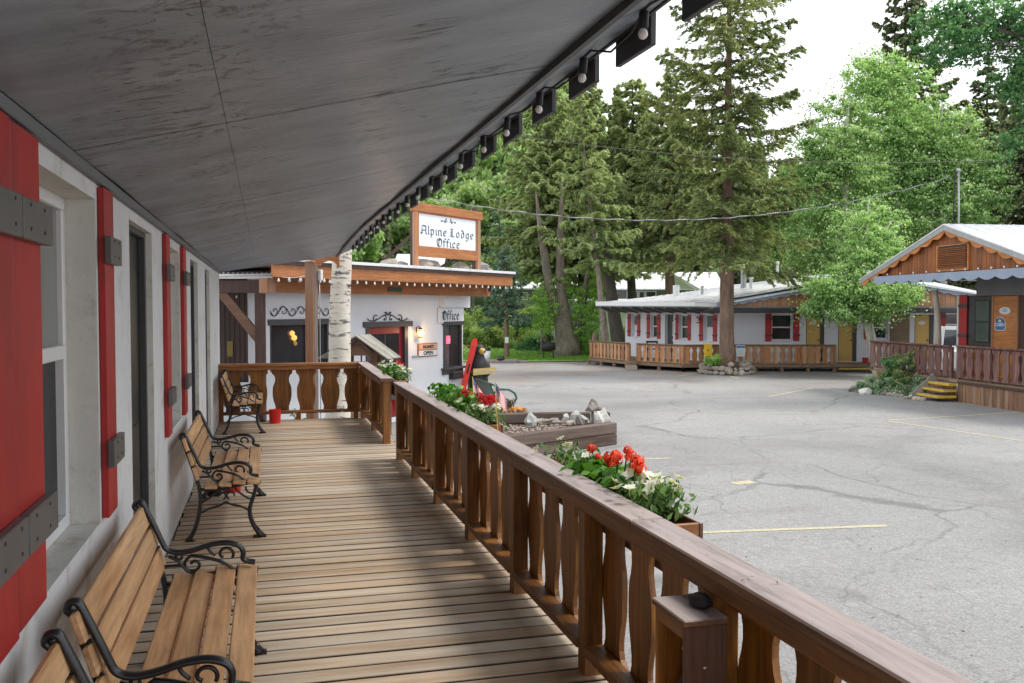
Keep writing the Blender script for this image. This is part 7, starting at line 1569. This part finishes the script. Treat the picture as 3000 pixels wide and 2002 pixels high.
hd=[(*AX(1733,1314,X0),.75),(*AX(1752,1338,X0),.5),(*AX(1779,1337,X0),.75),(*AX(1787,1352,X0+.02),.95),(*AX(1809,1345,X0-.03),.9),(*AX(1801,1328,X0+.03),.6),(*AX(1812,1337,X0+.05),.7),(*AX(1838,1318,X0),.6),(*AX(1850,1338,X0),1.0),(*AX(1868,1356,X0-.02),1.15),(*AX(1876,1368,X0+.02),.95),(*AX(1862,1374,X0),.8),(*AX(1793,1366,X0),.5)]
yc=AX(1800,1430,X0).y
geranium('orange-red geranium with tall bloom heads in the nearest flower box',hd,yc,X0,.76,(AX(1735,1400,X0).y,AX(1858,1440,X0).y),300,1,zl=.10,L=.066)
petunia('white petunias at the near end of the nearest flower box',AX(1962,1510,X0).y,AX(1858,1450,X0).y,X0,.755,620,17,2,.15); petunia('sparse white petunias at the far end of the nearest flower box',AX(1745,1400,X0).y,4.92,X0,.755,330,7,3,.14)
hd=[(*AX(1360,1148,X0),1.2),(*AX(1372,1158,X0),1.1),(*AX(1378,1168,X0),.9),(*AX(1350,1163,X0-.03),.8),(*AX(1336,1168,X0),.6),(*AX(1405,1162,X0+.03),1.0),(*AX(1415,1170,X0),1.1),(*AX(1432,1168,X0+.03),1.1),(*AX(1442,1174,X0),1.3),(*AX(1449,1170,X0+.03),1.0),(*AX(1425,1178,X0),.9)]
geranium('crimson blooms massed around the flags in the middle flower box',hd,7.4,X0,.76,(6.9,8.4),420,5,F_CRIM,.036,zl=.14,pn=44)
petunia('white petunias trailing at the near end of the middle flower box',6.45,7.6,X0,.75,950,20,6,.16); petunia('pale leaves and buds at the far end of the middle flower box',7.6,8.45,X0,.75,420,6,7,.14)
Xf=1.60
hd=[(*AX(1158,1054,Xf+.2),1.1),(*AX(1168,1060,Xf+.2),1.1),(*AX(1164,1070,Xf+.2),.8)]
geranium('pinkish red geranium in the far flower box by the wishing well',[(h[0]-.1,h[1]*.93,min(h[2],1.02),h[3]) for h in hd],11.6,Xf,.73,(11.3,12.3),160,8,F_CRIM,.045,zl=.13)
petunia('white petunias filling the far flower box beside the wishing well',11.05,12.8,Xf,.72,800,34,9,.17)
# log planter and orange flowers
r=npr(44); n=380; C=np.stack([r.uniform(-.36,.38,n),r.uniform(-.16,.26,n),.30+.06*r.random(n)],-1); bq=LP.w(0,0,G); t=thing('orange_flowers','low orange flowers filling the log-edged planter','flower',tuple(bq),LP.rz); 
u=unit(r.normal(0,.4,(n,3))+np.array([0,0,1])); cards('blooms',C,unit(np.cross(u,r.normal(0,1,(n,3)))),u,np.full(n,.045),np.full(n,.04),r.random(n),F_ORG,t,kind='stuff'); n=300; C=np.stack([r.uniform(-.36,.38,n),r.uniform(-.16,.26,n),.27+.05*r.random(n)],-1); cards('leaves',C,unit(r.normal(0,1,(n,3))),unit(r.normal(0,.4,(n,3))+np.array([0,0,1])),np.full(n,.05),np.full(n,.025),r.random(n),L_GERAN,t,kind='stuff')
bush('bronze_plant','upright bronze-leaved plant in the log-edged planter','plant',1490,0,20.9,.13,.42,260,leafmat('bronze_leaves',[(0,(.08,.05,.05)),(1,(.35,.28,.22))],.2),171,.09,.03,z=G+.25,cl=.06)
# small flags
P_FB=paint('flag_blue',(.06,.09,.22),.8,.1,8,None,0,0); P_FR=paint('flag_red',(.60,.05,.06),.8,.08,8,None,0,0); P_FW=paint('flag_white',(.78,.77,.76),.8,.03,8,None,0,0)
def flag(px,py0,py1,X,label,k):
    a=AX(px,py1,X); top=AX(px-8,py0,X); t=thing('small_flag',label,'flag',(a.x,a.y,.76)); b=Vector((a.x,a.y,.76))
    mb=MB(); mb.tube([b,top],.003,6); mb.build('stick',P_TAN,t)
    Lh=(top-b).normalized(); uu=Vector((math.cos(YAW),-math.sin(YAW),0)); H_=.115; W_=.16
    def pt(s_,v_): # s along fly, v down hoist
        w=.012*math.sin(s_*7+k); p=top-Lh*(v_*H_+.004)+uu*(s_*W_*.52)+Vector((0,0,-s_*W_*.80))+_h*w; return p
    for nm,mt,rows_ in (('red_stripes',P_FR,range(0,13,2)),('white_stripes',P_FW,range(1,13,2))):
        mb=MB()
        for i in rows_:
            v0,v1=i/13,(i+1)/13; s0=.40 if i<7 else 0
            m=6; L_=[]; 
            for j in range(m+1): s_=s0+(1-s0)*j/m; L_.append((pt(s_,v0),pt(s_,v1)))
            for (p,q),(p2,q2) in zip(L_[:-1],L_[1:]): mb.add([p,q,q2,p2,p+_h*.001,q+_h*.001,q2+_h*.001,p2+_h*.001],[(0,1,2,3),(7,6,5,4),(0,4,5,1),(1,5,6,2),(2,6,7,3),(3,7,4,0)])
        mb.build(nm,mt,t)
    mb=MB(); m=4
    for j in range(m): s0,s1=.40*j/m,.40*(j+1)/m; p=[pt(s0,0),pt(s0,7/13),pt(s1,7/13),pt(s1,0)]; mb.add(p+[x+_h*.001 for x in p],[(0,1,2,3),(7,6,5,4),(0,4,5,1),(1,5,6,2),(2,6,7,3),(3,7,4,0)])
    cn=mb.build('canton',P_FB,t)
    mb=MB()
    for a_ in range(4):
        for b_ in range(3): p=pt(.05+.09*a_,.09+.16*b_)-_h*.0015; mb.add([p+uu*.0035,p+Vector((0,0,.0035)),p-uu*.0035,p-Vector((0,0,.0035))],[(0,1,2,3)])
    mb.build('stars',P_FW,cn,kind='stuff')
flag(1392,1104,1178,1.60,'small striped flag stuck in the middle box left of the green bench',0.4); flag(1458,1118,1190,1.60,'small striped flag at the near end of the middle flower box',1.9)
# ================================================================== wires, mast, lawn furniture
def wire(name,label,P0,P1,sagm,rad,mat,n=36,twist=0):
    t=thing(name,label,'cable',tuple(P0)); pts=[]
    for i in range(n+1): s_=i/n; p=P0.lerp(P1,s_); p=Vector((p.x,p.y,p.z-4*sagm*s_*(1-s_))); pts.append(p)
    MB().tube(pts,rad,6).build('conductor',mat,t,smooth=True)
    if twist:
        q=[p+Vector((0,0,math.cos(i*1.9)*rad*1.7))+_h*(math.sin(i*1.9)*rad*1.7) for i,p in enumerate(pts)]; q2=[]
        for a,b in zip(q[:-1],q[1:]): q2+= [a,a.lerp(b,.5)]
        MB().tube(q2,rad*.8,5).build('messenger',P_GALV,t,smooth=True)
    return t
mx_=2802; mp=S(2806,26.3,500)
wire('service_wire','thick twisted service wire sagging from the mast across in front of the spruces',S(1130,23.5,552),S(2790,26.2,517),1.02,.011,P_CABLE,60,1)
wire('thin_wire','thin higher wire crossing in front of the big spruce',S(1440,32,386),S(2900,33,470),.45,.010,P_CABLE,40)
ms=thing('service_mast','galvanised service mast with weatherhead standing on the cabin roof','mast',tuple(S(2808,26.3,668)))
MB().tube([S(2809,26.3,690),S(2809,26.3,505)],.028,10).build('pipe',P_GALV,ms,smooth=True); MB().lathe([(.03,-.02),(.06,.0),(.06,.05),(.03,.09)],S(2808,26.3,502),10).build('weatherhead',P_GALV,ms,smooth=True)
MB().tube([S(2793,26.2,690),S(2794,26.2,600),S(2797,26.2,520),S(2806,26.25,503)],.016,7).build('drop_cable',P_BLACK,ms,smooth=True)
MB().tube([S(2790,26.2,517),S(2799,26.2,512),S(2808,26.3,520)],.012,6).build('insulator',P_DARK,ms)
t=thing('grill','black barrel grill on legs standing on the lawn beside the willow','grill',tuple(V(sxp(1607,46.3),46.3,G)))
gx,gd=sxp(1607,46.3),46.3; MB(SITE).lathe([(.02,-.36),(.19,-.34),(.21,0),(.19,.34),(.02,.36)],(gx,gd,G+.66),14,(1,0,.12)).build('barrel',P_BLACK,t,smooth=True)
for dx in (-.26,.26):
    for dy in (-.12,.12): MB(SITE).tube([(gx+dx,gd+dy,G),(gx+dx*.9,gd+dy,G+.55)],.025,6).build('leg',P_BLACK,t)
MB(SITE).bb(gx-.60,gd-.15,G+.32,gx-.3,gd+.15,G+.35,.004).build('side_shelf',P_BLACK,t); MB(SITE).tube([(gx-.22,gd,G+.8),(gx-.30,gd,G+1.02)],.04,8).build('chimney',P_BLACK,t); MB(SITE).tube([(gx-.2,gd-.22,G+.7),(gx,gd-.25,G+.7),(gx+.2,gd-.22,G+.72)],.015,6).build('handle',P_BLACK,t)
gx,gd=sxp(1424,44.6),44.6; t=thing('litter_bin','pale litter bin with dark lid at the edge of the lawn','bin',tuple(V(gx,gd,G)))
MB(SITE).lathe([(.20,.05),(.22,.55)],(gx,gd,G),14).build('body',P_FRAME,t,smooth=True); MB(SITE).lathe([(.22,.551),(.23,.62),(.18,.70),(.05,.74)],(gx,gd,G),14).build('lid',P_DARK,t,smooth=True)
t=thing('lawn_curb','low grey concrete curb at the lawn edge below the small spruce','curb',tuple(V(sxp(1450,44.3),44.3,G))); MB(SITE).bb(sxp(1405,44.3),44.0,G,sxp(1518,44.3),44.5,G+.14,.02).build('kerb_block',P_STONEG,t); MB(SITE).bb(sxp(1518,44.3)+.005,44.1,G,sxp(1548,44.3),44.5,G+.09,.02).build('kerb_block',P_STONEG,t)
solo('curb_rock',MB().rock(S(1467,44.1,1052),(.2,.15,.12),331,2,.3),P_DARK,'dark rock lying on the concrete curb by the spruce','stone',tuple(S(1467,44.1,1052)))
t=thing('trunk_notice','small white notice fixed to the small spruce trunk','notice',tuple(S(1484,47.2,1000))); MB(SITE).bb(sxp(1479,47.2),47.28,S(1484,47.2,1006).z,sxp(1490,47.2),47.30,S(1484,47.2,988).z,.003).build('sheet',P_FRAME,t)
for k,(px,py,pw_,ph) in enumerate(((1745,1010,20,60),)):
    t=thing('tree_stump','thick cut brown stump beside the pale leaning trunk','stump',tuple(S(1742,44,1010))); MB(SITE).lathe([(.20,-.5),(.17,1.35),(.16,1.38)],(sxp(1745,44.8),44.8,G),12).build('stump_body',B_SPR,t,smooth=True)
# pine litter and small pebbles scattered over the asphalt
r=npr(9); n=2600; xx=r.uniform(-2,24,n); dd=r.uniform(5,38,n); P=np.stack([xx*math.cos(YAW)+dd*math.sin(YAW),-xx*math.sin(YAW)+dd*math.cos(YAW),np.full(n,G+.006)],-1); kk=P[:,0]>1.9; P=P[kk]; n=len(P)
D=unit(np.stack([r.normal(0,1,n),r.normal(0,1,n),r.normal(0,.05,n)],-1)); Q=np.tile([0,0,1.],(n,1)); cards('pine_litter',P,D,Q,r.uniform(.02,.06,n),r.uniform(.004,.018,n),r.random(n),leafmat('litter',[(0,(.05,.04,.03)),(1,(.16,.12,.08))],.05,.9,0),None,kind='stuff')
r=npr(10); n=46; yy=r.uniform(1.7,6.5,n); P=np.stack([r.uniform(1.345,1.46,n),yy,np.full(n,.8435)],-1); D=unit(np.stack([r.normal(0,1,n),r.normal(0,1,n),r.normal(0,.03,n)],-1)); cards('fallen_needles',P,D,np.tile([0,0,1.],(n,1)),r.uniform(.010,.035,n),r.uniform(.0016,.0035,n),r.random(n),_MC['litter'],None,kind='stuff')
